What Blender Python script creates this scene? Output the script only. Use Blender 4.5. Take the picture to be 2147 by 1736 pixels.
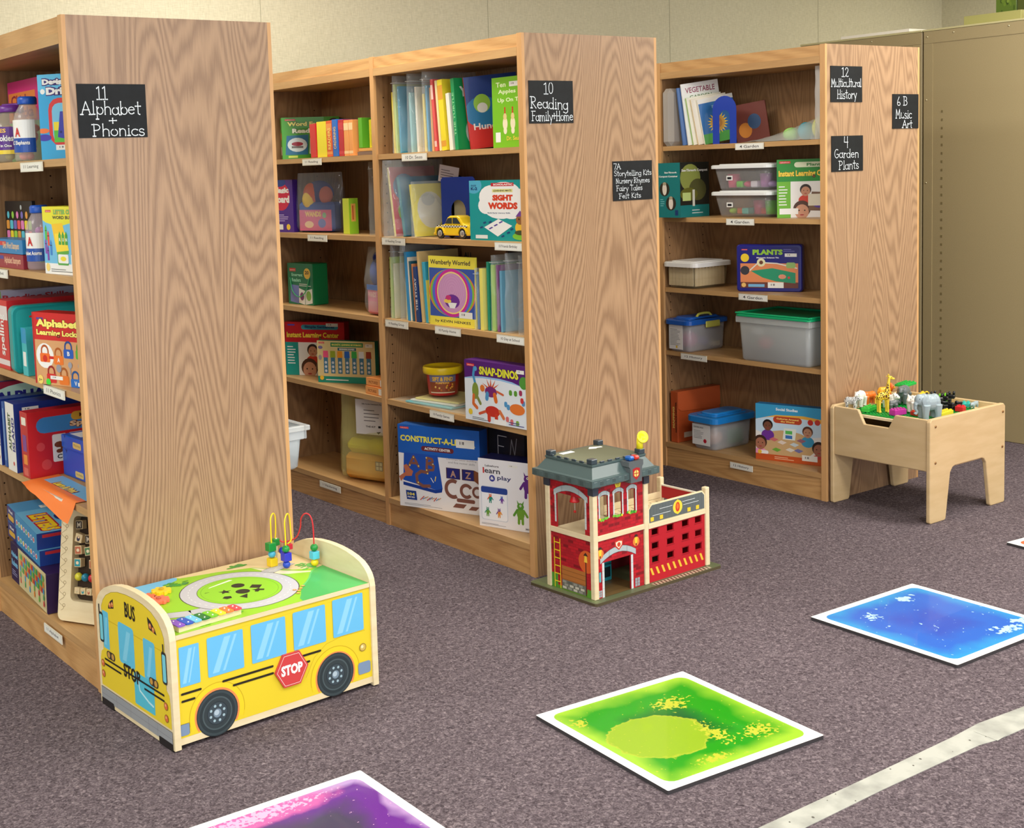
import bpy, math, random
from mathutils import Vector, Matrix, noise
R_ = math.radians
for o in list(bpy.data.objects): bpy.data.objects.remove(o)
SC = bpy.context.scene
COL = SC.collection

# ------------------------------------------------------------------ camera
cam = bpy.data.cameras.new('camera'); camo = bpy.data.objects.new('camera', cam); COL.objects.link(camo)
cam.sensor_fit = 'HORIZONTAL'; cam.sensor_width = 36.0
cam.lens = 2737.14 * 36 / 2147
cam.shift_x = (1073.5 - 868.89) / 2147; cam.shift_y = (628.43 - 868.0) / 2147
_cp, _sp = math.cos(-0.0997), math.sin(-0.0997); _cy, _sy = math.cos(0.6089), math.sin(0.6089)
_f = Vector((_sy*_cp, _cy*_cp, _sp)); _r = Vector((_cy, -_sy, 0)); _u = _r.cross(_f)
_c, _s = math.cos(-0.0352), math.sin(-0.0352)
_r2 = _c*_r + _s*_u; _u2 = -_s*_r + _c*_u
camo.matrix_world = Matrix(((_r2.x, _u2.x, -_f.x, -2.1157), (_r2.y, _u2.y, -_f.y, -2.6720), (_r2.z, _u2.z, -_f.z, 1.4417), (0, 0, 0, 1)))
cam.clip_start = 0.05
SC.camera = camo

# ------------------------------------------------------------------ exposure, world, lights
vs = SC.view_settings
vs.view_transform = 'Standard'; vs.look = 'None'; vs.gamma = 1.0; vs.use_curve_mapping = False; vs.exposure = 0.14
w = bpy.data.worlds.new('world'); SC.world = w; w.use_nodes = True
w.node_tree.nodes['Background'].inputs[0].default_value = (0.80, 0.88, 1.0, 1)
w.node_tree.nodes['Background'].inputs[1].default_value = 1.0

def area(name, loc, rot, sx, sy, power, col):
    l = bpy.data.lights.new(name, 'AREA'); l.shape = 'RECTANGLE'; l.size = sx; l.size_y = sy; l.energy = power; l.color = col
    o = bpy.data.objects.new(name, l); COL.objects.link(o); o.location = loc; o.rotation_euler = rot
    return o
CEIL = 2.80
TROFFERS = [(-3.6, -4.2), (-1.2, -4.2), (1.2, -4.2), (3.6, -4.2), (-3.6, -1.6), (-1.2, -1.6), (1.2, -1.6), (3.6, -1.6), (-2.9, 1.5), (0.45, 1.5), (5.6, 0.9), (5.5, -2.8), (2.9, -0.2)]  # last entry is an unseen extra lamp, added to brighten the beige cabinet
for i, (tx, ty) in enumerate(TROFFERS):
    area('ceiling_lamp', (tx, ty, CEIL-.03), (0, 0, 0), .6, 1.2, 44, (1.0, .965, .89))
# daylight through the big windows in the wall behind and to the left of the camera
area('window_daylight', (-5.05, -2.2, 1.5), (0, R_(-90), 0), 1.5, 4.6, 55, (.82, .90, 1.0))
area('window_daylight', (0.0, -6.05, 1.2), (R_(90), 0, 0), 4.5, 2.2, 95, (.86, .88, 1.0))

# ------------------------------------------------------------------ materials
def lin(c):
    r = []
    for v in c[:3]:
        v = v/255.0
        r.append(v/12.92 if v <= .04045 else ((v+.055)/1.055)**2.4)
    return tuple(r)
def L4(c): return (*lin(c), 1)
MATS = {}
def newmat(key):
    m = bpy.data.materials.new(key); m.use_nodes = True; nt = m.node_tree
    b = nt.nodes['Principled BSDF']; MATS[key] = m
    return m, nt, b
def N(nt, t, **kw):
    n = nt.nodes.new(t)
    for k, v in kw.items(): setattr(n, k, v)
    return n
def colmat(key, rough=.5, spec=.5, trans=None, coat=0, gain=1.0, sss=0, metal=0):
    m, nt, b = newmat(key)
    a = N(nt, 'ShaderNodeAttribute', attribute_name='Col')
    nt.links.new(a.outputs['Color'], b.inputs['Base Color'])
    b.inputs['Roughness'].default_value = rough; b.inputs['Specular IOR Level'].default_value = spec
    b.inputs['Coat Weight'].default_value = coat; b.inputs['Metallic'].default_value = metal
    if trans is not None:
        tr = N(nt, 'ShaderNodeBsdfTransparent'); mx = N(nt, 'ShaderNodeMixShader')
        mx.inputs[0].default_value = trans
        nt.links.new(tr.outputs[0], mx.inputs[1]); nt.links.new(b.outputs[0], mx.inputs[2])
        nt.links.new(mx.outputs[0], nt.nodes['Material Output'].inputs[0])
    return m
colmat('matte', .85, .2)
colmat('card', .42, .4, coat=.15)
colmat('plastic', .3, .5)
colmat('paint', .5, .4)
colmat('film', .06, 1.0, trans=.17)
colmat('frost', .18, .7, trans=.34)
colmat('frost2', .22, .6, trans=.42)
colmat('metal', .35, .5, metal=.8)

def noisy(key, c1, c2, scale, rough=.6, detail=3, bump=0, stretch=(1, 1, 1), spec=.3, lo=.35, hi=.65):
    m, nt, b = newmat(key)
    tc = N(nt, 'ShaderNodeTexCoord'); mp = N(nt, 'ShaderNodeMapping'); mp.inputs['Scale'].default_value = stretch
    nz = N(nt, 'ShaderNodeTexNoise'); nz.inputs['Scale'].default_value = scale; nz.inputs['Detail'].default_value = detail
    cr = N(nt, 'ShaderNodeValToRGB'); cr.color_ramp.elements[0].position = lo; cr.color_ramp.elements[1].position = hi
    cr.color_ramp.elements[0].color = L4(c1); cr.color_ramp.elements[1].color = L4(c2)
    l = nt.links.new
    l(tc.outputs['Object'], mp.inputs[0]); l(mp.outputs[0], nz.inputs['Vector']); l(nz.outputs[0], cr.inputs[0]); l(cr.outputs[0], b.inputs['Base Color'])
    if bump:
        bp = N(nt, 'ShaderNodeBump'); bp.inputs['Strength'].default_value = bump; bp.inputs['Distance'].default_value = .003
        l(nz.outputs[0], bp.inputs['Height']); l(bp.outputs[0], b.inputs['Normal'])
    b.inputs['Roughness'].default_value = rough; b.inputs['Specular IOR Level'].default_value = spec
    return m

def oak(key, axis, light, dark, cath=1.0, ringscale=9, rough=.42, coat=.12):
    """open-grained oak veneer: stretched rings that close into cathedrals, plus fine pores; axis = long grain axis"""
    m, nt, b = newmat(key); l = nt.links.new
    tc = N(nt, 'ShaderNodeTexCoord'); oi = N(nt, 'ShaderNodeObjectInfo')
    ad = N(nt, 'ShaderNodeVectorMath', operation='MULTIPLY_ADD')
    sc = {'x': (.2, 3.6, 3.6), 'y': (3.6, .2, 3.6), 'z': (3.6, 3.6, .26)}[axis]
    mp = N(nt, 'ShaderNodeMapping'); mp.inputs['Scale'].default_value = sc
    l(tc.outputs['Object'], mp.inputs[0])
    rn = N(nt, 'ShaderNodeMath', operation='MULTIPLY'); rn.inputs[1].default_value = 17.0
    l(oi.outputs['Random'], rn.inputs[0])
    av = N(nt, 'ShaderNodeVectorMath', operation='ADD'); l(mp.outputs[0], av.inputs[0])
    cb = N(nt, 'ShaderNodeCombineXYZ'); l(rn.outputs[0], cb.inputs[0]); l(rn.outputs[0], cb.inputs[1]); l(cb.outputs[0], av.inputs[1])
    n1 = N(nt, 'ShaderNodeTexNoise'); n1.inputs['Scale'].default_value = 1.35; n1.inputs['Detail'].default_value = 1.6; n1.inputs['Roughness'].default_value = .42
    l(av.outputs[0], n1.inputs['Vector'])
    # fine wobble of the ring edges
    sc2 = {'x': (7, 150, 150), 'y': (150, 7, 150), 'z': (150, 150, 7)}[axis]
    mp2 = N(nt, 'ShaderNodeMapping'); mp2.inputs['Scale'].default_value = sc2; l(tc.outputs['Object'], mp2.inputs[0])
    n2 = N(nt, 'ShaderNodeTexNoise'); n2.inputs['Scale'].default_value = 1.0; n2.inputs['Detail'].default_value = 3; l(mp2.outputs[0], n2.inputs['Vector'])
    sx = N(nt, 'ShaderNodeSeparateXYZ'); l(tc.outputs['Object'], sx.inputs[0])
    zt = N(nt, 'ShaderNodeMath', operation='MULTIPLY_ADD'); zt.inputs[1].default_value = ringscale*1.7; l(sx.outputs['xyz'.index(axis)], zt.inputs[0])
    m1 = N(nt, 'ShaderNodeMath', operation='MULTIPLY_ADD'); m1.inputs[1].default_value = ringscale*9; l(n1.outputs[0], m1.inputs[0])
    m2 = N(nt, 'ShaderNodeMath', operation='MULTIPLY'); m2.inputs[1].default_value = 3.6; l(n2.outputs[0], m2.inputs[0]); l(m2.outputs[0], zt.inputs[2]); l(zt.outputs[0], m1.inputs[2])
    sn = N(nt, 'ShaderNodeMath', operation='SINE'); l(m1.outputs[0], sn.inputs[0])
    mr = N(nt, 'ShaderNodeMapRange'); mr.inputs[1].default_value = -1; mr.inputs[2].default_value = 1; l(sn.outputs[0], mr.inputs[0])
    pw = N(nt, 'ShaderNodeMath', operation='POWER'); pw.inputs[1].default_value = .75; l(mr.outputs[0], pw.inputs[0])
    # pores
    sc3 = {'x': (14, 420, 420), 'y': (420, 14, 420), 'z': (420, 420, 14)}[axis]
    mp3 = N(nt, 'ShaderNodeMapping'); mp3.inputs['Scale'].default_value = sc3; l(tc.outputs['Object'], mp3.inputs[0])
    n3 = N(nt, 'ShaderNodeTexNoise'); n3.inputs['Scale'].default_value = 1.0; n3.inputs['Detail'].default_value = 2; l(mp3.outputs[0], n3.inputs['Vector'])
    mx = N(nt, 'ShaderNodeMix', data_type='RGBA'); mx.inputs['A'].default_value = L4(dark); mx.inputs['B'].default_value = L4(light)
    a1 = N(nt, 'ShaderNodeMath', operation='MULTIPLY'); a1.inputs[1].default_value = .62*cath; l(pw.outputs[0], a1.inputs[0])
    a2 = N(nt, 'ShaderNodeMath', operation='MULTIPLY_ADD'); a2.inputs[1].default_value = .75; l(n3.outputs[0], a2.inputs[0]); l(a1.outputs[0], a2.inputs[2])
    a3 = N(nt, 'ShaderNodeMath', operation='SUBTRACT', use_clamp=True); a3.inputs[1].default_value = .16*cath-.02; l(a2.outputs[0], a3.inputs[0])
    l(a3.outputs[0], mx.inputs['Factor']); l(mx.outputs['Result'], b.inputs['Base Color'])
    bp = N(nt, 'ShaderNodeBump'); bp.inputs['Strength'].default_value = .15; bp.inputs['Distance'].default_value = .001
    l(a3.outputs[0], bp.inputs['Height']); l(bp.outputs[0], b.inputs['Normal'])
    b.inputs['Roughness'].default_value = rough; b.inputs['Coat Weight'].default_value = coat; b.inputs['Coat Roughness'].default_value = .3
    return m
oak('oak_panel', 'z', (178, 143, 109), (132, 100, 73), 1.0, 30, .36, .3)
oak('oak_inner_shaded', 'z', (168, 130, 90), (126, 92, 60), .8, 24)  # same oak, darkened so the shade inside the shelves is in its colour
oak('oak_rail', 'y', (216, 170, 112), (182, 134, 80), .8, 16)
oak('oak_edge', 'z', (220, 172, 116), (196, 146, 92), .4, 5)
oak('oak_shelf', 'y', (206, 166, 112), (178, 134, 84), .6, 6)
noisy('birch', (198, 170, 126), (206, 179, 136), 7, .45, 4, 0, (1, 1, 5))
noisy('pale_wood', (224, 206, 166), (232, 216, 178), 9, .5, 4, 0, (1, 1, 5))
noisy('steel_beige', (158, 142, 104), (164, 148, 110), 300, .38, 2, .02, spec=.5)
noisy('tape', (142, 143, 136), (176, 177, 168), 14, .5, 6, .25, lo=.3, hi=.6)
noisy('chalkboard', (15, 18, 21), (20, 24, 27), 40, .6)

def carpet():
    m, nt, b = newmat('carpet'); l = nt.links.new
    tc = N(nt, 'ShaderNodeTexCoord')
    n1 = N(nt, 'ShaderNodeTexNoise'); n1.inputs['Scale'].default_value = 95; n1.inputs['Detail'].default_value = 3; n1.inputs['Roughness'].default_value = .65; n1.inputs['Distortion'].default_value = 1.2
    n2 = N(nt, 'ShaderNodeTexNoise'); n2.inputs['Scale'].default_value = 1.6; n2.inputs['Detail'].default_value = 2
    vo = N(nt, 'ShaderNodeTexVoronoi'); vo.inputs['Scale'].default_value = 210
    for n in (n1, n2, vo): l(tc.outputs['Object'], n.inputs['Vector'])
    cr = N(nt, 'ShaderNodeValToRGB'); e = cr.color_ramp.elements
    e[0].position = .30; e[0].color = L4((74, 64, 69)); e[1].position = .72; e[1].color = L4((162, 148, 152))
    k = e.new(.5); k.color = L4((112, 100, 106))
    l(n1.outputs[0], cr.inputs[0])
    mx = N(nt, 'ShaderNodeMix', data_type='RGBA', blend_type='MULTIPLY'); mx.inputs['Factor'].default_value = .45
    l(cr.outputs[0], mx.inputs['A']); l(vo.outputs['Color'], mx.inputs['B'])
    bw = N(nt, 'ShaderNodeRGBToBW'); l(vo.outputs['Color'], bw.inputs[0]); l(bw.outputs[0], mx.inputs['B'])
    m2 = N(nt, 'ShaderNodeMix', data_type='RGBA', blend_type='MULTIPLY'); m2.inputs['Factor'].default_value = .25
    l(mx.outputs['Result'], m2.inputs['A']); l(n2.outputs[0], m2.inputs['B']); l(m2.outputs['Result'], b.inputs['Base Color'])
    bp = N(nt, 'ShaderNodeBump'); bp.inputs['Strength'].default_value = .5; bp.inputs['Distance'].default_value = .004
    l(n1.outputs[0], bp.inputs['Height']); l(bp.outputs[0], b.inputs['Normal'])
    b.inputs['Roughness'].default_value = .95; b.inputs['Specular IOR Level'].default_value = .1
carpet()
def wallmat():
    m, nt, b = newmat('wall_vinyl'); l = nt.links.new
    tc = N(nt, 'ShaderNodeTexCoord')
    def st(s):
        mp = N(nt, 'ShaderNodeMapping'); mp.inputs['Scale'].default_value = s; l(tc.outputs['Object'], mp.inputs[0])
        n = N(nt, 'ShaderNodeTexNoise'); n.inputs['Scale'].default_value = 1; n.inputs['Detail'].default_value = 2; l(mp.outputs[0], n.inputs['Vector']); return n
    a = st((260, 260, 30)); c = st((30, 30, 260))
    ad = N(nt, 'ShaderNodeMath', operation='ADD'); l(a.outputs[0], ad.inputs[0]); l(c.outputs[0], ad.inputs[1])
    cr = N(nt, 'ShaderNodeValToRGB'); e = cr.color_ramp.elements
    e[0].position = .35; e[0].color = L4((192, 186, 158)); e[1].position = .68; e[1].color = L4((214, 208, 181))
    hf = N(nt, 'ShaderNodeMath', operation='MULTIPLY'); hf.inputs[1].default_value = .5; l(ad.outputs[0], hf.inputs[0])
    l(hf.outputs[0], cr.inputs[0]); l(cr.outputs[0], b.inputs['Base Color'])
    bp = N(nt, 'ShaderNodeBump'); bp.inputs['Strength'].default_value = .2; bp.inputs['Distance'].default_value = .001
    l(hf.outputs[0], bp.inputs['Height']); l(bp.outputs[0], b.inputs['Normal'])
    b.inputs['Roughness'].default_value = .7
wallmat()

# ------------------------------------------------------------------ mesh builder
class MB:
    def __init__(s): s.v = []; s.f = []; s.X = Matrix.Identity(4)
    def pt(s, p):
        s.v.append(tuple(s.X @ Vector(p))); return len(s.v)-1
    def face(s, ids, col, mat, sm=False): s.f.append((tuple(ids), col, mat, sm))
    def poly(s, pts, col, mat='card', sm=False): s.face([s.pt(p) for p in pts], col, mat, sm)
    def box(s, a, b_, col, mat='card', bev=0.0):
        x0, y0, z0 = a; x1, y1, z1 = b_
        if bev <= 0:
            i = [s.pt(p) for p in ((x0,y0,z0),(x1,y0,z0),(x1,y1,z0),(x0,y1,z0),(x0,y0,z1),(x1,y0,z1),(x1,y1,z1),(x0,y1,z1))]
            for q in ((0,3,2,1),(4,5,6,7),(0,1,5,4),(1,2,6,5),(2,3,7,6),(3,0,4,7)): s.face([i[k] for k in q], col, mat)
            return
        B = min(bev, (x1-x0)*.45, (y1-y0)*.45, (z1-z0)*.45); P = {}
        for ix in (0,1):
            for iy in (0,1):
                for iz in (0,1):
                    X = (x0, x1)[ix]; Y = (y0, y1)[iy]; Z = (z0, z1)[iz]
                    dx, dy, dz = (B if ix == 0 else -B), (B if iy == 0 else -B), (B if iz == 0 else -B)
                    P[ix,iy,iz,0] = s.pt((X, Y+dy, Z+dz)); P[ix,iy,iz,1] = s.pt((X+dx, Y, Z+dz)); P[ix,iy,iz,2] = s.pt((X+dx, Y+dy, Z))
        F = s.face
        for k in (0,1):
            q = [P[k,0,0,0],P[k,1,0,0],P[k,1,1,0],P[k,0,1,0]]; F(q if k else q[::-1], col, mat)
            q = [P[0,k,0,1],P[1,k,0,1],P[1,k,1,1],P[0,k,1,1]]; F(q[::-1] if k else q, col, mat)
            q = [P[0,0,k,2],P[1,0,k,2],P[1,1,k,2],P[0,1,k,2]]; F(q if k else q[::-1], col, mat)
        for i_ in (0,1):
            for j in (0,1):
                fl = (i_ == j)
                q = [P[i_,j,0,0],P[i_,j,0,1],P[i_,j,1,1],P[i_,j,1,0]]; F(q if fl else q[::-1], col, mat)
                q = [P[i_,0,j,0],P[i_,0,j,2],P[i_,1,j,2],P[i_,1,j,0]]; F(q[::-1] if fl else q, col, mat)
                q = [P[0,i_,j,1],P[0,i_,j,2],P[1,i_,j,2],P[1,i_,j,1]]; F(q if fl else q[::-1], col, mat)
        for i_ in (0,1):
            for j in (0,1):
                for k in (0,1):
                    q = [P[i_,j,k,0],P[i_,j,k,1],P[i_,j,k,2]]; F(q[::-1] if (i_+j+k) % 2 == 0 else q, col, mat)
    def prism(s, pts, o, U, V, W, col, mat='card', cap=True, side=None):
        """outline pts (u,v) in frame o,U,V, extruded by vector W"""
        o, U, V, W = Vector(o), Vector(U), Vector(V), Vector(W)
        a = [s.pt(o+U*p[0]+V*p[1]) for p in pts]; b_ = [s.pt(o+U*p[0]+V*p[1]+W) for p in pts]
        n = len(pts)
        if cap: s.face(a[::-1], col, mat); s.face(b_, col, mat)
        for i in range(n): s.face((a[i], a[(i+1) % n], b_[(i+1) % n], b_[i]), side or col, mat)
    def lathe(s, prof, col, mat='plastic', c=(0,0,0), n=24, ax='z', sm=True, cols=None, sq=None):
        rings = []
        for (r, h) in prof:
            ring = []
            for k in range(n):
                a = 2*math.pi*k/n; x, y = r*math.cos(a), r*math.sin(a)
                if ax == 'z': p = (c[0]+x, c[1]+y, c[2]+h)
                elif ax == 'x': p = (c[0]+h, c[1]+x, c[2]+y)
                else: p = (c[0]+x, c[1]+h, c[2]+y)
                ring.append(s.pt(p))
            rings.append(ring)
        for i in range(len(rings)-1):
            cc = cols[i] if cols else col
            for k in range(n): s.face((rings[i][k], rings[i][(k+1) % n], rings[i+1][(k+1) % n], rings[i+1][k]), cc, mat, sm)
        if prof[0][0] > 1e-5: s.face(rings[0][::-1], cols[0] if cols else col, mat)
        if prof[-1][0] > 1e-5: s.face(rings[-1], cols[-1] if cols else col, mat)
    def ell(s, c, r, col, mat='plastic', n=14, m=9):
        rings = []
        for i in range(m+1):
            t = math.pi*i/m
            rings.append([s.pt((c[0]+r[0]*math.sin(t)*math.cos(2*math.pi*k/n), c[1]+r[1]*math.sin(t)*math.sin(2*math.pi*k/n), c[2]-r[2]*math.cos(t))) for k in range(n)])
        for i in range(m):
            for k in range(n): s.face((rings[i][k], rings[i][(k+1) % n], rings[i+1][(k+1) % n], rings[i+1][k]), col, mat, True)
    def tube(s, path, r, col, mat='plastic', n=8, cap=True):
        P = [Vector(p) for p in path]; rr = r if isinstance(r, (list, tuple)) else [r]*len(P)
        rings = []; ref = None
        for i, p in enumerate(P):
            t = (P[min(i+1, len(P)-1)]-P[max(i-1, 0)])
            t = t.normalized() if t.length > 1e-9 else Vector((0,0,1))
            if ref is None: ref = Vector((0,0,1)) if abs(t.z) < .9 else Vector((1,0,0))
            a = (ref - t*ref.dot(t)).normalized(); ref = a; b_ = t.cross(a)
            rings.append([s.pt(p+(a*math.cos(2*math.pi*k/n)+b_*math.sin(2*math.pi*k/n))*rr[i]) for k in range(n)])
        for i in range(len(rings)-1):
            for k in range(n): s.face((rings[i][k], rings[i][(k+1) % n], rings[i+1][(k+1) % n], rings[i+1][k]), col, mat, True)
        if cap: s.face(rings[0][::-1], col, mat); s.face(rings[-1], col, mat)
    def rtub(s, w, d, h, r, taper, col, mat, z0=0, bottom=True, n=5, wall=0, c=(0,0)):
        """open rounded rectangular tub, taper = inset of the bottom; centred at c"""
        def ring(W, D, rad, z):
            o = []
            for (sx, sy, a0) in ((1,1,0),(-1,1,90),(-1,-1,180),(1,-1,270)):
                for k in range(n):
                    a = R_(a0+90*k/(n-1)); o.append(s.pt((c[0]+sx*(W/2-rad)+rad*math.cos(a), c[1]+sy*(D/2-rad)+rad*math.sin(a), z)))
            return o
        rb = max(r-taper*.3, .003)
        R = [ring(w-2*taper-.012, d-2*taper-.012, rb, z0), ring(w-2*taper, d-2*taper, rb, z0+.008), ring(w, d, r, z0+h)]
        if wall:
            R += [ring(w-2*wall, d-2*wall, r*.8, z0+h), ring(w-2*taper-2*wall, d-2*taper-2*wall, rb*.8, z0+.008+wall)]
        for i in range(len(R)-1):
            m_ = len(R[i])
            for k in range(m_): s.face((R[i][k], R[i][(k+1) % m_], R[i+1][(k+1) % m_], R[i+1][k]), col, mat, True)
        if bottom: s.face(R[0][::-1], col, mat)
        if wall: s.face(R[-1], col, mat)
    def rslab(s, w, d, z0, z1, r, col, mat, c=(0,0), n=5, lip=.0):
        def ring(W, D, rad, z):
            o = []
            for (sx, sy, a0) in ((1,1,0),(-1,1,90),(-1,-1,180),(1,-1,270)):
                for k in range(n):
                    a = R_(a0+90*k/(n-1)); o.append(s.pt((c[0]+sx*(W/2-rad)+rad*math.cos(a), c[1]+sy*(D/2-rad)+rad*math.sin(a), z)))
            return o
        b_ = min(.004, (z1-z0)*.4)
        R = [ring(w-2*lip, d-2*lip, r, z0), ring(w, d, r, z0+b_), ring(w, d, r, z1-b_), ring(w-2*b_, d-2*b_, r, z1)]
        for i in range(3):
            m_ = len(R[i])
            for k in range(m_): s.face((R[i][k], R[i][(k+1) % m_], R[i+1][(k+1) % m_], R[i+1][k]), col, mat)
        s.face(R[0][::-1], col, mat); s.face(R[3], col, mat)
    def build(s, name, parent=None, loc=None, rot=None):
        me = bpy.data.meshes.new(name)
        me.from_pydata(s.v, [], [f[0] for f in s.f])
        keys = []
        for f in s.f:
            if f[2] not in keys: keys.append(f[2])
        for k in keys: me.materials.append(MATS[k])
        me.polygons.foreach_set('material_index', [keys.index(f[2]) for f in s.f])
        me.polygons.foreach_set('use_smooth', [f[3] for f in s.f])
        ca = me.color_attributes.new('Col', 'FLOAT_COLOR', 'CORNER')
        buf = []; cache = {}
        for f in s.f:
            c = f[1]
            if c not in cache: cache[c] = [*lin(c), 1.0]
            buf += cache[c]*len(f[0])
        ca.data.foreach_set('color', buf)
        me.update()
        o = bpy.data.objects.new(name, me); COL.objects.link(o)
        if parent: o.parent = parent
        if loc is not None: o.location = loc
        if rot is not None: o.rotation_euler = rot
        return o

# ------------------------------------------------------------------ lettering
_TC = {}
def text_geo(st, bold):
    k = (st, bold)
    if k in _TC: return _TC[k]
    cu = bpy.data.curves.new('t', 'FONT'); cu.body = st; cu.size = 1; cu.resolution_u = 2; cu.offset = bold
    to = bpy.data.objects.new('t', cu); COL.objects.link(to)
    dg = bpy.context.evaluated_depsgraph_get(); dg.update()
    me = bpy.data.meshes.new_from_object(to.evaluated_get(dg))
    vs_ = [(v.co.x, v.co.y) for v in me.vertices]; fs = [tuple(p.vertices) for p in me.polygons]
    bpy.data.objects.remove(to); bpy.data.curves.remove(cu); bpy.data.meshes.remove(me)
    if vs_:
        x0 = min(v[0] for v in vs_); x1 = max(v[0] for v in vs_); y0 = min(v[1] for v in vs_); y1 = max(v[1] for v in vs_)
        vs_ = [((v[0]-x0)/max(x1-x0, 1e-6), (v[1]-y0)/max(y1-y0, 1e-6)) for v in vs_]
    _TC[k] = (vs_, fs); return _TC[k]

def arc(cx, cy, rx, ry, a0, a1, n=9):
    return [(cx+rx*math.cos(R_(a0+(a1-a0)*i/(n-1))), cy+ry*math.sin(R_(a0+(a1-a0)*i/(n-1)))) for i in range(n)]
# chalk-marker letters: strokes in a box 1 high (capitals); value = (advance width, strokes)
O_ = lambda cx=.3, r=.26: arc(cx, .29, r, .28, 90, 450, 13)
GL = {
 '1': (.55, [[(.12,.86),(.3,1),(.3,0)],[(.1,0),(.5,0)]]),
 '2': (.6, [arc(.28,.74,.2,.25,170,-30)+[(.3,.35),(.08,.04),(.2,.1),(.35,0),(.52,.06)]]),
 '0': (.6, [arc(.28,.5,.22,.5,90,450,15)]), '4': (.6, [[(.15,1),(.12,.5),(.5,.5)],[(.45,1),(.45,0)]]),
 '6': (.5, [[(.3,1),(.12,.55),(.08,.25)]+arc(.27,.22,.18,.2,180,500)]), '7': (.55, [[(.05,.98),(.5,.98),(.22,0)]]),
 'A': (.7, [[(.02,0),(.32,1),(.62,0)],[(.12,.36),(.52,.36)],[(-.06,0),(.1,0)],[(.54,0),(.7,0)]]),
 'B': (.6, [[(.1,1),(.1,0)],[(.02,1)]+arc(.25,.76,.2,.24,90,-90)+arc(.27,.27,.24,.27,90,-90)+[(.02,0)]]),
 'F': (.55, [[(.12,1),(.12,0)],[(.0,1),(.5,1)],[(.12,.55),(.4,.55)],[(.04,0),(.2,0)]]),
 'G': (.65, [arc(.34,.5,.28,.5,60,330,12)+[(.58,.42),(.36,.42)]]),
 'H': (.62, [[(.1,1),(.1,0)],[(.5,1),(.5,0)],[(.1,.5),(.5,.5)],[(.02,0),(.18,0)],[(.42,0),(.58,0)]]),
 'K': (.55, [[(.1,1),(.1,0)],[(.46,1),(.1,.42),(.5,0)]]),
 'M': (.8, [[(.08,0),(.1,1),(.36,.3),(.62,1),(.66,0)],[(.0,0),(.16,0)],[(.58,0),(.74,0)]]),
 'N': (.65, [[(.1,0),(.1,1),(.5,0),(.5,1)]]),
 'P': (.6, [[(.12,1),(.12,0)],[(.0,.98)]+arc(.26,.74,.24,.25,90,-90)+[(.12,.48)],[(.04,0),(.2,0)]]),
 'R': (.62, [[(.1,1),(.1,0)],[(.0,1)]+arc(.26,.77,.22,.23,90,-90)+[(.12,.54),(.52,0)],[(.02,0),(.18,0)]]),
 'S': (.55, [arc(.27,.76,.2,.23,30,240)+arc(.27,.25,.22,.25,70,-150)]),
 'T': (.6, [[(.0,1),(.58,1)],[(.3,1),(.3,0)]]),
 'a': (.58, [O_(.26,.22),[(.48,.58),(.48,.1),(.56,0)]]), 'b': (.56, [[(.08,1),(.08,0)],O_(.3,.22)]),
 'c': (.5, [arc(.28,.29,.24,.28,50,310)]), 'd': (.58, [O_(.26,.22),[(.48,1),(.48,0)]]),
 'e': (.54, [[(.06,.32),(.48,.34)]+arc(.27,.29,.22,.28,15,315)]), 'f': (.4, [[(.4,.95),(.26,1),(.18,.85),(.18,0)],[(.02,.58),(.36,.58)]]),
 'g': (.58, [O_(.26,.22),[(.48,.58),(.48,-.2),(.3,-.34),(.08,-.24)]]), 'h': (.56, [[(.1,1),(.1,0)],[(.1,.35)]+arc(.29,.36,.19,.22,150,0)+[(.48,0)]]),
 'i': (.28, [[(.14,.58),(.14,0)],[(.13,.82),(.15,.82)],[(.06,0),(.22,0)]]), 'k': (.5, [[(.1,1),(.1,0)],[(.42,.58),(.1,.26),(.46,0)]]),
 'l': (.28, [[(.14,1),(.14,0)],[(.06,0),(.22,0)]]), 'm': (.8, [[(.08,.58),(.08,0)],[(.08,.35)]+arc(.23,.38,.14,.2,150,0)+[(.37,0)],[(.37,.35)]+arc(.52,.38,.15,.2,150,0)+[(.67,0)]]),
 'n': (.56, [[(.1,.58),(.1,0)],[(.1,.35)]+arc(.29,.36,.18,.22,150,0)+[(.47,0)]]), 'o': (.54, [O_(.27,.22)]),
 'p': (.56, [[(.1,.58),(.1,-.36)],O_(.31,.21),[(.03,-.36),(.18,-.36)]]), 'r': (.42, [[(.1,.58),(.1,0)],[(.1,.36),(.24,.56),(.38,.5)]]),
 's': (.44, [arc(.22,.43,.15,.15,30,240)+arc(.22,.14,.17,.15,70,-150)]), 't': (.42, [[(.2,.95),(.2,.05),(.3,0)],[(.02,.64),(.38,.64)]]),
 'u': (.56, [[(.08,.58),(.08,.18)]+arc(.26,.18,.18,.18,180,360)+[(.44,.58),(.44,0)]]), 'w': (.7, [[(.04,.58),(.18,0),(.33,.5),(.48,0),(.62,.58)]]),
 'x': (.5, [[(.05,.58),(.45,0)],[(.45,.58),(.05,0)]]), 'y': (.52, [[(.06,.58),(.26,.08)],[(.48,.58),(.2,-.36)]]),
 '+': (.5, [[(.22,.75),(.22,.2)],[(.02,.48),(.44,.5)]]), ' ': (.35, []),
}

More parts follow.
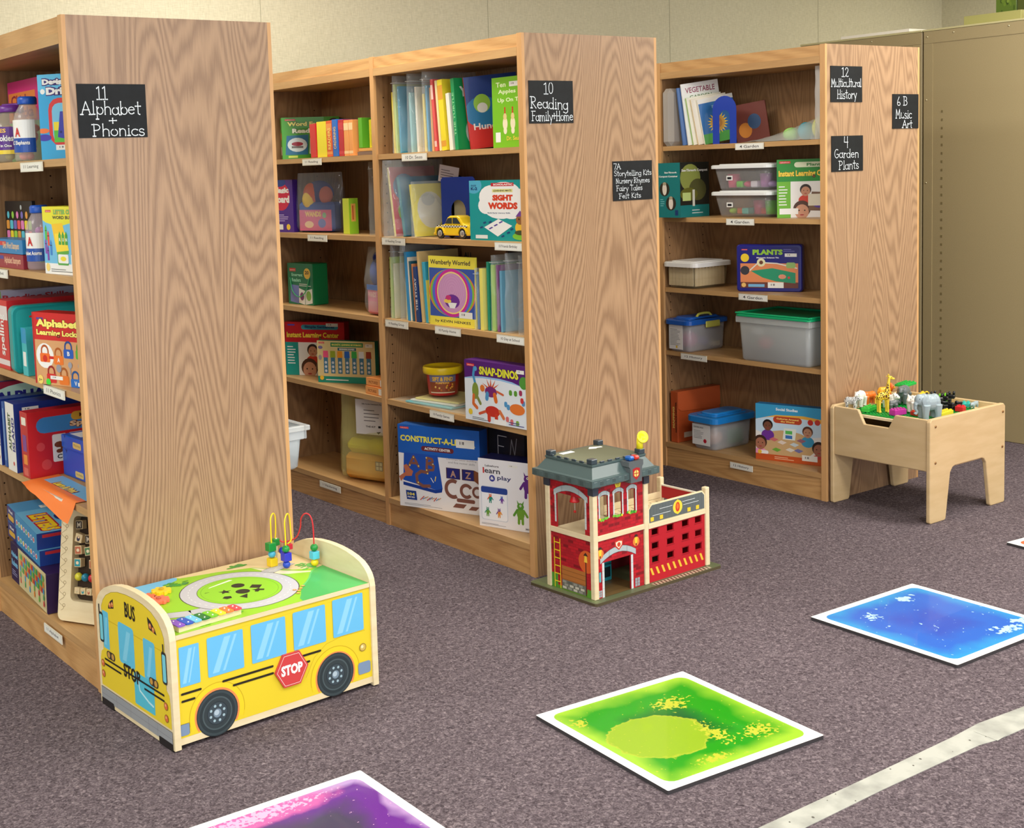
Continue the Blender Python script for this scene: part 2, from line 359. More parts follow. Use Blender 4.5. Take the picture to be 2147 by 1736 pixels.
class Art:
    """flat printing laid on a face: frame o,U,V in metres; every call sits a hair above the last"""
    def __init__(s, mb, o, U, V, W=1, H=1, mat='card'):
        s.mb = mb; s.o = Vector(o); s.U = Vector(U); s.V = Vector(V); s.n = s.U.cross(s.V).normalized(); s.W = W; s.H = H; s.k = 1; s.mat = mat; s.base = .0003
        s.dz = .000025
    clip = False
    def emit(s, pts, col):
        if s.clip:
            for ax, lim, sg in ((0,0.,1),(0,1.,-1),(1,0.,1),(1,1.,-1)):
                out = []
                for i in range(len(pts)):
                    a, b_ = pts[i-1], pts[i]; da, db = (a[ax]-lim)*sg, (b_[ax]-lim)*sg
                    if (da >= 0) != (db >= 0): t = da/(da-db); out.append((a[0]+(b_[0]-a[0])*t, a[1]+(b_[1]-a[1])*t))
                    if db >= 0: out.append(b_)
                pts = out
                if len(pts) < 3: return
        s.mb.poly([s.P(*p) for p in pts], col, s.mat)
    def P(s, x, y): return s.o+s.U*(x*s.W)+s.V*(y*s.H)+s.n*(s.base+s.k*s.dz)
    def poly(s, pts, col): s.emit(pts, col); s.k += 1
    def rect(s, x, y, w, h, col): s.poly([(x,y),(x+w,y),(x+w,y+h),(x,y+h)], col)
    def rrect(s, x, y, w, h, col, r=.25):
        q = min(w*s.W, h*s.H)*r; rx, ry = q/s.W, q/s.H; p = []
        for (cx, cy, a0) in ((x+w-rx, y+h-ry, 0), (x+rx, y+h-ry, 90), (x+rx, y+ry, 180), (x+w-rx, y+ry, 270)):
            p += [(cx+rx*math.cos(R_(a0+30*i)), cy+ry*math.sin(R_(a0+30*i))) for i in range(4)]
        s.poly(p, col)
    def ell(s, x, y, rx, ry, col, n=18): s.poly([(x+rx*math.cos(2*math.pi*i/n), y+ry*math.sin(2*math.pi*i/n)) for i in range(n)], col)
    def circ(s, x, y, r, col, n=18): s.ell(x, y, r, r*s.W/s.H, col, n)       # r as a share of the width
    def ring(s, x, y, r0, r1, col, a0=0, a1=360, n=32):
        for i in range(n):
            t0, t1 = R_(a0+(a1-a0)*i/n), R_(a0+(a1-a0)*(i+1)/n); q = s.W/s.H
            s.emit([(x+r*math.cos(t), y+r*q*math.sin(t)) for r, t in ((r0,t0),(r1,t0),(r1,t1),(r0,t1))], col)
        s.k += 1
    def line(s, pts, w_, col, dots=True):
        """stroke of width w_ metres"""
        q = [Vector((p[0]*s.W, p[1]*s.H)) for p in pts]; h = w_/2
        for a, b_ in zip(q[:-1], q[1:]):
            d = b_-a
            if d.length < 1e-7: continue
            n_ = Vector((-d.y, d.x)).normalized()*h
            s.emit([(p.x/s.W, p.y/s.H) for p in (a-n_, b_-n_, b_+n_, a+n_)], col)
        s.k += .3
        if dots:
            for a in q: s.emit([((a.x+h*math.cos(2*math.pi*i/8))/s.W, (a.y+h*math.sin(2*math.pi*i/8))/s.H) for i in range(8)], col)
        s.k += .7
    def text(s, st, x, y, w_, h, col, bold=.02, out=None, ow=.03, slope=0, curve=0, sh=None):
        if sh: s.text(st, x+sh[0], y+sh[1], w_, h, sh[2], bold+.01, slope=slope, curve=curve)
        if out: s.text(st, x-ow*h*.5, y-ow*h, w_+ow*h, h*(1+2*ow), out, bold+ow, slope=slope, curve=curve)
        vs_, fs = text_geo(st, bold)
        q2 = [(x+v[0]*w_, y+v[1]*h+slope*v[0]*w_-curve*(2*v[0]-1)**2) for v in vs_]
        if s.clip and (x < 0 or y < 0 or x+w_ > 1 or y+h > 1):
            for f in fs: s.emit([q2[i] for i in f], col)
        else:
            base = len(s.mb.v)
            for p in q2: s.mb.pt(s.P(*p))
            for f in fs: s.mb.face([base+i for i in f], col, s.mat)
        s.k += 1
    def chalk(s, st, x, y, w_, h, col=(225, 232, 236), t=.0032, slope=0):
        tot = sum(GL[c][0] for c in st); cx = 0; dotr = t*.82
        for c in st:
            ad, sts = GL[c]
            jy = random.uniform(-.03, .03)*h
            for stk in sts:
                pts = [(x+(cx+p[0])/tot*w_, y+p[1]*h+jy+slope*(cx+p[0])/tot*w_) for p in stk]
                s.line(pts, t, col)
                s.k -= .9
                for e in (pts[0], pts[-1]):
                    s.mb.poly([s.P(e[0]+dotr*math.cos(2*math.pi*i/8)/s.W, e[1]+dotr*math.sin(2*math.pi*i/8)/s.H) for i in range(8)], col, s.mat)
            cx += ad
        s.k += 1
    def lines(s, x, y, w_, h, n, col, t=.35, seed=1):
        rr = random.Random(seed)
        for i in range(n):
            yy = y+h-(i+.7)*h/n; s.rect(x, yy, w_*rr.uniform(.6, 1), h/n*t, col)
            s.k -= .9
        s.k += 1
    def sticker(s, x, y, w_, h):
        s.rect(x, y, w_, h, (236, 236, 230))
        for i in range(9):
            if i % 3 != 1: s.rect(x+w_*(.2+.065*i), y+h*.4, w_*.04, h*.35, (30, 30, 34))
            s.k -= .9
        s.k += 1
    def kid(s, x, y, r, skin, hair, shirt):
        s.ell(x, y-r*1.9*s.W/s.H, r*1.35, r*1.1*s.W/s.H, shirt); s.circ(x, y+r*.22, r*1.08, hair); s.ell(x, y-.15*r, r*.86, r*.95*s.W/s.H, skin)
        for q in (-.35, .35): s.circ(x+q*r, y+r*.02, r*.1, (40, 26, 20), 6)
        s.ell(x, y-r*.55*s.W/s.H, r*.28, r*.09*s.W/s.H, (170, 60, 60), 8)

# ------------------------------------------------------------------ tagging
def tag(o, label=None, cat=None, group=None, kind=None):
    if label: o['label'] = label
    if cat: o['category'] = cat
    if group: o['group'] = group
    if kind: o['kind'] = kind
    return o
def thing(name, label, cat, loc=(0,0,0), rz=0, group=None):
    o = bpy.data.objects.new(name, None); COL.objects.link(o); o.empty_display_size = .05
    o.location = loc; o.rotation_euler = (0, 0, R_(rz)); return tag(o, label, cat, group)
def solo(mb, name, label, cat, loc=(0,0,0), rz=0, group=None, rot=None):
    o = mb.build(name, loc=loc, rot=rot or (0, 0, R_(rz))); return tag(o, label, cat, group)
def struct(mb, name): return tag(mb.build(name), kind='structure')
def bevel(o, w_, seg=2):
    m = o.modifiers.new('b', 'BEVEL'); m.width = w_; m.segments = seg; m.limit_method = 'ANGLE'; m.angle_limit = R_(40); return o
# ================================================================== room shell
WY = 2.87
m = MB(); m.box((-5.1, -6.1, -.05), (6.5, WY+.1, 0), (110,100,100), 'carpet'); struct(m, 'floor')
m = MB(); m.box((-5.1, WY, 0), (6.5, WY+.1, CEIL), (200,195,165), 'wall_vinyl')
for sx in (-4.56, -3.19, -1.82, -.45, .92, 2.29, 3.66, 5.03): m.box((sx-.0015, WY-.0015, 0), (sx+.0015, WY, CEIL), (170,166,142), 'matte')
struct(m, 'wall_back')
m = MB(); m.box((6.4, -6.1, 0), (6.5, WY, CEIL), (200,195,165), 'wall_vinyl'); struct(m, 'wall_right')
m = MB()
m.box((-5.1,-6.1,0),(-5,-4.6,CEIL),(0,0,0),'wall_vinyl'); m.box((-5.1,.2,0),(-5,WY,CEIL),(0,0,0),'wall_vinyl')
m.box((-5.1,-4.6,0),(-5,.2,.7),(0,0,0),'wall_vinyl'); m.box((-5.1,-4.6,2.3),(-5,.2,CEIL),(0,0,0),'wall_vinyl'); struct(m, 'wall_left')
m = MB()
m.box((-5,-6.1,0),(-2.3,-6,CEIL),(0,0,0),'wall_vinyl'); m.box((2.3,-6.1,0),(6.4,-6,CEIL),(0,0,0),'wall_vinyl')
m.box((-2.3,-6.1,0),(2.3,-6,.08),(0,0,0),'wall_vinyl'); m.box((-2.3,-6.1,2.3),(2.3,-6,CEIL),(0,0,0),'wall_vinyl'); struct(m, 'wall_front')
def winframe(name, horiz, a, b_, z0=.7):
    m = MB()
    for t in [a+(b_-a)*i/4 for i in range(5)]:
        if horiz: m.box((t-.03,-6.09,z0),(t+.03,-6.02,2.3),(210,210,205),'paint')
        else: m.box((-5.09,t-.03,.7),(-5.02,t+.03,2.3),(210,210,205),'paint')
    for z in (z0, 2.26):
        if horiz: m.box((a,-6.09,z),(b_,-6.02,z+.04),(210,210,205),'paint')
        else: m.box((-5.09,a,z),(-5.02,b_,z+.04),(210,210,205),'paint')
    struct(m, name)
winframe('window_1', False, -4.6, .2); winframe('window_2', True, -2.3, 2.3, .08)
m = MB(); m.box((-5.1,-6.1,CEIL),(6.5,WY+.1,CEIL+.05),(225,222,208),'matte')
for i in range(19): m.box((-5.0+i*.61,-6,CEIL-.004),(-4.985+i*.61,WY,CEIL),(205,205,200),'matte')
for i in range(15): m.box((-5,-6+i*.61,CEIL-.004),(6.4,-5.985+i*.61,CEIL),(205,205,200),'matte')
struct(m, 'ceiling')
for i, (tx, ty) in enumerate(TROFFERS):  # also frames the extra lamp added for the beige cabinet
    m = MB(); f = .03
    for a, b_ in (((-.33,-.63),(.33,-.60)),((-.33,.60),(.33,.63)),((-.33,-.60),(-.30,.60)),((.30,-.60),(.33,.60))):
        m.box((a[0],a[1],-.02),(b_[0],b_[1],0),(235,235,230),'paint')
    tag(m.build('ceiling_light', loc=(tx,ty,CEIL-.004)), 'white framed rectangular fluorescent ceiling light', 'ceiling light', 'fluorescent ceiling lights')

# ================================================================== bookcases
XA, YA, XB, YB, XC, YC = -0.837, 0.770, 0.756, 0.764, 2.321, 0.736
HT, WD, BAY, T = 1.887, 0.638, 0.914, 0.026
def bookcase(x0, y0, label, zs, bays=2):
    r = thing('bookcase', label, 'bookcase', (x0, y0, 0), 0, 'double sided oak bookcases')
    # all children are in the local frame: x across (open faces at x=0 and x=WD), y away from the end panel
    m = MB(); m.box((.012,0,0),(WD-.012,T-.001,HT),(0,0,0),'oak_panel'); m.build('end_panel', r)
    for xx in (0, WD-.012):
        m = MB(); m.box((xx,0,0),(xx+.012,T,HT),(0,0,0),'oak_edge'); m.build('edge_band', r)
    L = bays*BAY
    m = MB(); m.box((WD/2-.008,T,.02),(WD/2+.008,L+T,HT-.02),(0,0,0),'oak_inner_shaded'); m.build('back_panel', r)
    for b in range(1, bays+1):
        m = MB(); y = b*BAY
        m.box((.012,y,0),(WD-.012,y+T,HT),(0,0,0),'oak_inner_shaded')
        for side in (0, 1):
            for dx in (.045, .27):
                xx = dx if side == 0 else WD-dx
                for k in range(42):
                    z = .17+k*.038
                    m.prism([(.0032*math.cos(i*1.047), .0032*math.sin(i*1.047)) for i in range(6)], (xx, y-.0004, z), (1,0,0), (0,0,1), (0,-.0002,0), (48,30,18), 'matte')
        d = m.build('divider' if b < bays else 'end_panel', r)
        for xx in (0, WD-.012):
            m = MB(); m.box((xx,y,0),(xx+.012,y+T,HT),(0,0,0),'oak_edge'); m.build('edge_band', d)
    shelves = {}
    for b in range(bays):
        a, e = b*BAY+T+.001, (b+1)*BAY-.001
        for side in (0, 1):
            X = (lambda u: u) if side == 0 else (lambda u: WD-u)
            def bx(u0, u1, y0_, y1_, z0, z1, mat):
                m = MB(); q = sorted((X(u0), X(u1))); m.box((q[0],y0_,z0),(q[1],y1_,z1),(0,0,0),mat); return m
            bx(.004,.024,a,e,1.842,HT-.002,'oak_rail').build('header', r)
            bx(.0,.30,a,e,1.812,1.842,'oak_shelf').build('top_shelf', r)
            bx(.006,.024,a,e,.0,.094,'oak_rail').build('base_rail', r)
            s_ = bx(.0,.30,a,e,.094,.115,'oak_shelf').build('bottom_shelf', r)
            shelves[b, side, 4] = s_
            for i, z in enumerate(zs):
                s_ = bx(.008,.30,a+.001,e-.001,z-.021,z,'oak_shelf').build('shelf', r)
                shelves[b, side, i] = s_
    for b in range(bays):
        m = MB(); m.box((.02,b*BAY+T,HT-.03),(WD-.02,(b+1)*BAY,HT-.012),(0,0,0),'oak_inner_shaded'); m.build('top_board', r)
    return r, shelves
ZS = [1.505, 1.178, .850, .521]
bcA, shA = bookcase(XA, YA, 'nearest oak bookcase with the alphabet and phonics sign on its end panel', ZS)
bcB, shB = bookcase(XB, YB, 'middle oak bookcase with the reading sign on its end panel', ZS)
bcC, shC = bookcase(XC, YC, 'oak bookcase with three chalkboard signs on its end panel, beside the beige cabinet', [1.505, 1.178, .850, .553])

def holder(row, sh, b, i, y0w, y1w, zt, text, flat=False):
    """clear plastic label holder clipped to the front of a shelf; y0w>y1w world y of its ends"""
    x0, y0 = {'A': (XA, YA), 'B': (XB, YB), 'C': (XC, YC)}[row]
    m = MB(); w_ = y0w-y1w; h = .027
    X = -.002 if flat else .004
    o = (X-.003, y0w-y0, zt-h)
    m.box((X-.003, y1w-y0, zt-h), (X, y0w-y0, zt), (232,230,214), 'plastic')
    if not flat:
        m.box((X-.003, y1w-y0, zt), (X+.03, y0w-y0, zt+.0015), (222,222,206), 'frost2')
    A = Art(m, o, (0,-1,0), (0,0,1), w_, h)
    A.rect(.03,.12,.94,.76,(240,240,232)); A.text(text, .16,.28,.68,.46,(52,52,56),.01)
    m.build('label_holder', sh[b, 0, i])
holder('A', shA, 0, 0, 1.179,.991,1.500,'11 Learning'); holder('A', shA, 0, 1, 1.56,1.37,1.174,'11 Alphabet')
holder('A', shA, 0, 2, 1.10,.928,.846,'11 Phonics'); holder('A', shA, 0, 3, 1.178,1.002,.517,'11 Alphabet')
holder('A', shA, 0, 4, 1.217,1.064,.088,'11 Alphabet', True)
holder('B', shB, 0, 0, 1.50,1.336,1.500,'10 Dr. Seuss'); holder('B', shB, 0, 1, 1.66,1.501,1.174,'10 Reading Group')
holder('B', shB, 0, 1, .941,.792,1.174,'10 Friends Birthday'); holder('B', shB, 0, 2, 1.658,1.50,.846,'10 Reading Group')
holder('B', shB, 0, 2, 1.319,1.16,.846,'10 Family Home'); holder('B', shB, 0, 2, .945,.792,.846,'10 Day at School')
holder('B', shB, 0, 3, 1.372,1.219,.517,'10 Family Games')
holder('B', shB, 1, 0, 2.26,2.103,1.500,'11 Reading'); holder('B', shB, 1, 1, 2.243,2.083,1.174,'11 Reading')
holder('B', shB, 1, 4, 2.22,2.048,.091,'11 Handwriting', True)
holder('C', shC, 0, 0, 1.209,1.054,1.502,'4 Garden'); holder('C', shC, 0, 1, 1.265,1.11,1.175,'4 Garden')
holder('C', shC, 0, 2, 1.199,1.041,.847,'4 Garden'); holder('C', shC, 0, 3, 1.548,1.39,.549,'12 History')
holder('C', shC, 0, 4, 1.253,1.125,.086,'12 History', True)

# ---- chalkboard signs on the end panels
random.seed(5)
def sign(x, z, w_, h, y, rot, rows, label):
    m = MB(); m.box((0,-.002,0),(w_,0,h),(0,0,0),'chalkboard')
    A = Art(m, (0,-.002,0), (1,0,0), (0,0,1), w_, h, 'matte')
    for r in rows: A.chalk(*r[:5], t=r[5] if len(r) > 5 else .0025, slope=r[6] if len(r) > 6 else 0)
    solo(m, 'chalkboard_sign', label, 'sign', (x, y-.0005, z), rot=(0, R_(rot), 0))
sign(-.806,1.557,.199,.146,YA,0,[('11',.27,.71,.17,.24),('Alphabet',.05,.43,.87,.24),('+',.44,.235,.12,.16),('Phonics',.19,.035,.77,.22)],'large chalkboard sign reading 11 Alphabet and Phonics on the nearest bookcase')
sign(.781,1.582,.200,.145,YB,0,[('10',.32,.69,.24,.26),('Reading',.03,.36,.86,.26,.0027,-.04),('Family+Home',.05,.06,.94,.22,.0023)],'chalkboard sign reading 10 Reading Family and Home on the middle bookcase')
sign(1.163,1.302,.197,.142,YB,0,[('7A',.02,.80,.18,.14,.0016),('Storytelling Kits',.03,.63,.95,.13,.0015),('Nursery Rhymes',.07,.44,.86,.13,.0015),('Fairy Tales',.08,.25,.66,.13,.0015),('Felt Kits',.14,.06,.56,.12,.0015)],'chalkboard sign with five lines starting 7A Storytelling Kits')
sign(2.353,1.653,.206,.146,YC,0,[('12',.33,.71,.24,.25,.0023),('Multicultural',.02,.43,.95,.22,.0023),('History',.2,.10,.62,.24,.0023)],'chalkboard sign reading 12 Multicultural History, uppermost on its bookcase')
sign(2.765,1.541,.185,.146,YC,0,[('6 B',.16,.67,.42,.25,.0024),('Music',.12,.30,.62,.26,.0024),('Art',.38,.02,.38,.22,.0024)],'chalkboard sign reading 6B Music Art by the beige cabinet edge')
sign(2.358,1.370,.206,.146,YC,0,[('4',.36,.66,.18,.3,.0024),('Garden',.08,.38,.78,.24,.0023),('Plants',.22,.06,.64,.24,.0023)],'chalkboard sign reading 4 Garden Plants below the multicultural sign')
m = MB(); m.prism([(0,0),(.05,0),(.035,.05),(.02,.10),(0,.13)], (2.962,1.6,1.15), (1,0,0), (0,0,1), (0,.002,0), (170,205,230)); 
solo(m, 'paper_sheet', 'pale blue paper corner sticking out behind the far oak bookcase', 'paper')

# ================================================================== beige cabinets
def cabinet(y0, y1, d, label, holes):
    r = thing('metal_cabinet', label, 'cabinet', (3.886, y0, 0), 0, 'beige metal cabinets')
    L = y1-y0; H = 2.045
    m = MB(); m.box((0,.002,.0),(d,L-.002,H),(0,0,0),'steel_beige',.003); 
    if holes:
        for yy in (L-.105, .12):
            for k in range(40):
                z = .12+k*.042
                if z < 1.66: m.box((-.0012,yy-.006,z),(.001,yy+.004,z+.012),(120,106,70),'paint')
    m.build('body', r)
    m = MB(); m.box((-.006,.0,H-.002),(d+.006,L,H+.008),(196,188,140),'plastic',.002); m.build('top_trim', r)
    m = MB(); m.box((-.003,.004,H-.062),(.0005,L-.004,H-.003),(176,160,116),'steel_beige'); m.build('top_flange', r)
    for yy in ((0.004,.054),(L-.054,L-.004)):
        m = MB(); m.box((-.003,yy[0],.0),(.0005,yy[1],H-.063),(176,160,116),'steel_beige'); m.build('side_flange', r)
    for (yy, zz) in [(L-.025,H-.03),(L-.17,H-.02),(L-.46,H-.02),(L-.76,H-.02),(L-.02,1.70),(L-.02,1.28)]:
        if yy > .02:
            m = MB(); m.ell((-.004,yy,zz),(.003,.0045,.0045),(214,206,170),'metal',8,6); m.build('rivet', r)
    return r
cabinet(.10, 1.336, .46, 'beige metal cabinet at the right edge, in front of its twin', True)
cabinet(1.342, 2.10, .46, 'beige metal cabinet standing behind its twin, mostly hidden by the oak bookcase', False)
m = MB(); m.box((0,0,0),(.34,.42,.016),(246,240,226),'matte',.002)
solo(m, 'foam_board', 'white board lying flat on top of the far beige cabinet', 'board', (3.89,1.42,2.0535))
m = MB(); m.box((0,0,0),(.30,.30,.046),(168,164,98),'card',.002); m.box((.01,-.001,.006),(.29,0,.04),(180,176,112),'card')
solo(m, 'cardboard_box', 'flat yellowish cardboard box on top of the beige cabinet', 'box', (3.93,.842,2.0535))
m = MB(); m.box((0,0,0),(.03,.11,.19),(96,124,40),'card',.001)
A = Art(m, (0,.11,0),(0,-1,0),(0,0,1),.11,.19)
rg = random.Random(3)
for i in range(22): A.ell(rg.uniform(.1,.9), rg.uniform(.05,.75), rg.uniform(.03,.1), rg.uniform(.03,.08), rg.choice([(70,98,26),(132,158,60),(58,84,20),(110,140,44)]), 8)
A.text('NATURE',.08,.34,.8,.1,(214,220,180),.03)
solo(m, 'picture_book', 'green leafy picture book standing on the beige cabinet behind the flat box', 'book', (4.28,1.072,2.0535))
m = MB(); m.box((0,0,0),(.03,.22,.21),(84,92,34),'card',.001); solo(m, 'folder', 'dark olive folder standing on the beige cabinet at the right edge', 'folder', (4.28,.845,2.0535))
m = MB(); m.box((0,0,0),(.22,.2,.03),(150,22,26),'card',.004); m.box((0,.0,.031),(.22,.2,.036),(190,60,56),'card',.001)
solo(m, 'red_book', 'red book lying flat on the beige cabinet at the right edge', 'book', (3.95,.62,2.0535))
m = MB(); m.lathe([(.001,-.012),(.016,-.010),(.019,-.004),(.019,.001)],(226,222,200),'plastic',ax='y'); m.box((-.008,-.014,-.03),(.008,-.004,0),(226,222,200),'plastic',.003)
solo(m, 'wall_hook', 'small round white adhesive hook stuck on the back wall', 'hook', (2.05, WY-.001, 2.018))

# ================================================================== floor tape
TP = [(-3.2,-.868,-.93),(.0,-.868,-.93),(.35,-.871,-.929),(.72,-.871,-.937),(.78,-.868,-.948),(.83,-.866,-.951),(1.0,-.881,-.957),(1.9,-.90,-.968),(4.9,-.93,-1.0)]
m = MB()
for a, b_ in zip(TP[:-1], TP[1:]):
    m.poly([(a[0],a[2],.0012),(b_[0],b_[2],.0012),(b_[0],b_[1],.0012),(a[0],a[1],.0012)],(0,0,0),'tape')
    m.poly([(a[0],a[2],.0),(b_[0],b_[2],.0),(b_[0],b_[2],.0012),(a[0],a[2],.0012)],(0,0,0),'tape')
m.prism([(0,0),(.05,.004),(.052,.07),(.004,.066)],(.775,-.952,.0013),(1,0,0),(0,1,0),(0,0,.0006),(0,0,0),'tape')
rg = random.Random(8)
for i in range(16):
    x = rg.uniform(.0,1.1); y = rg.uniform(-.925,-.875); r0 = rg.uniform(.001,.003)
    m.prism([(r0*math.cos(k), r0*1.3*math.sin(k)) for k in range(6)],(x,y,.0018),(1,0,0),(0,1,0),(0,0,.0002),(96,92,84),'matte')
solo(m, 'floor_tape', 'long strip of worn white tape stuck across the carpet', 'tape')

# ================================================================== liquid floor tiles
def tilemat(key, base, mid, deep, blob, spl, blobs, seed, thr=.56, e1=(.028, .085), e2=(.13, .20)):
    m, nt, b = newmat(key); l = nt.links.new
    tc = N(nt, 'ShaderNodeTexCoord')
    def mth(op, a, c=None, d=None, clamp=False):
        n = N(nt, 'ShaderNodeMath', operation=op, use_clamp=clamp)
        for i, v in enumerate((a, c, d)):
            if v is None: continue
            if isinstance(v, (int, float)): n.inputs[i].default_value = v
            else: l(v, n.inputs[i])
        return n.outputs[0]
    def noi(s, d=3, off=0):
        mp = N(nt, 'ShaderNodeMapping'); mp.inputs['Location'].default_value = (off+seed, off*2, 0); l(tc.outputs['Object'], mp.inputs[0])
        n = N(nt, 'ShaderNodeTexNoise'); n.inputs['Scale'].default_value = s; n.inputs['Detail'].default_value = d; l(mp.outputs[0], n.inputs['Vector']); return n.outputs[0]
    sp = N(nt, 'ShaderNodeSeparateXYZ'); l(tc.outputs['Object'], sp.inputs[0]); X, Y = sp.outputs[0], sp.outputs[1]
    ex = mth('MINIMUM', X, mth('SUBTRACT', .51, X)); ey = mth('MINIMUM', Y, mth('SUBTRACT', .51, Y)); ed = mth('MINIMUM', ex, ey)
    ed2 = mth('ADD', ed, mth('MULTIPLY', mth('SUBTRACT', noi(9, 2), .5), .10))
    f1 = N(nt, 'ShaderNodeMapRange'); f1.inputs[1].default_value = e1[0]; f1.inputs[2].default_value = e1[1]; l(ed2, f1.inputs[0])
    f2 = N(nt, 'ShaderNodeMapRange'); f2.inputs[1].default_value = e2[0]; f2.inputs[2].default_value = e2[1]; l(ed2, f2.inputs[0])
    def mix(fac, a, c):
        n = N(nt, 'ShaderNodeMix', data_type='RGBA'); l(fac, n.inputs['Factor'])
        for k, v in (('A', a), ('B', c)):
            if isinstance(v, tuple): n.inputs[k].default_value = L4(v)
            else: l(v, n.inputs[k])
        return n.outputs['Result']
    col = mix(f1.outputs[0], base, mid); col = mix(f2.outputs[0], col, deep)
    wob = mth('ADD', mth('MULTIPLY', mth('SUBTRACT', noi(16, 5, 3), .5), .10), mth('MULTIPLY', mth('SUBTRACT', noi(70, 3, 8), .5), .035))
    for (cx, cy, rx, ry, kind) in blobs:
        dx = mth('DIVIDE', mth('SUBTRACT', X, cx), rx); dy = mth('DIVIDE', mth('SUBTRACT', Y, cy), ry)
        d = mth('SQRT', mth('ADD', mth('MULTIPLY', dx, dx), mth('MULTIPLY', dy, dy)))
        if kind == 'solid':
            d = mth('ADD', d, mth('MULTIPLY', wob, 4.0))
            inn = mth('MULTIPLY', mth('SUBTRACT', 1.0, d), 30, clamp=True)
            rim = mth('MULTIPLY', mth('SUBTRACT', d, .93), 16, clamp=True)
            col = mix(inn, col, mix(rim, blob, spl))
        elif kind == 'fill':
            d = mth('ADD', d, mth('MULTIPLY', wob, 5.0))
            col = mix(mth('MULTIPLY', mth('SUBTRACT', 1.0, d), 3, clamp=True), col, blob)
        else:
            g = mth('MULTIPLY', mth('SUBTRACT', 1.0, d), .34, clamp=True)
            s_ = mth('MULTIPLY', mth('SUBTRACT', mth('ADD', noi(85 if kind == 'fine' else 48, 3, 5), g), thr+.13), 30, clamp=True)
            col = mix(s_, col, spl)
    l(col, b.inputs['Base Color']); b.inputs['Roughness'].default_value = .28; b.inputs['Coat Weight'].default_value = .25
def floor_tile(loc, rz, mat, label):
    r = thing('floor_tile', label, 'floor tile', loc, rz, 'square liquid filled floor tiles')
    s = .51
    def rr(w0, w1, rad, n=5):
        p = []
        for (cx, cy, a0) in ((w1-rad,w1-rad,0),(w0+rad,w1-rad,90),(w0+rad,w0+rad,180),(w1-rad,w0+rad,270)):
            p += [(cx+rad*math.cos(R_(a0+90*i/(n-1))), cy+rad*math.sin(R_(a0+90*i/(n-1)))) for i in range(n)]
        return p
    m = MB(); m.prism(rr(0, s, .004), (0,0,.0), (1,0,0), (0,1,0), (0,0,.010), (240,242,238), 'plastic', side=(60,58,60)); m.build('border', r)
    m = MB(); m.prism(rr(.026, s-.026, .028), (0,0,.0101), (1,0,0), (0,1,0), (0,0,.0006), (0,0,0), mat); m.build('liquid_panel', r)
tilemat('liquid_green', (150,196,46), (26,146,10), (12,92,34), (138,172,30), (184,188,52), [(.175,.230,.135,.118,'solid'),(.33,.36,.09,.06,'fine'),(.40,.115,.085,.06,'fine'),(.30,.16,.05,.10,'fine'),(.20,.06,.09,.03,'fine'),(.06,.40,.04,.04,'fine')], 2.0)
tilemat('liquid_blue', (20,146,212), (6,96,200), (22,76,186), (60,120,210), (180,222,232), [(.37,.43,.075,.045,'x'),(.36,.075,.13,.05,'x'),(.45,.09,.06,.05,'x'),(.14,.39,.05,.05,'fine')], 7.0, .58)
tilemat('liquid_purple', (176,140,192), (98,22,136), (60,50,80), (206,88,160), (220,170,204), [(.16,.455,.28,.055,'fill'),(.20,.46,.26,.05,'fine')], 4.0, .56, (.025, .05), (.09, .15))
tilemat('liquid_red', (238,110,70), (226,60,40), (200,30,30), (230,60,40), (250,160,120), [(.3,.3,.1,.1,'fine')], 9.0)
# local +x runs along the back edge to the right, local +y towards the back wall
floor_tile((-.043,-.642,0), -4.2, 'liquid_green', 'green liquid floor tile with a yellow blob, in front of the toy fire station')
floor_tile((1.114,-.629,0), -1.4, 'liquid_blue', 'blue liquid floor tile with pale splotches, furthest from the bus table')
floor_tile((-1.050,-.610,0), -.7, 'liquid_purple', 'purple and pink liquid floor tile cut off at the bottom edge')
floor_tile((2.247,-.584,0), -5.0, 'liquid_red', 'orange red liquid floor tile with only a corner showing at the right')
# ================================================================== toy table with blocks and animals
TX0, TX1, TY0, TY1, TH = 2.325, 2.842, .258, .722, .412
tb = thing('activity_table', 'low birch plywood toy table with a notched side holding building bricks and toy animals', 'table', ((TX0+TX1)/2, (TY0+TY1)/2, 0))
W2, D2 = (TX1-TX0)/2, (TY1-TY0)/2
def legpanel(y):
    w = TX1-TX0
    o = [(0,0),(.105,0),(.15,.195),(.185,.211)]
    r_ = [(w-.105-.0,0),(w,0)]
    pts = [(.006,0),(.098,0),(.106,.006),(.135,.185),(.150,.203),(.165,.208),(w-.165,.208),(w-.150,.203),(w-.135,.185),(w-.106,.006),(w-.098,0),(w-.006,0),(w,.006),(w,TH-.012),(w-.012,TH),(.012,TH),(0,TH-.012),(0,.006)]
    m = MB(); m.prism(pts, (-W2,y,0), (1,0,0), (0,0,1), (0,.018,0), (0,0,0), 'birch', side=None)
    # lighter rounded edge
    o = m.build('leg_panel', tb); bevel(o, .004, 3); return o
lp1 = legpanel(-D2); lp2 = legpanel(D2-.018)
for (u, z) in ((.034,.381),(.034,.238),(TX1-TX0-.02,.378),(TX1-TX0-.022,.234)):
    m = MB(); m.ell((-W2+u,-D2-.001,z),(.0055,.003,.0055),(150,112,70),'metal',10,6); m.build('screw', lp1)
def sidepanel(x, notch):
    d = (TY1-TY0)-.036
    if notch: pts = [(0,.205),(d,.205),(d,TH-.004),(.315,TH-.004),(.285,.352),(.172,.352),(.142,TH-.004),(0,TH-.004)]
    else: pts = [(0,.205),(d,.205),(d,TH-.004),(0,TH-.004)]
    m = MB(); m.prism(pts, (x,-D2+.018,0), (0,1,0), (0,0,1), (.016,0,0), (0,0,0), 'birch'); bevel(m.build('side_panel', tb), .003, 2)
sidepanel(-W2+.006, True); sidepanel(W2-.024, False)
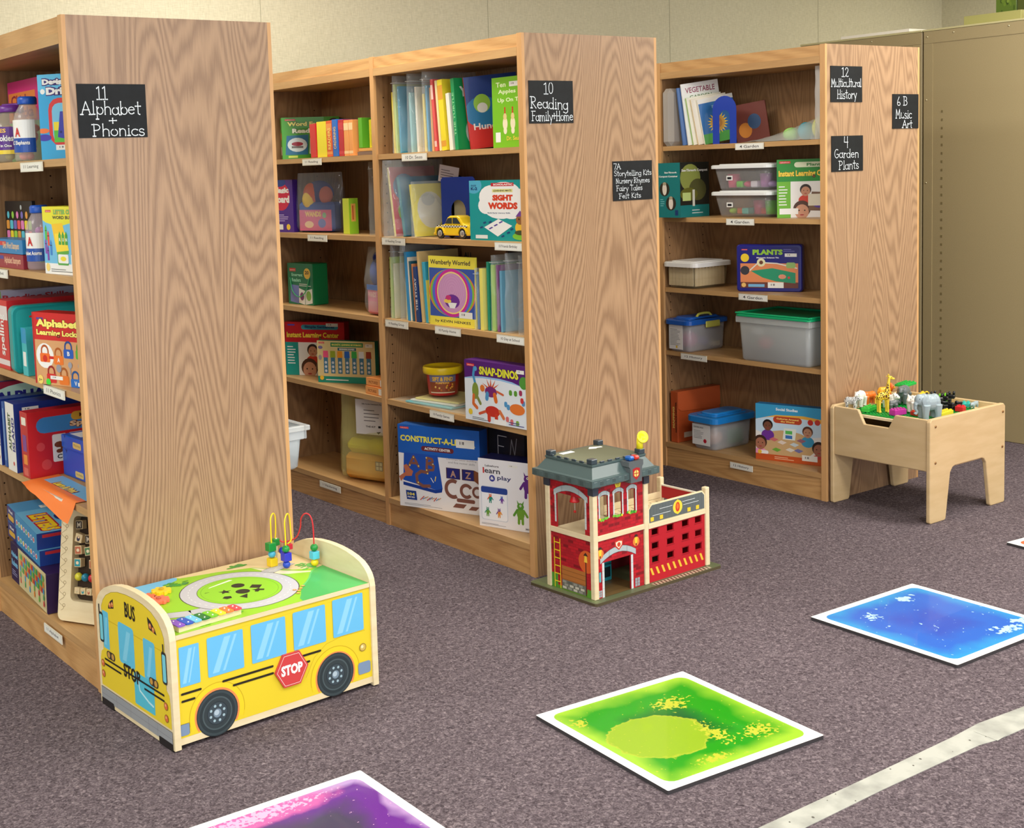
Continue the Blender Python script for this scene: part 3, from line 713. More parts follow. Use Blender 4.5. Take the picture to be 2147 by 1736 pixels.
m = MB(); m.box((-W2+.024,-D2+.018,.20),(W2-.024,D2-.018,.212),(60,48,36),'birch'); m.build('bottom_board', tb)
m = MB(); m.box((-W2+.04,-D2+.018,.371),(W2-.024,D2-.018,.381),(0,0,0),'pale_wood'); m.build('tray', tb)

def studs(m, x0, y0, z, nx, ny, p, col, r=None, h=.0045, n=10):
    for i in range(nx):
        for j in range(ny): m.lathe([(r or p*.3,0),(r or p*.3,h)],col,'plastic',(x0+p*(i+.5),y0+p*(j+.5),z),n,sm=False)
m = MB(); GP = (20,150,60); m.box((0,0,0),(.384,.384,.005),GP,'plastic',.001); studs(m,0,0,.005,24,24,.016,GP,h=.0035,n=8)
solo(m, 'brick_baseplate', 'green studded baseplate lying in the birch toy table', 'baseplate', (TX0+.055, TY0+.032, .3815))
BZ = .3905
def brick(x, y, z, nx, ny, col, rz, label, h=.019, name='toy_brick', grp='building bricks on the toy table'):
    m = MB(); p = .016; m.box((-nx*p/2,-ny*p/2,0),(nx*p/2,ny*p/2,h),col,'plastic',.0008); studs(m,-nx*p/2,-ny*p/2,h,nx,ny,p,col)
    return solo(m, name, label, 'toy brick', (x,y,z), rz, grp)
def tp(x, y): return (TX0+x, TY0+y)
brick(*tp(.105,.215),BZ,4,2,(196,56,160),-8,'magenta toy brick between the giraffe and the grey elephant',.022)
brick(*tp(.215,.082),BZ,6,2,(236,214,60),6,'long yellow toy brick at the near rim of the toy table',.016)
brick(*tp(.178,.120),BZ,2,2,(240,150,170),20,'pink toy brick beside the black bricks',.019)
brick(*tp(.150,.155),BZ,3,2,(200,60,30),-15,'rust red toy brick behind the pink brick',.016)
brick(*tp(.335,.085),BZ,2,2,(220,40,50),10,'bright red toy brick near the right rim of the table',.02)
brick(*tp(.388,.288),BZ+.0247,5,2,(244,208,60),25,'yellow toy brick raised behind the black bricks',.016)
brick(*tp(.383,.286),BZ,4,3,(60,60,62),25,'dark grey toy brick under the raised yellow brick',.02)
brick(*tp(.440,.225),BZ+.0242,3,2,(120,204,50),-12,'lime toy brick beside the raised yellow brick',.012)
brick(*tp(.440,.225),BZ,3,2,(40,40,42),-12,'small dark toy brick under the lime brick',.0195)
brick(*tp(.445,.13),BZ,3,2,(60,190,180),30,'turquoise toy brick near the far rim of the table',.014)
brick(*tp(.098,.346),BZ,5,2,(60,190,70),14,'bright green toy brick behind the giraffe',.016)
rg = random.Random(21)
for i in range(11):
    x = .225+.05*(i%4)+rg.uniform(-.008,.008); y = .125+.05*(i//4)+rg.uniform(-.008,.008)
    m = MB(); a = rg.uniform(.026,.036); b_ = rg.uniform(.02,.03); h = rg.uniform(.018,.026)
    m.box((-a/2,-b_/2,0),(a/2,b_/2,h),(20,20,22),'plastic',.002); m.box((-a/2,-b_/2,h+.0002),(-a/2+.008,b_/2,h+.011),(20,20,22),'plastic',.002); m.ell((a*.2,0,h+.004),(.008,.008,.008),(24,24,26))
    solo(m,'black_toy_part','black plastic train or wheel pieces heaped on the toy table','toy brick',(*tp(x,y),BZ),rg.uniform(0,180),'heap of black toy pieces')
for i in range(5):
    x = .29+.042*(i%3)+rg.uniform(-.006,.006); y = .15+.055*(i//3)
    m = MB(); m.box((-.013,-.011,0),(.013,.011,.016),(22,22,24),'plastic',.003); m.tube([(-.008,0,.016),(-.009,0,.030)],.005,(22,22,24)); m.tube([(.008,0,.016),(.009,0,.028)],.005,(22,22,24))
    solo(m,'black_toy_part','black plastic train or wheel pieces heaped on the toy table','toy brick',(*tp(x,y),BZ+.0385),rg.uniform(0,180),'heap of black toy pieces')
# palm like tree: tan pillar and green plate
m = MB(); m.box((-.012,-.012,0),(.012,.012,.062),(206,190,140),'plastic',.002); o = None
tr = thing('toy_tree', 'toy tree of a tan pillar under a green studded plate', 'toy', (*tp(.405,.385),BZ), 10)
m.build('trunk', tr); m = MB(); m.box((-.048,-.026,.062),(.048,.026,.072),(30,176,70),'plastic',.001); studs(m,-.048,-.024,.072,6,3,.016,(30,176,70)); m.build('top_plate', tr)

# ---- toy animals
def animmat(key, base, spot, kind, scale):
    m, nt, b = newmat(key); l = nt.links.new
    tc = N(nt, 'ShaderNodeTexCoord')
    if kind == 'spots':
        v = N(nt, 'ShaderNodeTexVoronoi', feature='DISTANCE_TO_EDGE'); v.inputs['Scale'].default_value = scale; l(tc.outputs['Object'], v.inputs['Vector'])
        sp = N(nt, 'ShaderNodeSeparateXYZ'); l(tc.outputs['Object'], sp.inputs[0])
        g = N(nt, 'ShaderNodeMath', operation='GREATER_THAN'); g.inputs[1].default_value = .12; l(v.outputs[0], g.inputs[0])
        z1 = N(nt, 'ShaderNodeMath', operation='GREATER_THAN'); z1.inputs[1].default_value = .052; l(sp.outputs[2], z1.inputs[0])
        z2 = N(nt, 'ShaderNodeMath', operation='LESS_THAN'); z2.inputs[1].default_value = .118; l(sp.outputs[2], z2.inputs[0])
        x1 = N(nt, 'ShaderNodeMath', operation='LESS_THAN'); x1.inputs[1].default_value = .021; l(sp.outputs[0], x1.inputs[0])
        a = N(nt, 'ShaderNodeMath', operation='MULTIPLY'); l(g.outputs[0], a.inputs[0]); l(z1.outputs[0], a.inputs[1])
        c = N(nt, 'ShaderNodeMath', operation='MULTIPLY'); l(a.outputs[0], c.inputs[0]); l(z2.outputs[0], c.inputs[1])
        d = N(nt, 'ShaderNodeMath', operation='MULTIPLY'); l(c.outputs[0], d.inputs[0]); l(x1.outputs[0], d.inputs[1]); f = d.outputs[0]
    else:
        v = N(nt, 'ShaderNodeTexWave'); v.inputs['Scale'].default_value = scale; v.inputs['Distortion'].default_value = 6; v.inputs['Detail Scale'].default_value = 2; l(tc.outputs['Object'], v.inputs['Vector'])
        g = N(nt, 'ShaderNodeMath', operation='GREATER_THAN'); g.inputs[1].default_value = .56; l(v.outputs['Fac'], g.inputs[0]); f = g.outputs[0]
    mx = N(nt, 'ShaderNodeMix', data_type='RGBA'); mx.inputs['A'].default_value = L4(base); mx.inputs['B'].default_value = L4(spot)
    l(f, mx.inputs['Factor']); l(mx.outputs['Result'], b.inputs['Base Color']); b.inputs['Roughness'].default_value = .35
animmat('giraffe', (240,206,60), (96,62,16), 'spots', 95)
animmat('zebra', (232,232,226), (50,50,54), 'wave', 62)
colmat('toy', .33, .5)
def voxel(o, s=.0016, sm=6):
    r = o.modifiers.new('r', 'REMESH'); r.mode = 'VOXEL'; r.voxel_size = s; r.use_smooth_shade = True
    k = o.modifiers.new('s', 'SMOOTH'); k.factor = .6; k.iterations = sm; return o
def plainmat(key, c, rough=.33):
    m, nt, b = newmat(key); b.inputs['Base Color'].default_value = L4(c); b.inputs['Roughness'].default_value = rough
for k, c in (('toy_grey',(150,166,172)),('toy_white',(232,230,222)),('toy_cream',(226,214,184)),('toy_orange',(232,116,40)),('toy_dark',(104,110,112)),('toy_yel',(240,170,40))): plainmat(k, c)
def quad(name, label, loc, rz, mat, L=.05, bw=.017, bh=.019, leg=.03, lr=.0065, head=(.012,.009,.010), neck=.01, snout=.008, ear=.005, extra=None, s=.0016, eyes=True, mane=None, tail=True):
    """animal facing local +x, standing at z=0"""
    loc = (loc[0], loc[1], loc[2]+.0022)
    r = thing(name, label, 'toy animal', loc, rz, 'plastic toy animals on the toy table')
    m = MB(); zc = leg+bh*.75
    m.ell((0,0,zc),(L*.55,bw,bh),(0,0,0),mat); m.ell((L*.32,0,zc+bh*.12),(L*.27,bw*.98,bh*1.0),(0,0,0),mat); m.ell((-L*.3,0,zc+bh*.05),(L*.28,bw*1.02,bh*.98),(0,0,0),mat)
    for sx in (-1,1):
        for sy in (-1,1):
            x = sx*L*.36; y = sy*bw*.58
            m.tube([(x,y,zc-bh*.2),(x+.001*sx,y,leg*.5),(x,y,.004),(x+.0015,y,0)],[lr*1.5,lr*1.05,lr,lr*1.15],(0,0,0),mat)
    hx = L*.55+neck*.7; hz = zc+bh*.35+neck
    m.tube([(L*.38,0,zc+bh*.2),(L*.5,0,zc+bh*.4+neck*.4),(hx,0,hz)],[bh*.75,bh*.6,head[2]*.8],(0,0,0),mat)
    m.ell((hx,0,hz),head,(0,0,0),mat)
    if snout: m.ell((hx+head[0]*.9,0,hz-head[2]*.25),(snout,head[1]*.62,head[2]*.55),(0,0,0),mat)
    for sy in (-1,1):
        if ear: m.ell((hx-head[0]*.3,sy*head[1]*.85,hz+head[2]*.85),(ear*.6,ear*.5,ear),(0,0,0),mat)
    if tail: m.tube([(-L*.52,0,zc+bh*.4),(-L*.62,0,zc),(-L*.6,0,zc-bh*.6)],[.0028,.0022,.0026],(0,0,0),mat)
    if extra: extra(m, hx, hz, zc)
    o = m.build('body', r); voxel(o, s)
    if eyes:
        for sy in (-1,1):
            m = MB(); m.ell((hx+head[0]*.5,sy*head[1]*.80,hz+head[2]*.25),(.0018,.0018,.0018),(14,12,12),'toy',8,6); m.build('eye', r)
    if mane:
        m = MB(); m.ell((hx-head[0]*.35,0,hz),(head[0]*.75,head[1]*1.75,head[2]*1.75),mane,'toy'); m.build('mane', r)
    return r
def gir(m, hx, hz, zc): pass
# giraffe (neck built as its own long column)
gr = thing('toy_giraffe', 'yellow spotted toy giraffe, tallest of the toy animals', 'toy animal', (*tp(.108,.285),BZ), -32, 'plastic toy animals on the toy table')
m = MB(); g = 'giraffe'
m.ell((-.003,0,.066),(.024,.013,.017),(0,0,0),g); m.ell((.012,0,.072),(.014,.0125,.019),(0,0,0),g)
for sx, sy in ((-.020,.007),(-.018,-.007),(.014,.007),(.016,-.007)): m.tube([(sx,sy,.066),(sx,sy,.034),(sx+.001,sy,.008),(sx+.002,sy,0)],[.0085,.0052,.0048,.0072],(0,0,0),g)
m.tube([(.012,0,.075),(.019,0,.098),(.022,0,.122),(.024,0,.139)],[.013,.0085,.0065,.0058],(0,0,0),g)
m.ell((.029,0,.141),(.010,.0062,.007),(0,0,0),g); m.ell((.041,0,.136),(.008,.0048,.0045),(0,0,0),g)
for sy in (-1,1): m.tube([(.023,sy*.003,.145),(.021,sy*.0035,.156)],[.002,.0026],(0,0,0),g); m.ell((.019,sy*.010,.145),(.003,.006,.0025),(0,0,0),g)
m.tube([(-.027,0,.072),(-.033,0,.055),(-.032,0,.036)],[.0025,.002,.003],(0,0,0),g)
voxel(m.build('body', gr), .0015, 5)
for sy in (-1,1):
    m = MB(); m.ell((.032,sy*.0058,.143),(.0016,.0016,.0016),(14,12,12),'toy',8,6); m.build('eye', gr)
# grey elephant facing left-back
def trunk(m, hx, hz, zc):
    m.tube([(hx+.008,0,hz-.002),(hx+.020,0,hz-.014),(hx+.021,0,hz-.034),(hx+.012,0,hz-.048),(hx+.018,0,hz-.056),(hx+.026,0,hz-.050)],[.010,.0085,.007,.006,.005,.0045],(0,0,0),'toy_grey')
    for sy in (-1,1):
        m.ell((hx-.010,sy*.021,hz-.004),(.015,.004,.021),(0,0,0),'toy_grey'); m.tube([(hx+.012,sy*.007,hz-.012),(hx+.024,sy*.009,hz-.020)],[.0028,.0016],(0,0,0),'toy_grey')
quad('toy_elephant','light grey toy elephant with curled trunk at the near corner of the toy table',(*tp(.108,.075),BZ+.001),158,'toy_grey',L=.074,bw=.028,bh=.034,leg=.038,lr=.012,head=(.023,.019,.023),neck=.002,snout=0,ear=0,extra=trunk)
quad('toy_elephant','white and grey toy elephant calf behind the large grey elephant',(*tp(.185,.195),BZ),176,'toy_white',L=.046,bw=.018,bh=.021,leg=.030,lr=.008,head=(.013,.012,.014),neck=.001,snout=.005,ear=.008)
quad('toy_zebra','black and white striped toy zebra beside the notch of the table',(*tp(.060,.405),BZ),-62,'zebra',L=.042,bw=.0135,bh=.016,leg=.024,lr=.0052,head=(.010,.008,.010),neck=.004,snout=.009,ear=.005)
def saddle(m, hx, hz, zc): m.lathe([(.006,0),(.006,.008)],(0,0,0),'toy_white',(0,0,zc+.016),12)
quad('toy_bear','cream toy polar bear with a stud on its back behind the giraffe',(*tp(.135,.415),BZ+.002),196,'toy_white',L=.058,bw=.018,bh=.020,leg=.028,lr=.0085,head=(.013,.011,.011),neck=.003,snout=.008,ear=.004,extra=saddle,tail=False)
quad('toy_bear','white toy panda facing the camera behind the magenta brick',(*tp(.205,.325),BZ),-70,'toy_white',L=.040,bw=.017,bh=.018,leg=.022,lr=.008,head=(.014,.013,.013),neck=.004,snout=.006,ear=.006,tail=False)
quad('toy_hippo','dark green grey toy hippo calf between the giraffe and the panda',(*tp(.170,.285),BZ),-20,'toy_dark',L=.034,bw=.012,bh=.013,leg=.016,lr=.006,head=(.010,.009,.009),neck=.001,snout=.007,ear=.003)
quad('toy_lion','orange toy lion with its mane, furthest back on the toy table',(*tp(.295,.412),BZ+.004),-24,'toy_yel',L=.050,bw=.015,bh=.017,leg=.030,lr=.0065,head=(.012,.010,.011),neck=.008,snout=.007,ear=.004,mane=(226,100,34))
quad('toy_tiger','orange toy tiger lying low left of the lion',(*tp(.215,.428),BZ),176,'toy_orange',L=.060,bw=.014,bh=.015,leg=.026,lr=.006,head=(.011,.010,.010),neck=.003,snout=.006,ear=.004)
quad('toy_tiger','second orange toy tiger cub between the panda and the lion',(*tp(.236,.378),BZ),-30,'toy_orange',L=.044,bw=.012,bh=.013,leg=.024,lr=.0055,head=(.010,.009,.009),neck=.003,snout=.005,ear=.004)
quad('toy_rhino','dark grey toy rhinoceros in front of the toy tree',(*tp(.322,.338),BZ),200,'toy_dark',L=.066,bw=.023,bh=.025,leg=.030,lr=.010,head=(.016,.012,.013),neck=.002,snout=.012,ear=.005,extra=lambda m,hx,hz,zc: m.tube([(hx+.02,0,hz),(hx+.024,0,hz+.014)],[.005,.0015],(0,0,0),'toy_dark'))
quad('toy_seal','pale grey toy seal lying at the right rim of the toy table',(*tp(.43,.085),BZ),10,'toy_grey',L=.05,bw=.010,bh=.009,leg=.008,lr=.004,head=(.010,.007,.006),neck=.0,snout=.010,ear=0)

# ================================================================== bus activity table
BR = 3.0
bus = thing('activity_table', 'yellow bus shaped wooden activity table standing against the nearest bookcase', 'table', (-.835,.281,0), BR)
BL, BD, BTH = .638, .440, .300
YEL = (230,204,46); WOODC = (226,200,154)
def endshape(n=20):
    p = [(0,.0)]
    p += [(0,.285),(.004,.305),(.012,.320),(.026,.334),(.045,.346),(.075,.356),(.11,.363),(.15,.3675),(.185,.369),(.22,.3685),(.26,.366),(.30,.360),(.34,.350),(.375,.336),(.40,.321),(.418,.304),(.430,.286),(.434,.265)]
    p += [(.434,0)]
    return p
ES = endshape()
for x0, side in ((0,0),(BL-.018,1)):
    m = MB(); m.prism([(a, b_) for a, b_ in ES], (x0,.004,.004), (0,1,0), (0,0,1), (.018,0,0), (0,0,0), 'pale_wood')
    if side == 0:
        # printed face looks towards -x: u runs from the back corner to the near corner
        A = Art(m, (0, .004+.434, .004), (0,-1,0), (0,0,1), 1, 1)
        A.dz = .00003
        f = lambda s_, z: (.434-s_, z-.004)
        inset = [f(a, b_+.004) for a, b_ in [(.012,.053),(.012,.115),(.016,.14),(.030,.152),(.030,.21),(.030,.285),(.040,.302),(.060,.322),(.095,.338),(.14,.347),(.19,.350),(.24,.349),(.29,.344),(.33,.334),(.365,.318),(.385,.300),(.398,.28),(.398,.16),(.412,.15),(.420,.13),(.420,.053)]]
        A.poly(inset, YEL)
        A.line(inset[3:18], .0012, (150,130,20), False)
        A.poly([f(*q) for q in ((.044,.252),(.395,.252),(.395,.2545),(.044,.2545))], (206,176,30))
        # windows
        for a0, a1, z0, z1 in ((.357,.395,.165,.275),(.205,.293+.005,.152,.268),(.085,.150,.148,.262)):
            A.rrect(.434-a1, z0, a1-a0, z1-z0-.004, (96,192,226), .12)
            A.poly([(.434-a1+(a1-a0)*.2, z0+.01),(.434-a1+(a1-a0)*.45,z0+.01),(.434-a1+(a1-a0)*.8,z1-.02),(.434-a1+(a1-a0)*.55,z1-.02)], (130,208,236))
        A.rrect(.434-.215,.062,.115,.088,(84,190,214),.05); A.line([(.23,.146),(.245,.125),(.25,.105),(.30,.088),(.325,.084)],.006,(190,232,240))
        # top lights
        for pts in (([(.352,.288),(.352,.296),(.338,.312),(.320,.322),(.318,.296)]),([(.118,.325),(.098,.318),(.078,.302),(.068,.288),(.112,.294)])):
            A.poly([f(*q) for q in pts], (44,38,36))
        for s_, z in ((.341,.300),(.326,.305),(.103,.304),(.086,.298)): A.circ(.434-s_, z-.004, .0075, (206,120,60)); A.circ(.434-s_-.001, z-.002, .003, (240,190,130))
        A.text('BUS', .434-.250, .287, .062, .042, (30,26,20), .03)
        # mirrors
        for s0, z0 in ((.398,.178),(.030,.165)):
            A.rrect(.434-s0-.018, z0, .026, .085, (40,44,44), .3); A.rrect(.434-s0-.014, z0+.006, .018, .072, (120,206,222), .25)
            A.rect(.434-s0-.018+(.008 if s0<.1 else 0), z0+.08, .006, .025, (40,40,40))
        for s0 in (.378, .125):
            A.rrect(.434-s0, .140, .052, .022, (60,50,40), .5)
            for q in (.013, .038): A.circ(.434-s0+q, .151, .0085, (196,150,70)); 
        for z in (.131, .116): 
            A.rect(.434-.392, z, .10, .0055, (30,28,24)); A.rect(.434-.155, z, .112, .0055, (30,28,24))
        A.rect(.434-.30,.131,.16,.0055,(30,28,24))
        A.text('STOP', .434-.275, .118, .098, .038, (30,26,20), .03)
        for s_, z in ((.405,.122),(.405,.092),(.036,.112),(.036,.080)): A.circ(.434-s_, z-.004, .0105, (150,96,40)); A.circ(.434-s_, z-.004, .0085, (216,110,60)); A.circ(.434-s_-.002, z-.002, .0035, (240,180,140))
        A.rect(.434-.424, .012, .416, .036, (150,154,158)); A.rect(.434-.424,.0475,.416,.0012,(70,70,70)); A.rect(.434-.424,.029,.416,.0008,(110,112,116))
        for s_ in (.33,.245,.14,.09): A.rect(.434-s_,.012,.0008,.036,(110,112,116))
        for s_ in (.424,.083): A.rect(.434-s_, -.003, .075, .018, (34,32,32))
        for s_ in (.424,.083): A.rrect(.434-s_, -.003, .075, .020, (30,28,28), .1)
    o = m.build('end_panel', bus)
m = MB(); m.box((.018,.010,.012),(BL-.018,.434,BTH-.012),WOODC,'pale_wood')
# printed long side: faces -y
A = Art(m, (0,.010,0), (1,0,0), (0,0,1), 1, 1)
A.dz = .00003
A.rect(.018,.030,BL-.036,.258,YEL)
A.line([(.105,.275),(.60,.275)],.0008,(216,188,34),False)
def fender(cx):
    A.ring(cx,.067,.060,.082,(228,196,34),-20,200); A.ring(cx,.067,.0,.079,(240,208,40),-20,200); A.ring(cx,.067,.0,.066,(226,140,80),-32,212); A.ring(cx,.067,.080,.0812,(190,160,30),-10,190)
fender(.127); fender(.496)
A.line([(.40,.085),(.43,.135),(.47,.162),(.52,.170),(.60,.168)],.0010,(196,166,30),False)
def wheel(cx, cz, r):
    for k, c in ((1,(40,48,52)),(.96,(58,70,74)),(.86,(44,54,58)),(.72,(74,88,92)),(.66,(52,62,66)),(.50,(36,46,52))): A.circ(cx, cz, r*k, c, 36)
    A.circ(cx, cz, r*.47, (60,72,80), 30)
    for i in range(8): A.circ(cx+r*.34*math.cos(i*.785+.3), cz+r*.34*math.sin(i*.785+.3), r*.062, (160,186,196), 10); A.k -= .8
    A.k += 1; A.circ(cx, cz, r*.19, (120,140,156)); A.circ(cx-.002, cz+.002, r*.12, (176,194,206))
wheel(.127,.067,.0605); wheel(.496,.069,.0605)
for x0, z0, x1, z1 in ((.026,.162,.083,.266),(.106,.166,.212,.270),(.236,.168,.342,.272),(.366,.170,.470,.274),(.494,.172,.596,.278)):
    A.rrect(x0, z0, x1-x0, z1-z0, (104,186,232), .04)
    wv = x1-x0
    A.poly([(x0+wv*.12,z0+.008),(x0+wv*.30,z0+.008),(x0+wv*.66,z1-.008),(x0+wv*.48,z1-.008)], (142,206,240))
    A.poly([(x0+wv*.40,z0+.008),(x0+wv*.47,z0+.008),(x0+wv*.83,z1-.008),(x0+wv*.76,z1-.008)], (142,206,240))
for a, b_, z in ((.026,.085,.141),(.145,.300,.143),(.375,.452,.146),(.026,.066,.122),(.175,.300,.124),(.375,.415,.126)): A.rrect(a, z, b_-a, .006, (40,34,24), .5)
A.rrect(.019,.036,.026,.030,(124,146,176),.2); A.rrect(.572,.046,.042,.034,(124,146,176),.2)
A.line([(.019,.066),(.045,.066),(.045,.038)],.0008,(60,60,60),False)
A.circ(.590,.122,.0115,(150,120,50)); A.circ(.590,.122,.0095,(206,176,90)); A.circ(.588,.124,.0045,(244,226,170))
m.build('body', bus)
hexp = lambda r: [(r*math.cos(R_(60*i)), r*math.sin(R_(60*i))) for i in range(6)]
m = MB(); m.prism(hexp(.052), (.353,.0085,.124), (1,0,0), (0,0,1), (0,-.006,0), (206,66,68), 'card')
A2 = Art(m, (.353,.0025,.124), (1,0,0), (0,0,1), 1, 1)
for i in range(6):
    a, b_ = hexp(.0465)[i], hexp(.0465)[(i+1) % 6]; A2.line([a, b_], .0012, (244,220,214), False); A2.k -= .9
A2.k += 1; A2.text('STOP', -.034, -.0135, .068, .029, (246,244,240), .05); m.build('stop_sign', bus)
for x in (.06,.58):
    for y in (.05,.40):
        m = MB(); m.lathe([(.009,0),(.011,.008),(.008,.012)],(206,206,204),'plastic',(x,y,0),12); m.build('foot', bus)
# table top with printed map
m = MB(); m.box((.019,.006,BTH-.012),(BL-.019,.438,BTH),WOODC,'pale_wood')
LIM = (150,208,40)
A = Art(m, (0,0,BTH), (1,0,0), (0,1,0), 1, 1)
A.dz = .00003
A.rect(.020,.007,BL-.040,.430,LIM)
rg = random.Random(4)
A.poly([(.020,.437),(.020,.34),(.06,.335),(.12,.36),(.17,.385),(.235,.41),(.25,.437)], (110,190,230))
A.poly([(.24,.437),(.25,.42),(.31,.405),(.36,.395),(.42,.372),(.455,.36),(.50,.30),(.53,.26),(.57,.235),(.617,.222),(.617,.437)], (236,214,160))
A.poly([(.45,.36),(.48,.32),(.505,.275),(.54,.235),(.575,.205),(.59,.19),(.57,.20),(.50,.235),(.47,.265)], (236,226,190))
A.poly([(.617,.235),(.59,.228),(.565,.212),(.545,.19),(.525,.165),(.50,.140),(.470,.115),(.445,.085),(.425,.055),(.405,.03),(.40,.008),(.617,.008)], (70,178,92))
A.line([(.59,.228),(.565,.212),(.545,.19),(.525,.165),(.50,.140),(.470,.115)],.005,(96,200,110))
# road spur and ring
def road(pts, w_=.046):
    A.line(pts, w_+.003, (60,56,60), False); A.k -= .0; A.line(pts, w_, (192,194,200), False)
road([(.42,.27),(.47,.295),(.56,.325)], .040); road([(.20,.125),(.13,.13),(.06,.16),(.020,.185)], .042)
A.ring(.322,.207,.116,.1655,(56,52,56),n=48); A.ring(.322,.207,.118,.163,(196,198,204),n=48)
for i in range(40):
    t0 = R_(9*i); A.line([(.322+.141*math.cos(t0+k*.035), .207+.141*math.sin(t0+k*.035)) for k in (0,1,2)], .0018, (240,240,240), False); A.k -= .98
A.k += 1
for i in range(6): A.line([(.45+.02*i,.285+.0065*i),(.46+.02*i,.288+.0065*i)],.0015,(240,240,240),False); A.k -= .98
A.k += 1
A.ring(.322,.207,0,.1165,(146,210,44),n=48); A.ring(.322,.207,.106,.1075,(108,170,30),n=48)
A.poly([(.262,.278),(.272,.285),(.345,.305),(.352,.297)], (236,246,224))
A.text('abc',.235,.245,.014,.008,(70,110,30))
BLK = (18,28,12)
def star(cx, cy, r): A.poly([(cx+(r if i % 2 == 0 else r*.45)*math.cos(R_(36*i)), cy+(r if i % 2 == 0 else r*.45)*math.sin(R_(36*i))) for i in range(10)], BLK)
star(.283,.220,.019)
A.ell(.338,.244,.019,.019,BLK); A.poly([(.352,.205),(.372,.224),(.392,.203),(.372,.184)],BLK); A.ell(.322,.190,.020,.020,BLK)
A.poly([(.345,.165),(.352,.158),(.362,.166),(.371,.158),(.378,.168),(.368,.178),(.371,.186),(.358,.182),(.348,.186),(.352,.174)][::-1],BLK)
A.poly([(.250,.176),(.262,.186),(.277,.178),(.272,.162),(.256,.162)],BLK); A.poly([(.292,.157),(.322,.165),(.302,.132)],BLK)
def bush(cx, cy, rx, ry, col, n=26):
    for i in range(n):
        a = rg.uniform(0,6.28); q = rg.uniform(.1,1)
        c = tuple(min(255, int(v+rg.uniform(-16,16))) for v in col)
        A.ell(cx+rx*q*math.cos(a), cy+ry*q*math.sin(a), rg.uniform(.005,.012), rg.uniform(.003,.006), c, 7); A.k -= .9
    A.k += 1
bush(.205,.375,.05,.022,(60,150,60)); bush(.43,.405,.035,.014,(70,160,60)); bush(.575,.262,.03,.03,(90,190,80)); bush(.03,.11,.02,.06,(60,160,40)); bush(.10,.035,.08,.012,(96,190,50)); bush(.21,.055,.025,.02,(110,190,50),14)
for (x, y) in ((.468,.112),(.452,.098),(.438,.085),(.424,.068),(.432,.098)): A.circ(x,y,.006,(236,150,90),8); A.circ(x,y,.0025,(240,220,120),6)
m.build('table_top', bus)
# gears
def gear(cx, cy, z, r, col, n=9, h=.010):
    p = []
    for i in range(n):
        for da, rr in ((-.34,.80),(-.20,1),(.20,1),(.34,.80)):
            a = 2*math.pi*(i+da)/n; p.append((rr*r*math.cos(a), rr*r*math.sin(a)))
    m = MB(); m.prism(p, (cx,cy,z), (1,0,0), (0,1,0), (0,0,h), col, 'plastic'); m.lathe([(.007,0),(.007,.004),(.003,.005)],tuple(int(v*.75) for v in col),'plastic',(cx,cy,z+h),10)
    bevel(m.build('gear', bus), .001)
gear(.088,.315,BTH+.0008,.031,(240,112,72)); gear(.108,.272,BTH+.0008,.030,(244,120,90)); gear(.150,.338,BTH+.0008,.028,(248,206,40),8)
# xylophone
XC_ = [(132,84,196),(30,84,190),(110,200,236),(16,120,50),(116,196,40),(244,226,50),(246,130,60),(238,74,84)]
xy = MB(); ax, ay = .034, .034; U = Vector((1,.06,0)).normalized(); V = Vector((-U.y,U.x,0))
def xp(u, v, z=0): q = Vector((ax,ay,0))+U*u+V*v; return (q.x, q.y, z)
xy.prism([(0,0),(.188,0),(.188,.048),(0,.048)], xp(0,-.016,BTH+.0008), tuple(U), tuple(V), (0,0,.014), (0,0,0), 'pale_wood')
xo = xy.build('xylophone_base', bus)
for i, c in enumerate(XC_):
    m = MB(); u0 = -.004+i*.0244; L_ = .058-.002*i
    p = []
    for (cx, cy, a0) in ((.0225-.006,L_-.006,0),(.006,L_-.006,90),(.006,.006,180),(.0225-.006,.006,270)):
        p += [(cx+.006*math.cos(R_(a0+22.5*k)), cy+.006*math.sin(R_(a0+22.5*k))) for k in range(5)]
    m.prism(p, xp(u0,-.022,BTH+.0162), tuple(U), tuple(V), (0,0,.003), c, 'plastic')
    for v in (-.010, .022-.002*i): q = xp(u0+.011, v, BTH+.0195); m.ell(q,(.0028,.0028,.0022),(226,226,226),'metal',8,5)
    m.build('xylophone_bar', bus)
# bead maze wires
def cr(pts, n=8):
    P = [Vector(p) for p in pts]; P = [P[0]*2-P[1]]+P+[P[-1]*2-P[-2]]; o = []
    for i in range(1, len(P)-2):
        for k in range(n):
            t = k/n; a, b_, c, d = P[i-1:i+3]
            o.append(.5*((2*b_)+(-a+c)*t+(2*a-5*b_+4*c-d)*t*t+(-a+3*b_-3*c+d)*t**3))
    o.append(P[-2]); return o
m = MB(); m.tube(cr([(.507,.333,BTH),(.507,.333,.41),(.510,.336,.442),(.524,.345,.452),(.536,.354,.438),(.538,.357,.40),(.538,.362,.37)]),.0021,(246,214,30)); m.build('wire', bus)
m = MB(); m.tube(cr([(.525,.284,BTH),(.525,.284,.40),(.526,.285,.442),(.540,.292,.458),(.552,.300,.442),(.556,.303,.40),(.556,.303,.375),(.548,.31,.362)]),.0021,(246,214,30)); m.build('wire', bus)
m = MB(); m.tube(cr([(.535,.333,.372),(.545,.325,.366),(.570,.30,.378),(.578,.285,.41),(.576,.275,.440),(.582,.262,.456),(.592,.252,.450),(.596,.245,.425),(.596,.243,.37),(.596,.243,BTH)]),.0021,(206,40,50)); m.build('wire', bus)
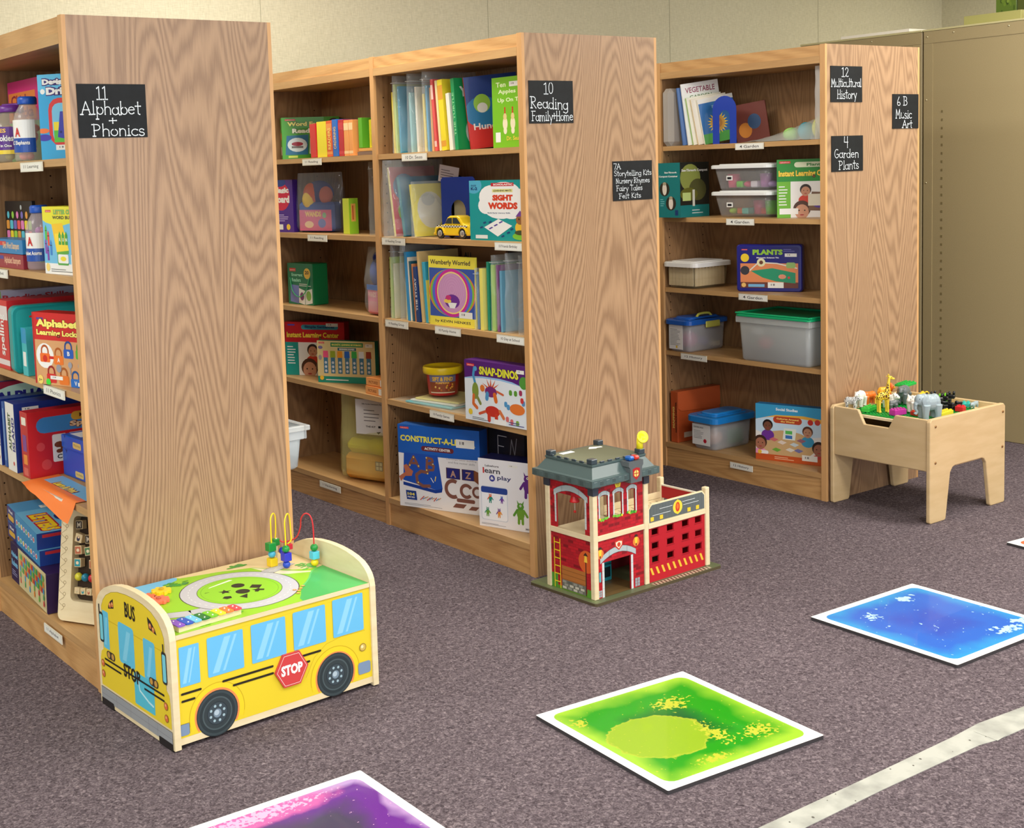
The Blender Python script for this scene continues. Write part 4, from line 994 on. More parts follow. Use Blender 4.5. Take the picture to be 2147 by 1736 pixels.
def bead(kind, x, y, z, c, s_=.0115):
    m = MB()
    if kind == 'o': m.ell((x,y,z),(s_,s_,s_*.95),c,'plastic')
    else: m.box((x-s_*.9,y-s_*.9,z-s_*.9),(x+s_*.9,y+s_*.9,z+s_*.9),c,'plastic',.0015)
    m.build('bead', bus)
bead('c',.507,.333,BTH+.0125,(238,204,30),.0135); bead('o',.507,.333,BTH+.036,(70,170,200)); bead('c',.505,.335,BTH+.058,(30,140,60),.0135)
bead('o',.525,.284,BTH+.0115,(30,70,190)); bead('c',.525,.284,BTH+.035,(50,50,190),.0135); bead('o',.525,.284,BTH+.058,(30,140,60))
bead('o',.596,.243,BTH+.0115,(240,214,30)); bead('c',.596,.243,BTH+.034,(90,200,230),.0125); bead('o',.596,.243,BTH+.056,(30,140,60))
bead('o',.545,.335,BTH+.038,(40,50,180)); bead('c',.538,.362,BTH+.060,(30,140,60),.011); bead('c',.553,.31,BTH+.054,(200,40,60),.009)
m = MB(); m.tube([(.540,.36,BTH),(.540,.36,.372)],.003,(230,220,190)); m.build('wire_post', bus)

# ================================================================== toy fire station
fs = thing('toy_fire_station', 'red brick toy fire station with grey castle roof on the carpet by the middle bookcase', 'toy', (.7255,.4255,0), 1.9)
RED = (176,26,38); CREAM = (236,222,180); GREY = (78,96,96); DG = (56,68,76)
m = MB(); m.prism([(-.018,-.026),(.59,-.030),(.60,-.02),(.60,.235),(.59,.30),(-.01,.30),(-.022,.29),(-.022,-.02)], (0,0,0), (1,0,0), (0,1,0), (0,0,.010), (92,100,70), 'paint', side=(84,74,52))
A = Art(m, (0,0,.010), (1,0,0), (0,1,0), 1, 1)
A.rect(.03,.005,.20,.22,(110,86,50))
for i in range(7): A.rect(.03,.005+i*.031,.20,.0012,(70,54,30)); A.k -= .9
A.rect(.262,-.026,.285,.022,(176,164,140))
for i in range(17): A.poly([(.265+i*.0165,-.025),(.272+i*.0165,-.025),(.278+i*.0165,-.005),(.271+i*.0165,-.005)],(64,54,44)); A.k -= .9
A.k += 2; A.rect(-.015,-.02,.02,.30,(96,108,70))
m.build('base_board', fs)
def post(x, y, z1, w_=.020, name='post'):
    m = MB(); m.box((x,y,.010),(x+w_,y+w_,z1),CREAM,'pale_wood',.002); m.build(name, fs)
TWX, TWY = .262, .232     # tower size
post(0,0,.385); post(TWX-.022,0,.385); post(0,TWY-.02,.385); post(TWX-.022,TWY-.02,.385)
post(.550,0,.292); post(.550,TWY-.02,.292)
def bricks(A, x0, y0, w_, h, col=RED, seed=1, bh=.010, bw=.024):
    rr = random.Random(seed); A.rect(x0, y0, w_, h, tuple(int(v*.86) for v in col))
    j = 0; y = y0
    while y < y0+h-1e-4:
        x = x0-(bw/2 if j % 2 else 0)
        while x < x0+w_-1e-4:
            a, b_ = max(x, x0), min(x+bw-.0012, x0+w_); t, u = y+.0005, min(y+bh-.0008, y0+h)
            if b_-a > .002 and u > t:
                q = rr.choice((1,1,1.05,.95,1.1,.74)); c = tuple(min(255, int(v*q)) for v in col)
                A.mb.poly([A.P(a,t),A.P(b_,t),A.P(b_,u),A.P(a,u)], c, A.mat)
            x += bw
        y += bh; j += 1
    A.k += 1
def panel_holes(m, o, U, V, W, w_, h, holes, col, mat='paint'):
    """board w x h with rectangular openings, thickness W"""
    xs = sorted({0, w_, *[v for q in holes for v in (q[0], q[2])]}); ys = sorted({0, h, *[v for q in holes for v in (q[1], q[3])]})
    for i in range(len(xs)-1):
        for j in range(len(ys)-1):
            cx, cy = (xs[i]+xs[i+1])/2, (ys[j]+ys[j+1])/2
            if any(q[0] < cx < q[2] and q[1] < cy < q[3] for q in holes): continue
            m.prism([(xs[i],ys[j]),(xs[i+1],ys[j]),(xs[i+1],ys[j+1]),(xs[i],ys[j+1])], o, U, V, W, col, mat)
    return xs, ys
def brick_panel(name, o, U, V, w_, h, holes, thick, seed, extra):
    m = MB(); n = Vector(U).cross(Vector(V)); xs, ys = panel_holes(m, o, U, V, tuple(-n*thick), w_, h, holes, RED)
    A = Art(m, o, U, V, 1, 1, 'paint')
    for i in range(len(xs)-1):
        for j in range(len(ys)-1):
            cx, cy = (xs[i]+xs[i+1])/2, (ys[j]+ys[j+1])/2
            if not any(q[0] < cx < q[2] and q[1] < cy < q[3] for q in holes): bricks(A, xs[i], ys[j], xs[i+1]-xs[i], ys[j+1]-ys[j], seed=seed+i*7+j); A.k -= 1
    A.k += 2
    if extra: extra(A)
    return m.build(name, fs)
SG = (176,188,190)
def arch(A, x0, x1, z, h, t=.014, col=SG, n=8):
    cx = (x0+x1)/2; w_ = (x1-x0)/2
    up = [(cx-w_+2*w_*i/n, z+h*(1-((2*i/n)-1)**2)) for i in range(n+1)]; lo = [(x, y-t) for x, y in up]
    A.poly(up+lo[::-1], col); A.line(up, .0012, (60,64,66), False); A.line(lo, .0010, (60,64,66), False)
    for i in (2, 6): A.line([up[i], lo[i]], .0010, (80,84,86), False)
def upper_front(A):
    for x0, x1 in ((.030,.078),(.097,.143),(.162,.206)):
        arch(A, x0-.022-.003, x1-.022+.003, .137, .010, .014)
        for xx in (x0-.022-.001, x1-.022-.005): A.rect(xx, .052, .006, .078, (206,214,214)); A.line([(xx,.09),(xx+.006,.09)],.0006,(110,120,120),False)
        for k in range(9): A.circ(x0-.022+.005*k, .050+random.uniform(-.002,.005), .0045, random.choice([(80,170,50),(236,210,50),(120,190,60),(50,140,40)]), 7)
    A.poly([(.082,.164),(.112,.164),(.107,.148),(.087,.148)], (236,206,60)); A.text('FIRE',.089,.157,.016,.004,(60,50,20)); A.text('911',.092,.151,.010,.0035,(60,50,20))
ho = [(x0-.022+.004, .052, x1-.022-.004, .130) for x0, x1 in ((.030,.078),(.097,.143),(.162,.206))]
brick_panel('upper_wall', (.022,.006,.222), (1,0,0), (0,0,1), TWX-.046, .170, ho, .006, 11, upper_front)
def lower_front(A):
    arch(A, .010, .190-.012, .135, .026, .020)
    for xx in (.018,.154): A.rect(xx, 0, .010, .118, (206,214,214)); [A.line([(xx,z),(xx+.010,z)],.0006,(110,120,120),False) for z in (.03,.06,.09)]
    A.poly([(.078,.178),(.098,.182),(.118,.178),(.116,.160),(.098,.146),(.080,.160)], (200,56,40)); A.poly([(.083,.174),(.098,.177),(.113,.174),(.111,.162),(.098,.151),(.085,.162)], (236,226,200)); A.circ(.098,.165,.008,(206,70,40))
    for cx, z in ((.010,.145),(.180,.155)):
        A.circ(cx,z+.004,.016,(226,130,60)); A.poly([(cx-.008,z+.020),(cx+.008,z+.020),(cx+.006,z+.028),(cx-.006,z+.028)],(60,44,34)); A.poly([(cx-.007,z+.018),(cx+.007,z+.018),(cx+.005,z-.002),(cx-.005,z-.002)],(240,206,60)); A.rect(cx-.002,z-.010,.004,.008,(60,44,34))
    for i in range(3):
        for j in range(2):
            A.rect(.000+j*.008,.004+i*.008,.007,.007,(160,166,170)); A.rect(.172+j*.012,.004+i*.010,.010,.009,(150,160,166))
    A.rrect(.003,.055,.009,.034,(90,170,180),.3)
brick_panel('lower_wall', (.022,.006,.010), (1,0,0), (0,0,1), TWX-.046, .194, [(.028,0,.154,.118)], .006, 31, lower_front)
for z in (.204,): 
    m = MB(); m.box((.020,.001,z),(TWX-.022,.018,z+.018),CREAM,'pale_wood',.001); m.build('rail', fs)
    m = MB(); m.box((.001,.020,z),(.018,TWY-.02,z+.018),CREAM,'pale_wood',.001); m.build('rail', fs)
m = MB(); m.box((.018,.018,.205),(TWX-.022,TWY-.016,.211),(150,130,96),'pale_wood'); m.build('floor_board', fs)
# left side (towards -x): u runs from back to front
LW = TWY-.040
def up_left(A):
    arch(A, .018, LW-.012, .128, .026, .020)
    for xx in (.022, LW-.026): A.rect(xx, .018, .008, .100, (206,214,214)); [A.line([(xx,z),(xx+.008,z)],.0006,(110,120,120),False) for z in (.04,.065,.09)]
brick_panel('upper_wall', (.006,TWY-.020,.222), (0,-1,0), (0,0,1), LW, .170, [(.030,.0,LW-.026,.120)], .006, 51, up_left)
def lo_left(A):
    A.ring(LW-.022,.120,0,.038,(214,96,40)); A.rect(0,0,LW,.012,(96,140,40)); A.rect(.0,.0,.03,.05,(80,150,50)); A.rect(LW-.022,0,.022,.028,(90,150,50))
    A.rect(.050,.036,LW-.078,.048,(176,110,50)); 
    for k in range(3): A.rect(.050,.038+k*.016,LW-.078,.0012,(110,66,30))
    A.rect(.050,.004,LW-.078,.032,(110,110,100))
    for i in range(4):
        for j in range(3): A.rect(.053+i*.026+(j%2)*.008,.006+j*.010,.018,.008,random.choice([(150,150,140),(90,96,90),(200,196,180)]))
    A.rect(LW-.028,.004,.004,.115,(60,40,30)); A.poly([(LW-.034,.118),(LW-.018,.118),(LW-.021,.140),(LW-.031,.140)],(240,200,70)); A.poly([(LW-.037,.140),(LW-.015,.140),(LW-.026,.152)],(60,44,34))
    for xx in (.014,.042): A.rect(xx,.002,.0035,.172,(240,214,40))
    for k in range(6): A.rect(.014,.022+k*.027,.030,.0035,(240,214,40))
brick_panel('lower_wall', (.006,TWY-.020,.010), (0,-1,0), (0,0,1), LW, .194, [], .006, 71, lo_left)
# roof: overhanging plastic parapet
rf = MB(); cx, cy = .130, .118
def rect4(hx, hy, z): return [(cx-hx,cy-hy,z),(cx+hx,cy-hy,z),(cx+hx,cy+hy,z),(cx-hx,cy+hy,z)]
def loft(m, rs, col, mat='plastic'):
    R = [[m.pt(p) for p in r] for r in rs]
    for i in range(len(R)-1):
        for k in range(4): m.face((R[i][k],R[i][(k+1)%4],R[i+1][(k+1)%4],R[i+1][k]),col,mat)
    m.face(R[0][::-1],col,mat); m.face(R[-1],col,mat)
loft(rf, [rect4(.132,.118,.386),rect4(.152,.138,.392),rect4(.158,.144,.396),rect4(.158,.144,.418),rect4(.146,.132,.420),rect4(.124,.110,.452),rect4(.126,.112,.456),rect4(.126,.112,.462)], GREY)
rf.box((cx-.114,cy-.100,.4621),(cx+.114,cy+.100,.4632),(112,114,92),'matte')
for i in range(11):
    for yy, s_ in ((cy-.1445,1),):
        rf.box((cx-.150+i*.028,yy,.398+(.002 if i%2 else 0)),(cx-.150+i*.028+.016,yy+.002,.414),tuple(int(v*(.86 if i%2 else 1.06)) for v in GREY),'plastic',.001)
for i in range(10): rf.box((cx-.1585,cy-.132+i*.028,.398),(cx-.157,cy-.132+i*.028+.018,.414),tuple(int(v*(.88 if i%2 else 1.05)) for v in GREY),'plastic',.0005)
for i in range(7): rf.box((cx-.120+i*.036,cy-.110,.4622),(cx-.120+i*.036+.018,cy-.104,.468),DG,'plastic',.001)
for i in range(6): rf.box((cx-.124,cy-.104+i*.036,.4622),(cx-.118,cy-.104+i*.036+.018,.468),DG,'plastic',.001)
ro = rf.build('roof', fs)
for sx in (-1,1):
    for sy in (-1,1):
        m = MB(); m.box((cx+sx*.112-.013,cy+sy*.098-.013,.462),(cx+sx*.112+.013,cy+sy*.098+.013,.479),DG,'plastic',.002); m.build('corner_block', ro)
m = MB(); m.box((-.009+.0,-.006,.384),(.030,.026,.387),DG,'plastic'); 
for px_, py_ in ((0,0),(TWX-.022,0),(0,TWY-.02),(TWX-.022,TWY-.02)): m.box((px_-.003,py_-.003,.360),(px_+.023,py_+.023,.3865),(58,64,74),'plastic',.001)
m.build('corner_cap', ro)
m = MB(); m.prism([(-.026,0),(.026,0),(.028,.05),(.034,.056),(.034,.072),(-.034,.072),(-.034,.056),(-.028,.05)], (.170,cy-.150,.384), (1,0,0), (0,0,1), (0,.040,0), (92,98,100), 'plastic')
A = Art(m, (.170,cy-.150,.384), (1,0,0), (0,0,1), 1, 1)
A.poly([(-.017,.046),(0,.050),(.017,.046),(.016,.022),(0,.008),(-.016,.022)],(176,34,40)); A.circ(0,.030,.0115,(230,206,110)); A.line([(-.010,.030),(.010,.030)],.003,(176,60,40)); A.line([(0,.020),(0,.040)],.003,(176,60,40)); m.build('badge_block', ro)
m = MB(); m.box((.146,cy-.146,.4565),(.170,cy-.118,.472),(20,90,170),'plastic',.005); m.build('siren_light', ro); m = MB(); m.box((.171,cy-.146,.4565),(.194,cy-.118,.471),(206,50,36),'plastic',.005); m.build('siren_light', ro)
m = MB(); m.tube([(.243,cy-.098,.479),(.243,cy-.098,.515)],[.012,.010],(246,232,40),n=12); m.X = Matrix.Translation((.247,cy-.104,.517)) @ Matrix.Rotation(R_(-20),4,'Z') @ Matrix.Rotation(R_(70),4,'X')
m.lathe([(.004,-.012),(.009,-.008),(.017,.002),(.021,.008),(.019,.010),(.009,.001),(.001,-.002)],(246,232,40),'plastic',n=20); m.X = Matrix.Identity(4); m.build('yellow_horn', ro)
for x0, y0, p in ((.045,.185,[(0,0),(.055,0),(.055,.020),(0,.020)]),(.165,.185,[(0,0),(.025,-.012),(.035,-.006),(.055,-.012),(.058,-.002),(.02,.018)])):
    m = MB(); m.prism(p,(x0,y0,.4634),(1,0,0),(0,1,0),(0,0,.0012),(244,244,240),'matte'); m.build('paper_label', ro)
# bell
m = MB(); m.tube([(.030,.118,.390),(.030,.118,.285)],.0012,(230,226,210)); m.lathe([(.018,0),(.017,.004),(.012,.018),(.010,.028),(.004,.034),(.001,.035)],(206,30,36),'plastic',(.030,.118,.316),16); m.ell((.030,.118,.282),(.005,.005,.005),(190,30,30)); m.build('bell', fs)
# garage: deck, red door with 12 openings, parapet boards
m = MB(); m.box((TWX,.002,.199),(.552,.018,.216),CREAM,'pale_wood',.001); m.build('rail', fs)
m = MB(); m.box((TWX,TWY-.018,.199),(.552,TWY-.002,.216),CREAM,'pale_wood',.001); m.build('rail', fs)
m = MB(); m.box((TWX,.018,.204),(.552,TWY-.018,.209),(126,116,96),'pale_wood')
for i in range(9): m.box((TWX+.005+i*.032,.020,.2091),(TWX+.007+i*.032,TWY-.02,.2096),(80,74,60),'matte')
m.build('deck', fs)
hs = []
for i, xx in enumerate((.018,.094,.171,.238)):
    for z in (.066,.114,.162): hs.append((xx,z,xx+.034,z+.022))
m = MB(); panel_holes(m, (.262,.007,.010), (1,0,0), (0,0,1), (0,.006,0), .288, .189, hs, (186,26,40))
A = Art(m, (.262,.007,.010), (1,0,0), (0,0,1), 1, 1, 'paint')
for q in hs:
    for a in (((q[0]-.004,q[1]-.004),(q[2]+.004,q[1]-.001)),((q[0]-.004,q[3]+.001),(q[2]+.004,q[3]+.004))): A.rect(a[0][0],a[0][1],a[1][0]-a[0][0],a[1][1]-a[0][1],(150,16,30)); A.k -= .9
A.k += 1
for i in range(10): A.poly([(.006+i*.028,.050),(.016+i*.028,.050),(.028+i*.028,.024),(.018+i*.028,.024)],(240,190,60)); A.k -= .9
m.build('garage_door', fs)
m = MB(); m.box((.262,.200,.010),(.550,.206,.199),(120,20,30),'paint'); m.build('back_wall', fs)
m = MB(); m.box((.548,.020,.010),(.554,.212,.199),RED,'paint'); m.build('side_wall', fs)
m = MB(); P_ = [(0,0),(0,.050),(.016,.066),(.275,.066),(.288,.052),(.288,0)]; m.prism(P_, (.262,.004,.217), (1,0,0), (0,0,1), (0,.007,0), CREAM, 'paint')
A = Art(m, (.262,.004,.217), (1,0,0), (0,0,1), 1, 1, 'paint'); A.poly([(.004,.002),(.004,.048),(.018,.062),(.272,.062),(.284,.050),(.284,.002)], (96,104,104))
for i in range(18): A.rect(.010+i*.0152,.003,.0010,.055,(76,84,84)); A.k -= .9
A.k += 1
for x0, x1, z in ((.020,.110,.024),(.055,.120,.042),(.170,.236,.046),(.175,.255,.034)): A.rect(x0,z,x1-x0,.0016,(220,226,226))
for x0 in (.010,.056,.196,.240): A.rect(x0,.006,.016,.014,(240,200,50))
A.circ(.146,.033,.024,(240,214,70)); A.ell(.146,.033,.013,.026,(236,206,60)); A.ell(.146,.033,.011,.017,(206,60,36)); A.ell(.146,.035,.006,.010,(236,120,50))
m.build('parapet', fs)
m = MB(); m.box((.556,.020,.218),(.562,.212,.262),RED,'paint'); m.box((.555,.020,.262),(.563,.212,.267),(232,226,210),'paint'); m.build('parapet', fs)
m = MB(); m.box((.262,.214,.218),(.550,.220,.240),CREAM,'pale_wood'); m.build('parapet', fs)
# little oven inside
m = MB(); m.box((.120,.120,.0105),(.200,.170,.085),(40,150,160),'plastic',.002); m.box((.130,.117,.025),(.190,.1195,.060),(24,40,44),'plastic'); m.box((.128,.114,.068),(.192,.119,.073),(20,100,110),'plastic'); m.build('play_oven', fs)
m = MB(); m.box((.022,TWY-.012,.010),(TWX-.022,TWY-.006,.204),(180,176,160),'paint'); m.build('back_wall', fs)
# ================================================================== things on the shelves
WHITE = (240,240,236); INK = (34,34,40)
def gbox(name, label, cat, x, y, z, rz, w_, h, d, col, front=None, left=None, right=None, top=None, grp=None, tilt=0, lean=0, mat='card', bev=.0008, cols=None):
    m = MB(); m.box((0,0,0),(w_,d,h),col,mat,bev)
    if top: m.poly([(.001,.001,h+.0003),(w_-.001,.001,h+.0003),(w_-.001,d-.001,h+.0003),(.001,d-.001,h+.0003)],top,mat)
    if front: A = Art(m,(0,0,0),(1,0,0),(0,0,1),w_,h); A.clip = True; front(A)
    if left: left(Art(m,(0,d,0),(0,-1,0),(0,0,1),d,h))
    if right: right(Art(m,(w_,0,0),(0,1,0),(0,0,1),d,h))
    o = m.build(name, loc=(x,y,z)); tag(o, label, cat, grp)
    M = Matrix.Rotation(R_(rz),4,'Z') @ Matrix.Rotation(R_(lean),4,'X') @ Matrix.Rotation(R_(tilt),4,'Y')
    mn = min((M @ Vector(c)).z for c in ((0,0,0),(w_,0,0),(0,d,0),(w_,d,0)))
    o.matrix_world = Matrix.Translation((x,y,z-mn+.0006)) @ M
    return o
def spine(row, yhi, ylo, z, h, col, label, grp, depth=.2, dx=.02, lean=0, txt=None, tcol=WHITE, cover=None, band=None, cat='book', name='picture_book'):
    X = {'A':XA,'B':XB,'C':XC}[row]+dx
    def lf(A):
        if band: A.rect(0,.72,1,.2,band); A.rect(0,.06,1,.08,band)
        if txt:
            w_, h_ = A.W, A.H; A2 = Art(A.mb, A.P(0,0), tuple(A.V), tuple(-A.U), h_, w_); A2.k = 3; A2.text(txt,.2,-.75,.6,.5,tcol,.02)
    return gbox(name,label,cat,X,ylo,z,0,depth,h,max(yhi-ylo,.004),col,left=lf,front=cover,grp=grp,lean=lean)
def bag(name, label, loc, rz, w_, h, d, grp=None, col=(226,232,230), mat='film', seed=1, flat=False, topw=.12, zip_=True, cat='bag', rot=None, amp=.012):
    """clear zip bag: a pillow of two wrinkled films closed at the sides and the top"""
    m = MB(); nu, nv = 18, 26
    def prof(v): return min(1, (v/.10)**.5 if v < .10 else 1)*(1 if v < .45 else 1-(1-topw)*((v-.45)/.55)**1.2)
    for s_ in (-1, 1):
        g = []
        for j in range(nv+1):
            row = []
            for i in range(nu+1):
                u, v = i/nu, j/nv; e = math.sin(math.pi*u)**.45 if 0 < i < nu else 0
                nz = noise.noise(Vector((u*3+seed, v*4, s_*5+seed)))+.5*noise.noise(Vector((u*9, v*7+seed, s_*3)))
                t = d/2*e*prof(v)+amp*nz*e
                row.append(m.pt(((u-.5)*w_*(1-.05*v)+.004*nz, s_*t, h*v)))
            g.append(row)
        for j in range(nv):
            for i in range(nu):
                m.face((g[j][i],g[j][i+1],g[j+1][i+1],g[j+1][i]),col,mat,True)
    if zip_: m.box((-w_*.47,-.0016-d*topw*.3,h*.90),(w_*.47,.0016+d*topw*.3,h*.908),(236,240,240),'frost2')
    o = m.build(name, loc=loc, rot=rot or (0,0,R_(rz))); return tag(o, label, cat, grp)
def jar(label, x, y, z, r, h, lid, body, art, handle=False):
    t = thing('toy_jar', label, 'jar', (x,y,z+.0006), -65)
    m = MB(); m.lathe([(r*.9,0),(r,.008),(r,h*.62),(r*.86,h*.74),(r*.55,h*.86),(r*.55,h*.9)],body,'frost',n=28); m.build('body', t)
    m = MB(); m.lathe([(r*.62,h*.88),(r*.64,h*.89),(r*.64,h*.97),(r*.56,h)],lid,'plastic',n=24)
    if handle: m.tube([(-r*.7,0,h*.86),(-r*.5,0,h*1.02),(r*.5,0,h*1.02),(r*.7,0,h*.86)],.004,lid)
    m.build('lid', t)
    m = MB(); n = 14
    for k, (z0, z1, c) in enumerate(art['bands']):
        for i in range(n):
            a0, a1 = R_(200+140*i/n), R_(200+140*(i+1)/n); q = r+.0006+.0004*k
            m.poly([(q*math.cos(a0),q*math.sin(a0),z0*h),(q*math.cos(a1),q*math.sin(a1),z0*h),(q*math.cos(a1),q*math.sin(a1),z1*h),(q*math.cos(a0),q*math.sin(a0),z1*h)],c,'card')
    for st, z0, hh, ww, c in art['text']:
        vs_, fs = text_geo(st,.03); base = len(m.v)
        for v in vs_:
            a = R_(270)+((v[0]-.5)*ww)/r; q = r+.0022; m.pt((q*math.cos(a),q*math.sin(a),(z0+v[1]*hh)*h))
        for f in fs: m.face([base+i for i in f],c,'card')
    m.build('paper_label', t)
    rg = random.Random(int(x*1000)); m = MB()
    for i in range(14):
        a = rg.uniform(0,6.28); q = rg.uniform(0,r*.6); m.ell((q*math.cos(a),q*math.sin(a),rg.uniform(.015,h*.6)),(.016,.014,.012),rg.choice(art['fill']),'plastic',8,6)
    o = m.build('jar_toys'); o.matrix_world = Matrix.Translation((x,y,z+.002)); tag(o, art['flabel'], 'toy pieces', kind='stuff')
def bookend(x, y, z, rz, w_, h, label, rnd):
    m = MB(); n = 12; r0 = w_/2 if rnd else .012; o = []
    if rnd: o = [(w_/2+r0*math.cos(R_(180*i/n)), h-r0+r0*math.sin(R_(180*i/n))) for i in range(n+1)]
    else: o = [(w_,h-.01),(w_-.01,h),(.01,h),(0,h-.01)]
    hw = w_*.22; cx = w_*.5; ht = h*.62 if not rnd else h*.70
    inner = [(cx-hw,0)]+[(cx+hw*math.cos(R_(180-180*i/n)), ht-hw+hw*math.sin(R_(180-180*i/n))) for i in range(n+1)]+[(cx+hw,0)]
    # two legs and the bridge, each a clean strip
    k = len(inner)
    outl = [(0,0)]+[p for p in o[::-1]]+[(w_,0)]
    pts = outl+inner[::-1]
    m.prism(pts,(0,0,0),(1,0,0),(0,0,1),(0,.0014,0),(24,60,168),'paint')
    m.prism([(cx-hw*.9,.0),(cx+hw*.9,.0),(cx+hw*.9,.10),(cx-hw*.9,.10)],(0,0,.0008),(1,0,0),(0,1,0),(0,0,.0012),(24,60,168),'paint')
    return solo(m,'bookend',label,'bookend',(x,y,z+.0005),rz)
def LOGO(A, x=.05, y=.88, w_=.16, h=.045): A.rect(x,y,w_,h,(214,52,50)); A.text('Lakeshore',x+.1*w_,y+h*.25,w_*.8,h*.5,WHITE,.0)

# ---------------------------------------------------------------- row A, top shelf
z = ZS[0]
def art_tree(A):
    A.rect(0,0,1,1,(206,40,120)); A.rect(0,.0,1,.50,(96,180,100)); A.rect(.02,.52,.86,.34,(226,130,60)); A.text('Chicka',.10,.70,.66,.13,(140,30,60),.03); A.text('Chicka',.14,.55,.66,.13,(140,30,60),.03)
    A.rect(.30,.0,.05,.32,(150,100,50))
    for a in range(0,360,45): A.ell(.32+.10*math.cos(R_(a)),.36+.05*math.sin(R_(a)),.11,.035,(236,206,60),10)
gbox('game_box','pink and green game box at the back left of the top shelf','game box',XA+.140,1.674,z,-90,.30,.265,.05,(196,40,110),art_tree)
jar('wide clear jar with a purple label and purple lid on the top shelf',XA+.068,1.440,z,.064,.178,(112,50,150),(220,214,196),
    dict(bands=[(.22,.62,(92,40,140)),(.15,.22,(240,214,60))],text=[('GAMES',.52,.07,.07,(250,200,90)),('ABC Cookies',.37,.11,.112,WHITE),('Four Games in One',.27,.05,.10,WHITE)],fill=[(206,160,100),(226,130,90),(190,180,90)],flabel='heap of cookie shaped toy pieces inside the purple lidded jar'),True)
jar('slim clear jar with a blue lid next to the blue drill box',XA+.064,1.268,z,.045,.195,(24,86,190),(222,216,210),
    dict(bands=[(.14,.64,WHITE),(.14,.36,(30,80,170))],text=[('A',.38,.14,.02,(206,50,50)),('ABC Elephants',.24,.08,.075,WHITE)],fill=[(226,90,80),(240,150,70),(236,120,110)],flabel='red and orange toy pieces inside the slim jar on the top shelf'))
def art_drill(A):
    A.rect(0,0,1,1,(56,164,216)); A.ell(.2,.9,.3,.12,(96,190,230)); A.text('Design',.08,.86,.42,.085,WHITE,.06,out=(60,40,120),ow=.14); A.text('Drill',.14,.76,.38,.085,WHITE,.06,out=(60,40,120),ow=.14); A.circ(.08,.80,.04,WHITE)
    A.rrect(.16,.16,.90,.56,(214,56,56),.25); A.rrect(.22,.20,.80,.46,(120,196,230),.2); A.rect(.24,.22,.78,.22,(240,220,50)); A.rect(.24,.20,.78,.14,(90,190,60)); A.ell(.75,.58,.12,.04,WHITE)
    A.poly([(.36,.56),(.50,.56),(.70,.28),(.58,.26),(.52,.36),(.44,.35),(.42,.24),(.30,.26)],(60,60,170)); 
    for q in ((.43,.52),(.36,.32),(.62,.32)): A.circ(q[0],q[1],.02,(30,30,110),8)
    A.line([(.60,.52),(.85,.56)],.008,(60,150,60)); A.circ(.68,.585,.05,(60,150,60)); A.circ(.80,.60,.05,(60,150,60)); A.circ(.68,.59,.025,WHITE); A.circ(.80,.605,.025,WHITE)
    A.sticker(.26,.11,.30,.06); A.text('ABCs & 123s',.44,.025,.5,.045,WHITE,.05); A.ell(.06,.34,.10,.03,(236,120,60)); A.ell(.07,.26,.12,.04,(70,60,170))
gbox('game_box','light blue toy drill box with a big letter A on the nearest top shelf','game box',-.812,1.055,z,-52,.19,.243,.055,(56,164,216),art_drill)
# second shelf
z = ZS[1]
def art_icons(A):
    A.rrect(0,0,1,1,(20,22,26),.06); A.circ(.60,.90,.03,(190,200,200))
    cs = [(240,220,60),(240,90,90),(90,200,220),(150,210,80),(230,130,190),(120,110,190),(230,160,70)]
    for i in range(7):
        for j in range(4): A.rrect(.03+i*.137,.06+j*.165,.115,.14,cs[(i*3+j*2)%7],.2)
    for i in range(5): A.circ(.12+i*.17,.78,.045,cs[(i+2)%7])
gbox('activity_board','black activity board with rows of coloured picture squares','board',XA+.105,1.672,z,-90,.265,.205,.012,(20,22,26),art_icons)
def art_blue(A): A.rect(0,0,1,1,(40,130,190)); A.rect(.2,.55,.3,.3,(206,50,60)); A.text('Sight Word Stampers',.40,.2,.5,.6,(226,190,140),.03)
def art_red(A): A.rect(0,0,1,1,(150,40,60)); A.rect(.2,.6,.2,.25,(70,60,150)); A.text('Alphabet Stampers',.42,.2,.5,.6,(226,180,150),.03)
gbox('small_box','flat red box under a flat blue box on the second shelf of the nearest bookcase','box',XA+.015,1.56,z,-89,.295,.044,.07,(150,40,60),art_red)
gbox('small_box','flat blue box on top of the flat red one on the second shelf','box',XA+.015,1.56,z+.0455,-89,.295,.044,.07,(40,130,190),art_blue)
jar('clear jar with blue lid squeezed behind the yellow crayon box',XA+.060,1.212,z,.043,.195,(24,86,190),(220,206,214),
    dict(bands=[(.14,.58,WHITE),(.14,.34,(30,80,170))],text=[('A',.38,.14,.02,(206,50,50)),('Alphabet Acorns',.22,.08,.07,WHITE)],fill=[(180,90,180),(120,200,80),(226,110,60)],flabel='purple and green toy pieces inside the jar behind the crayon box'))
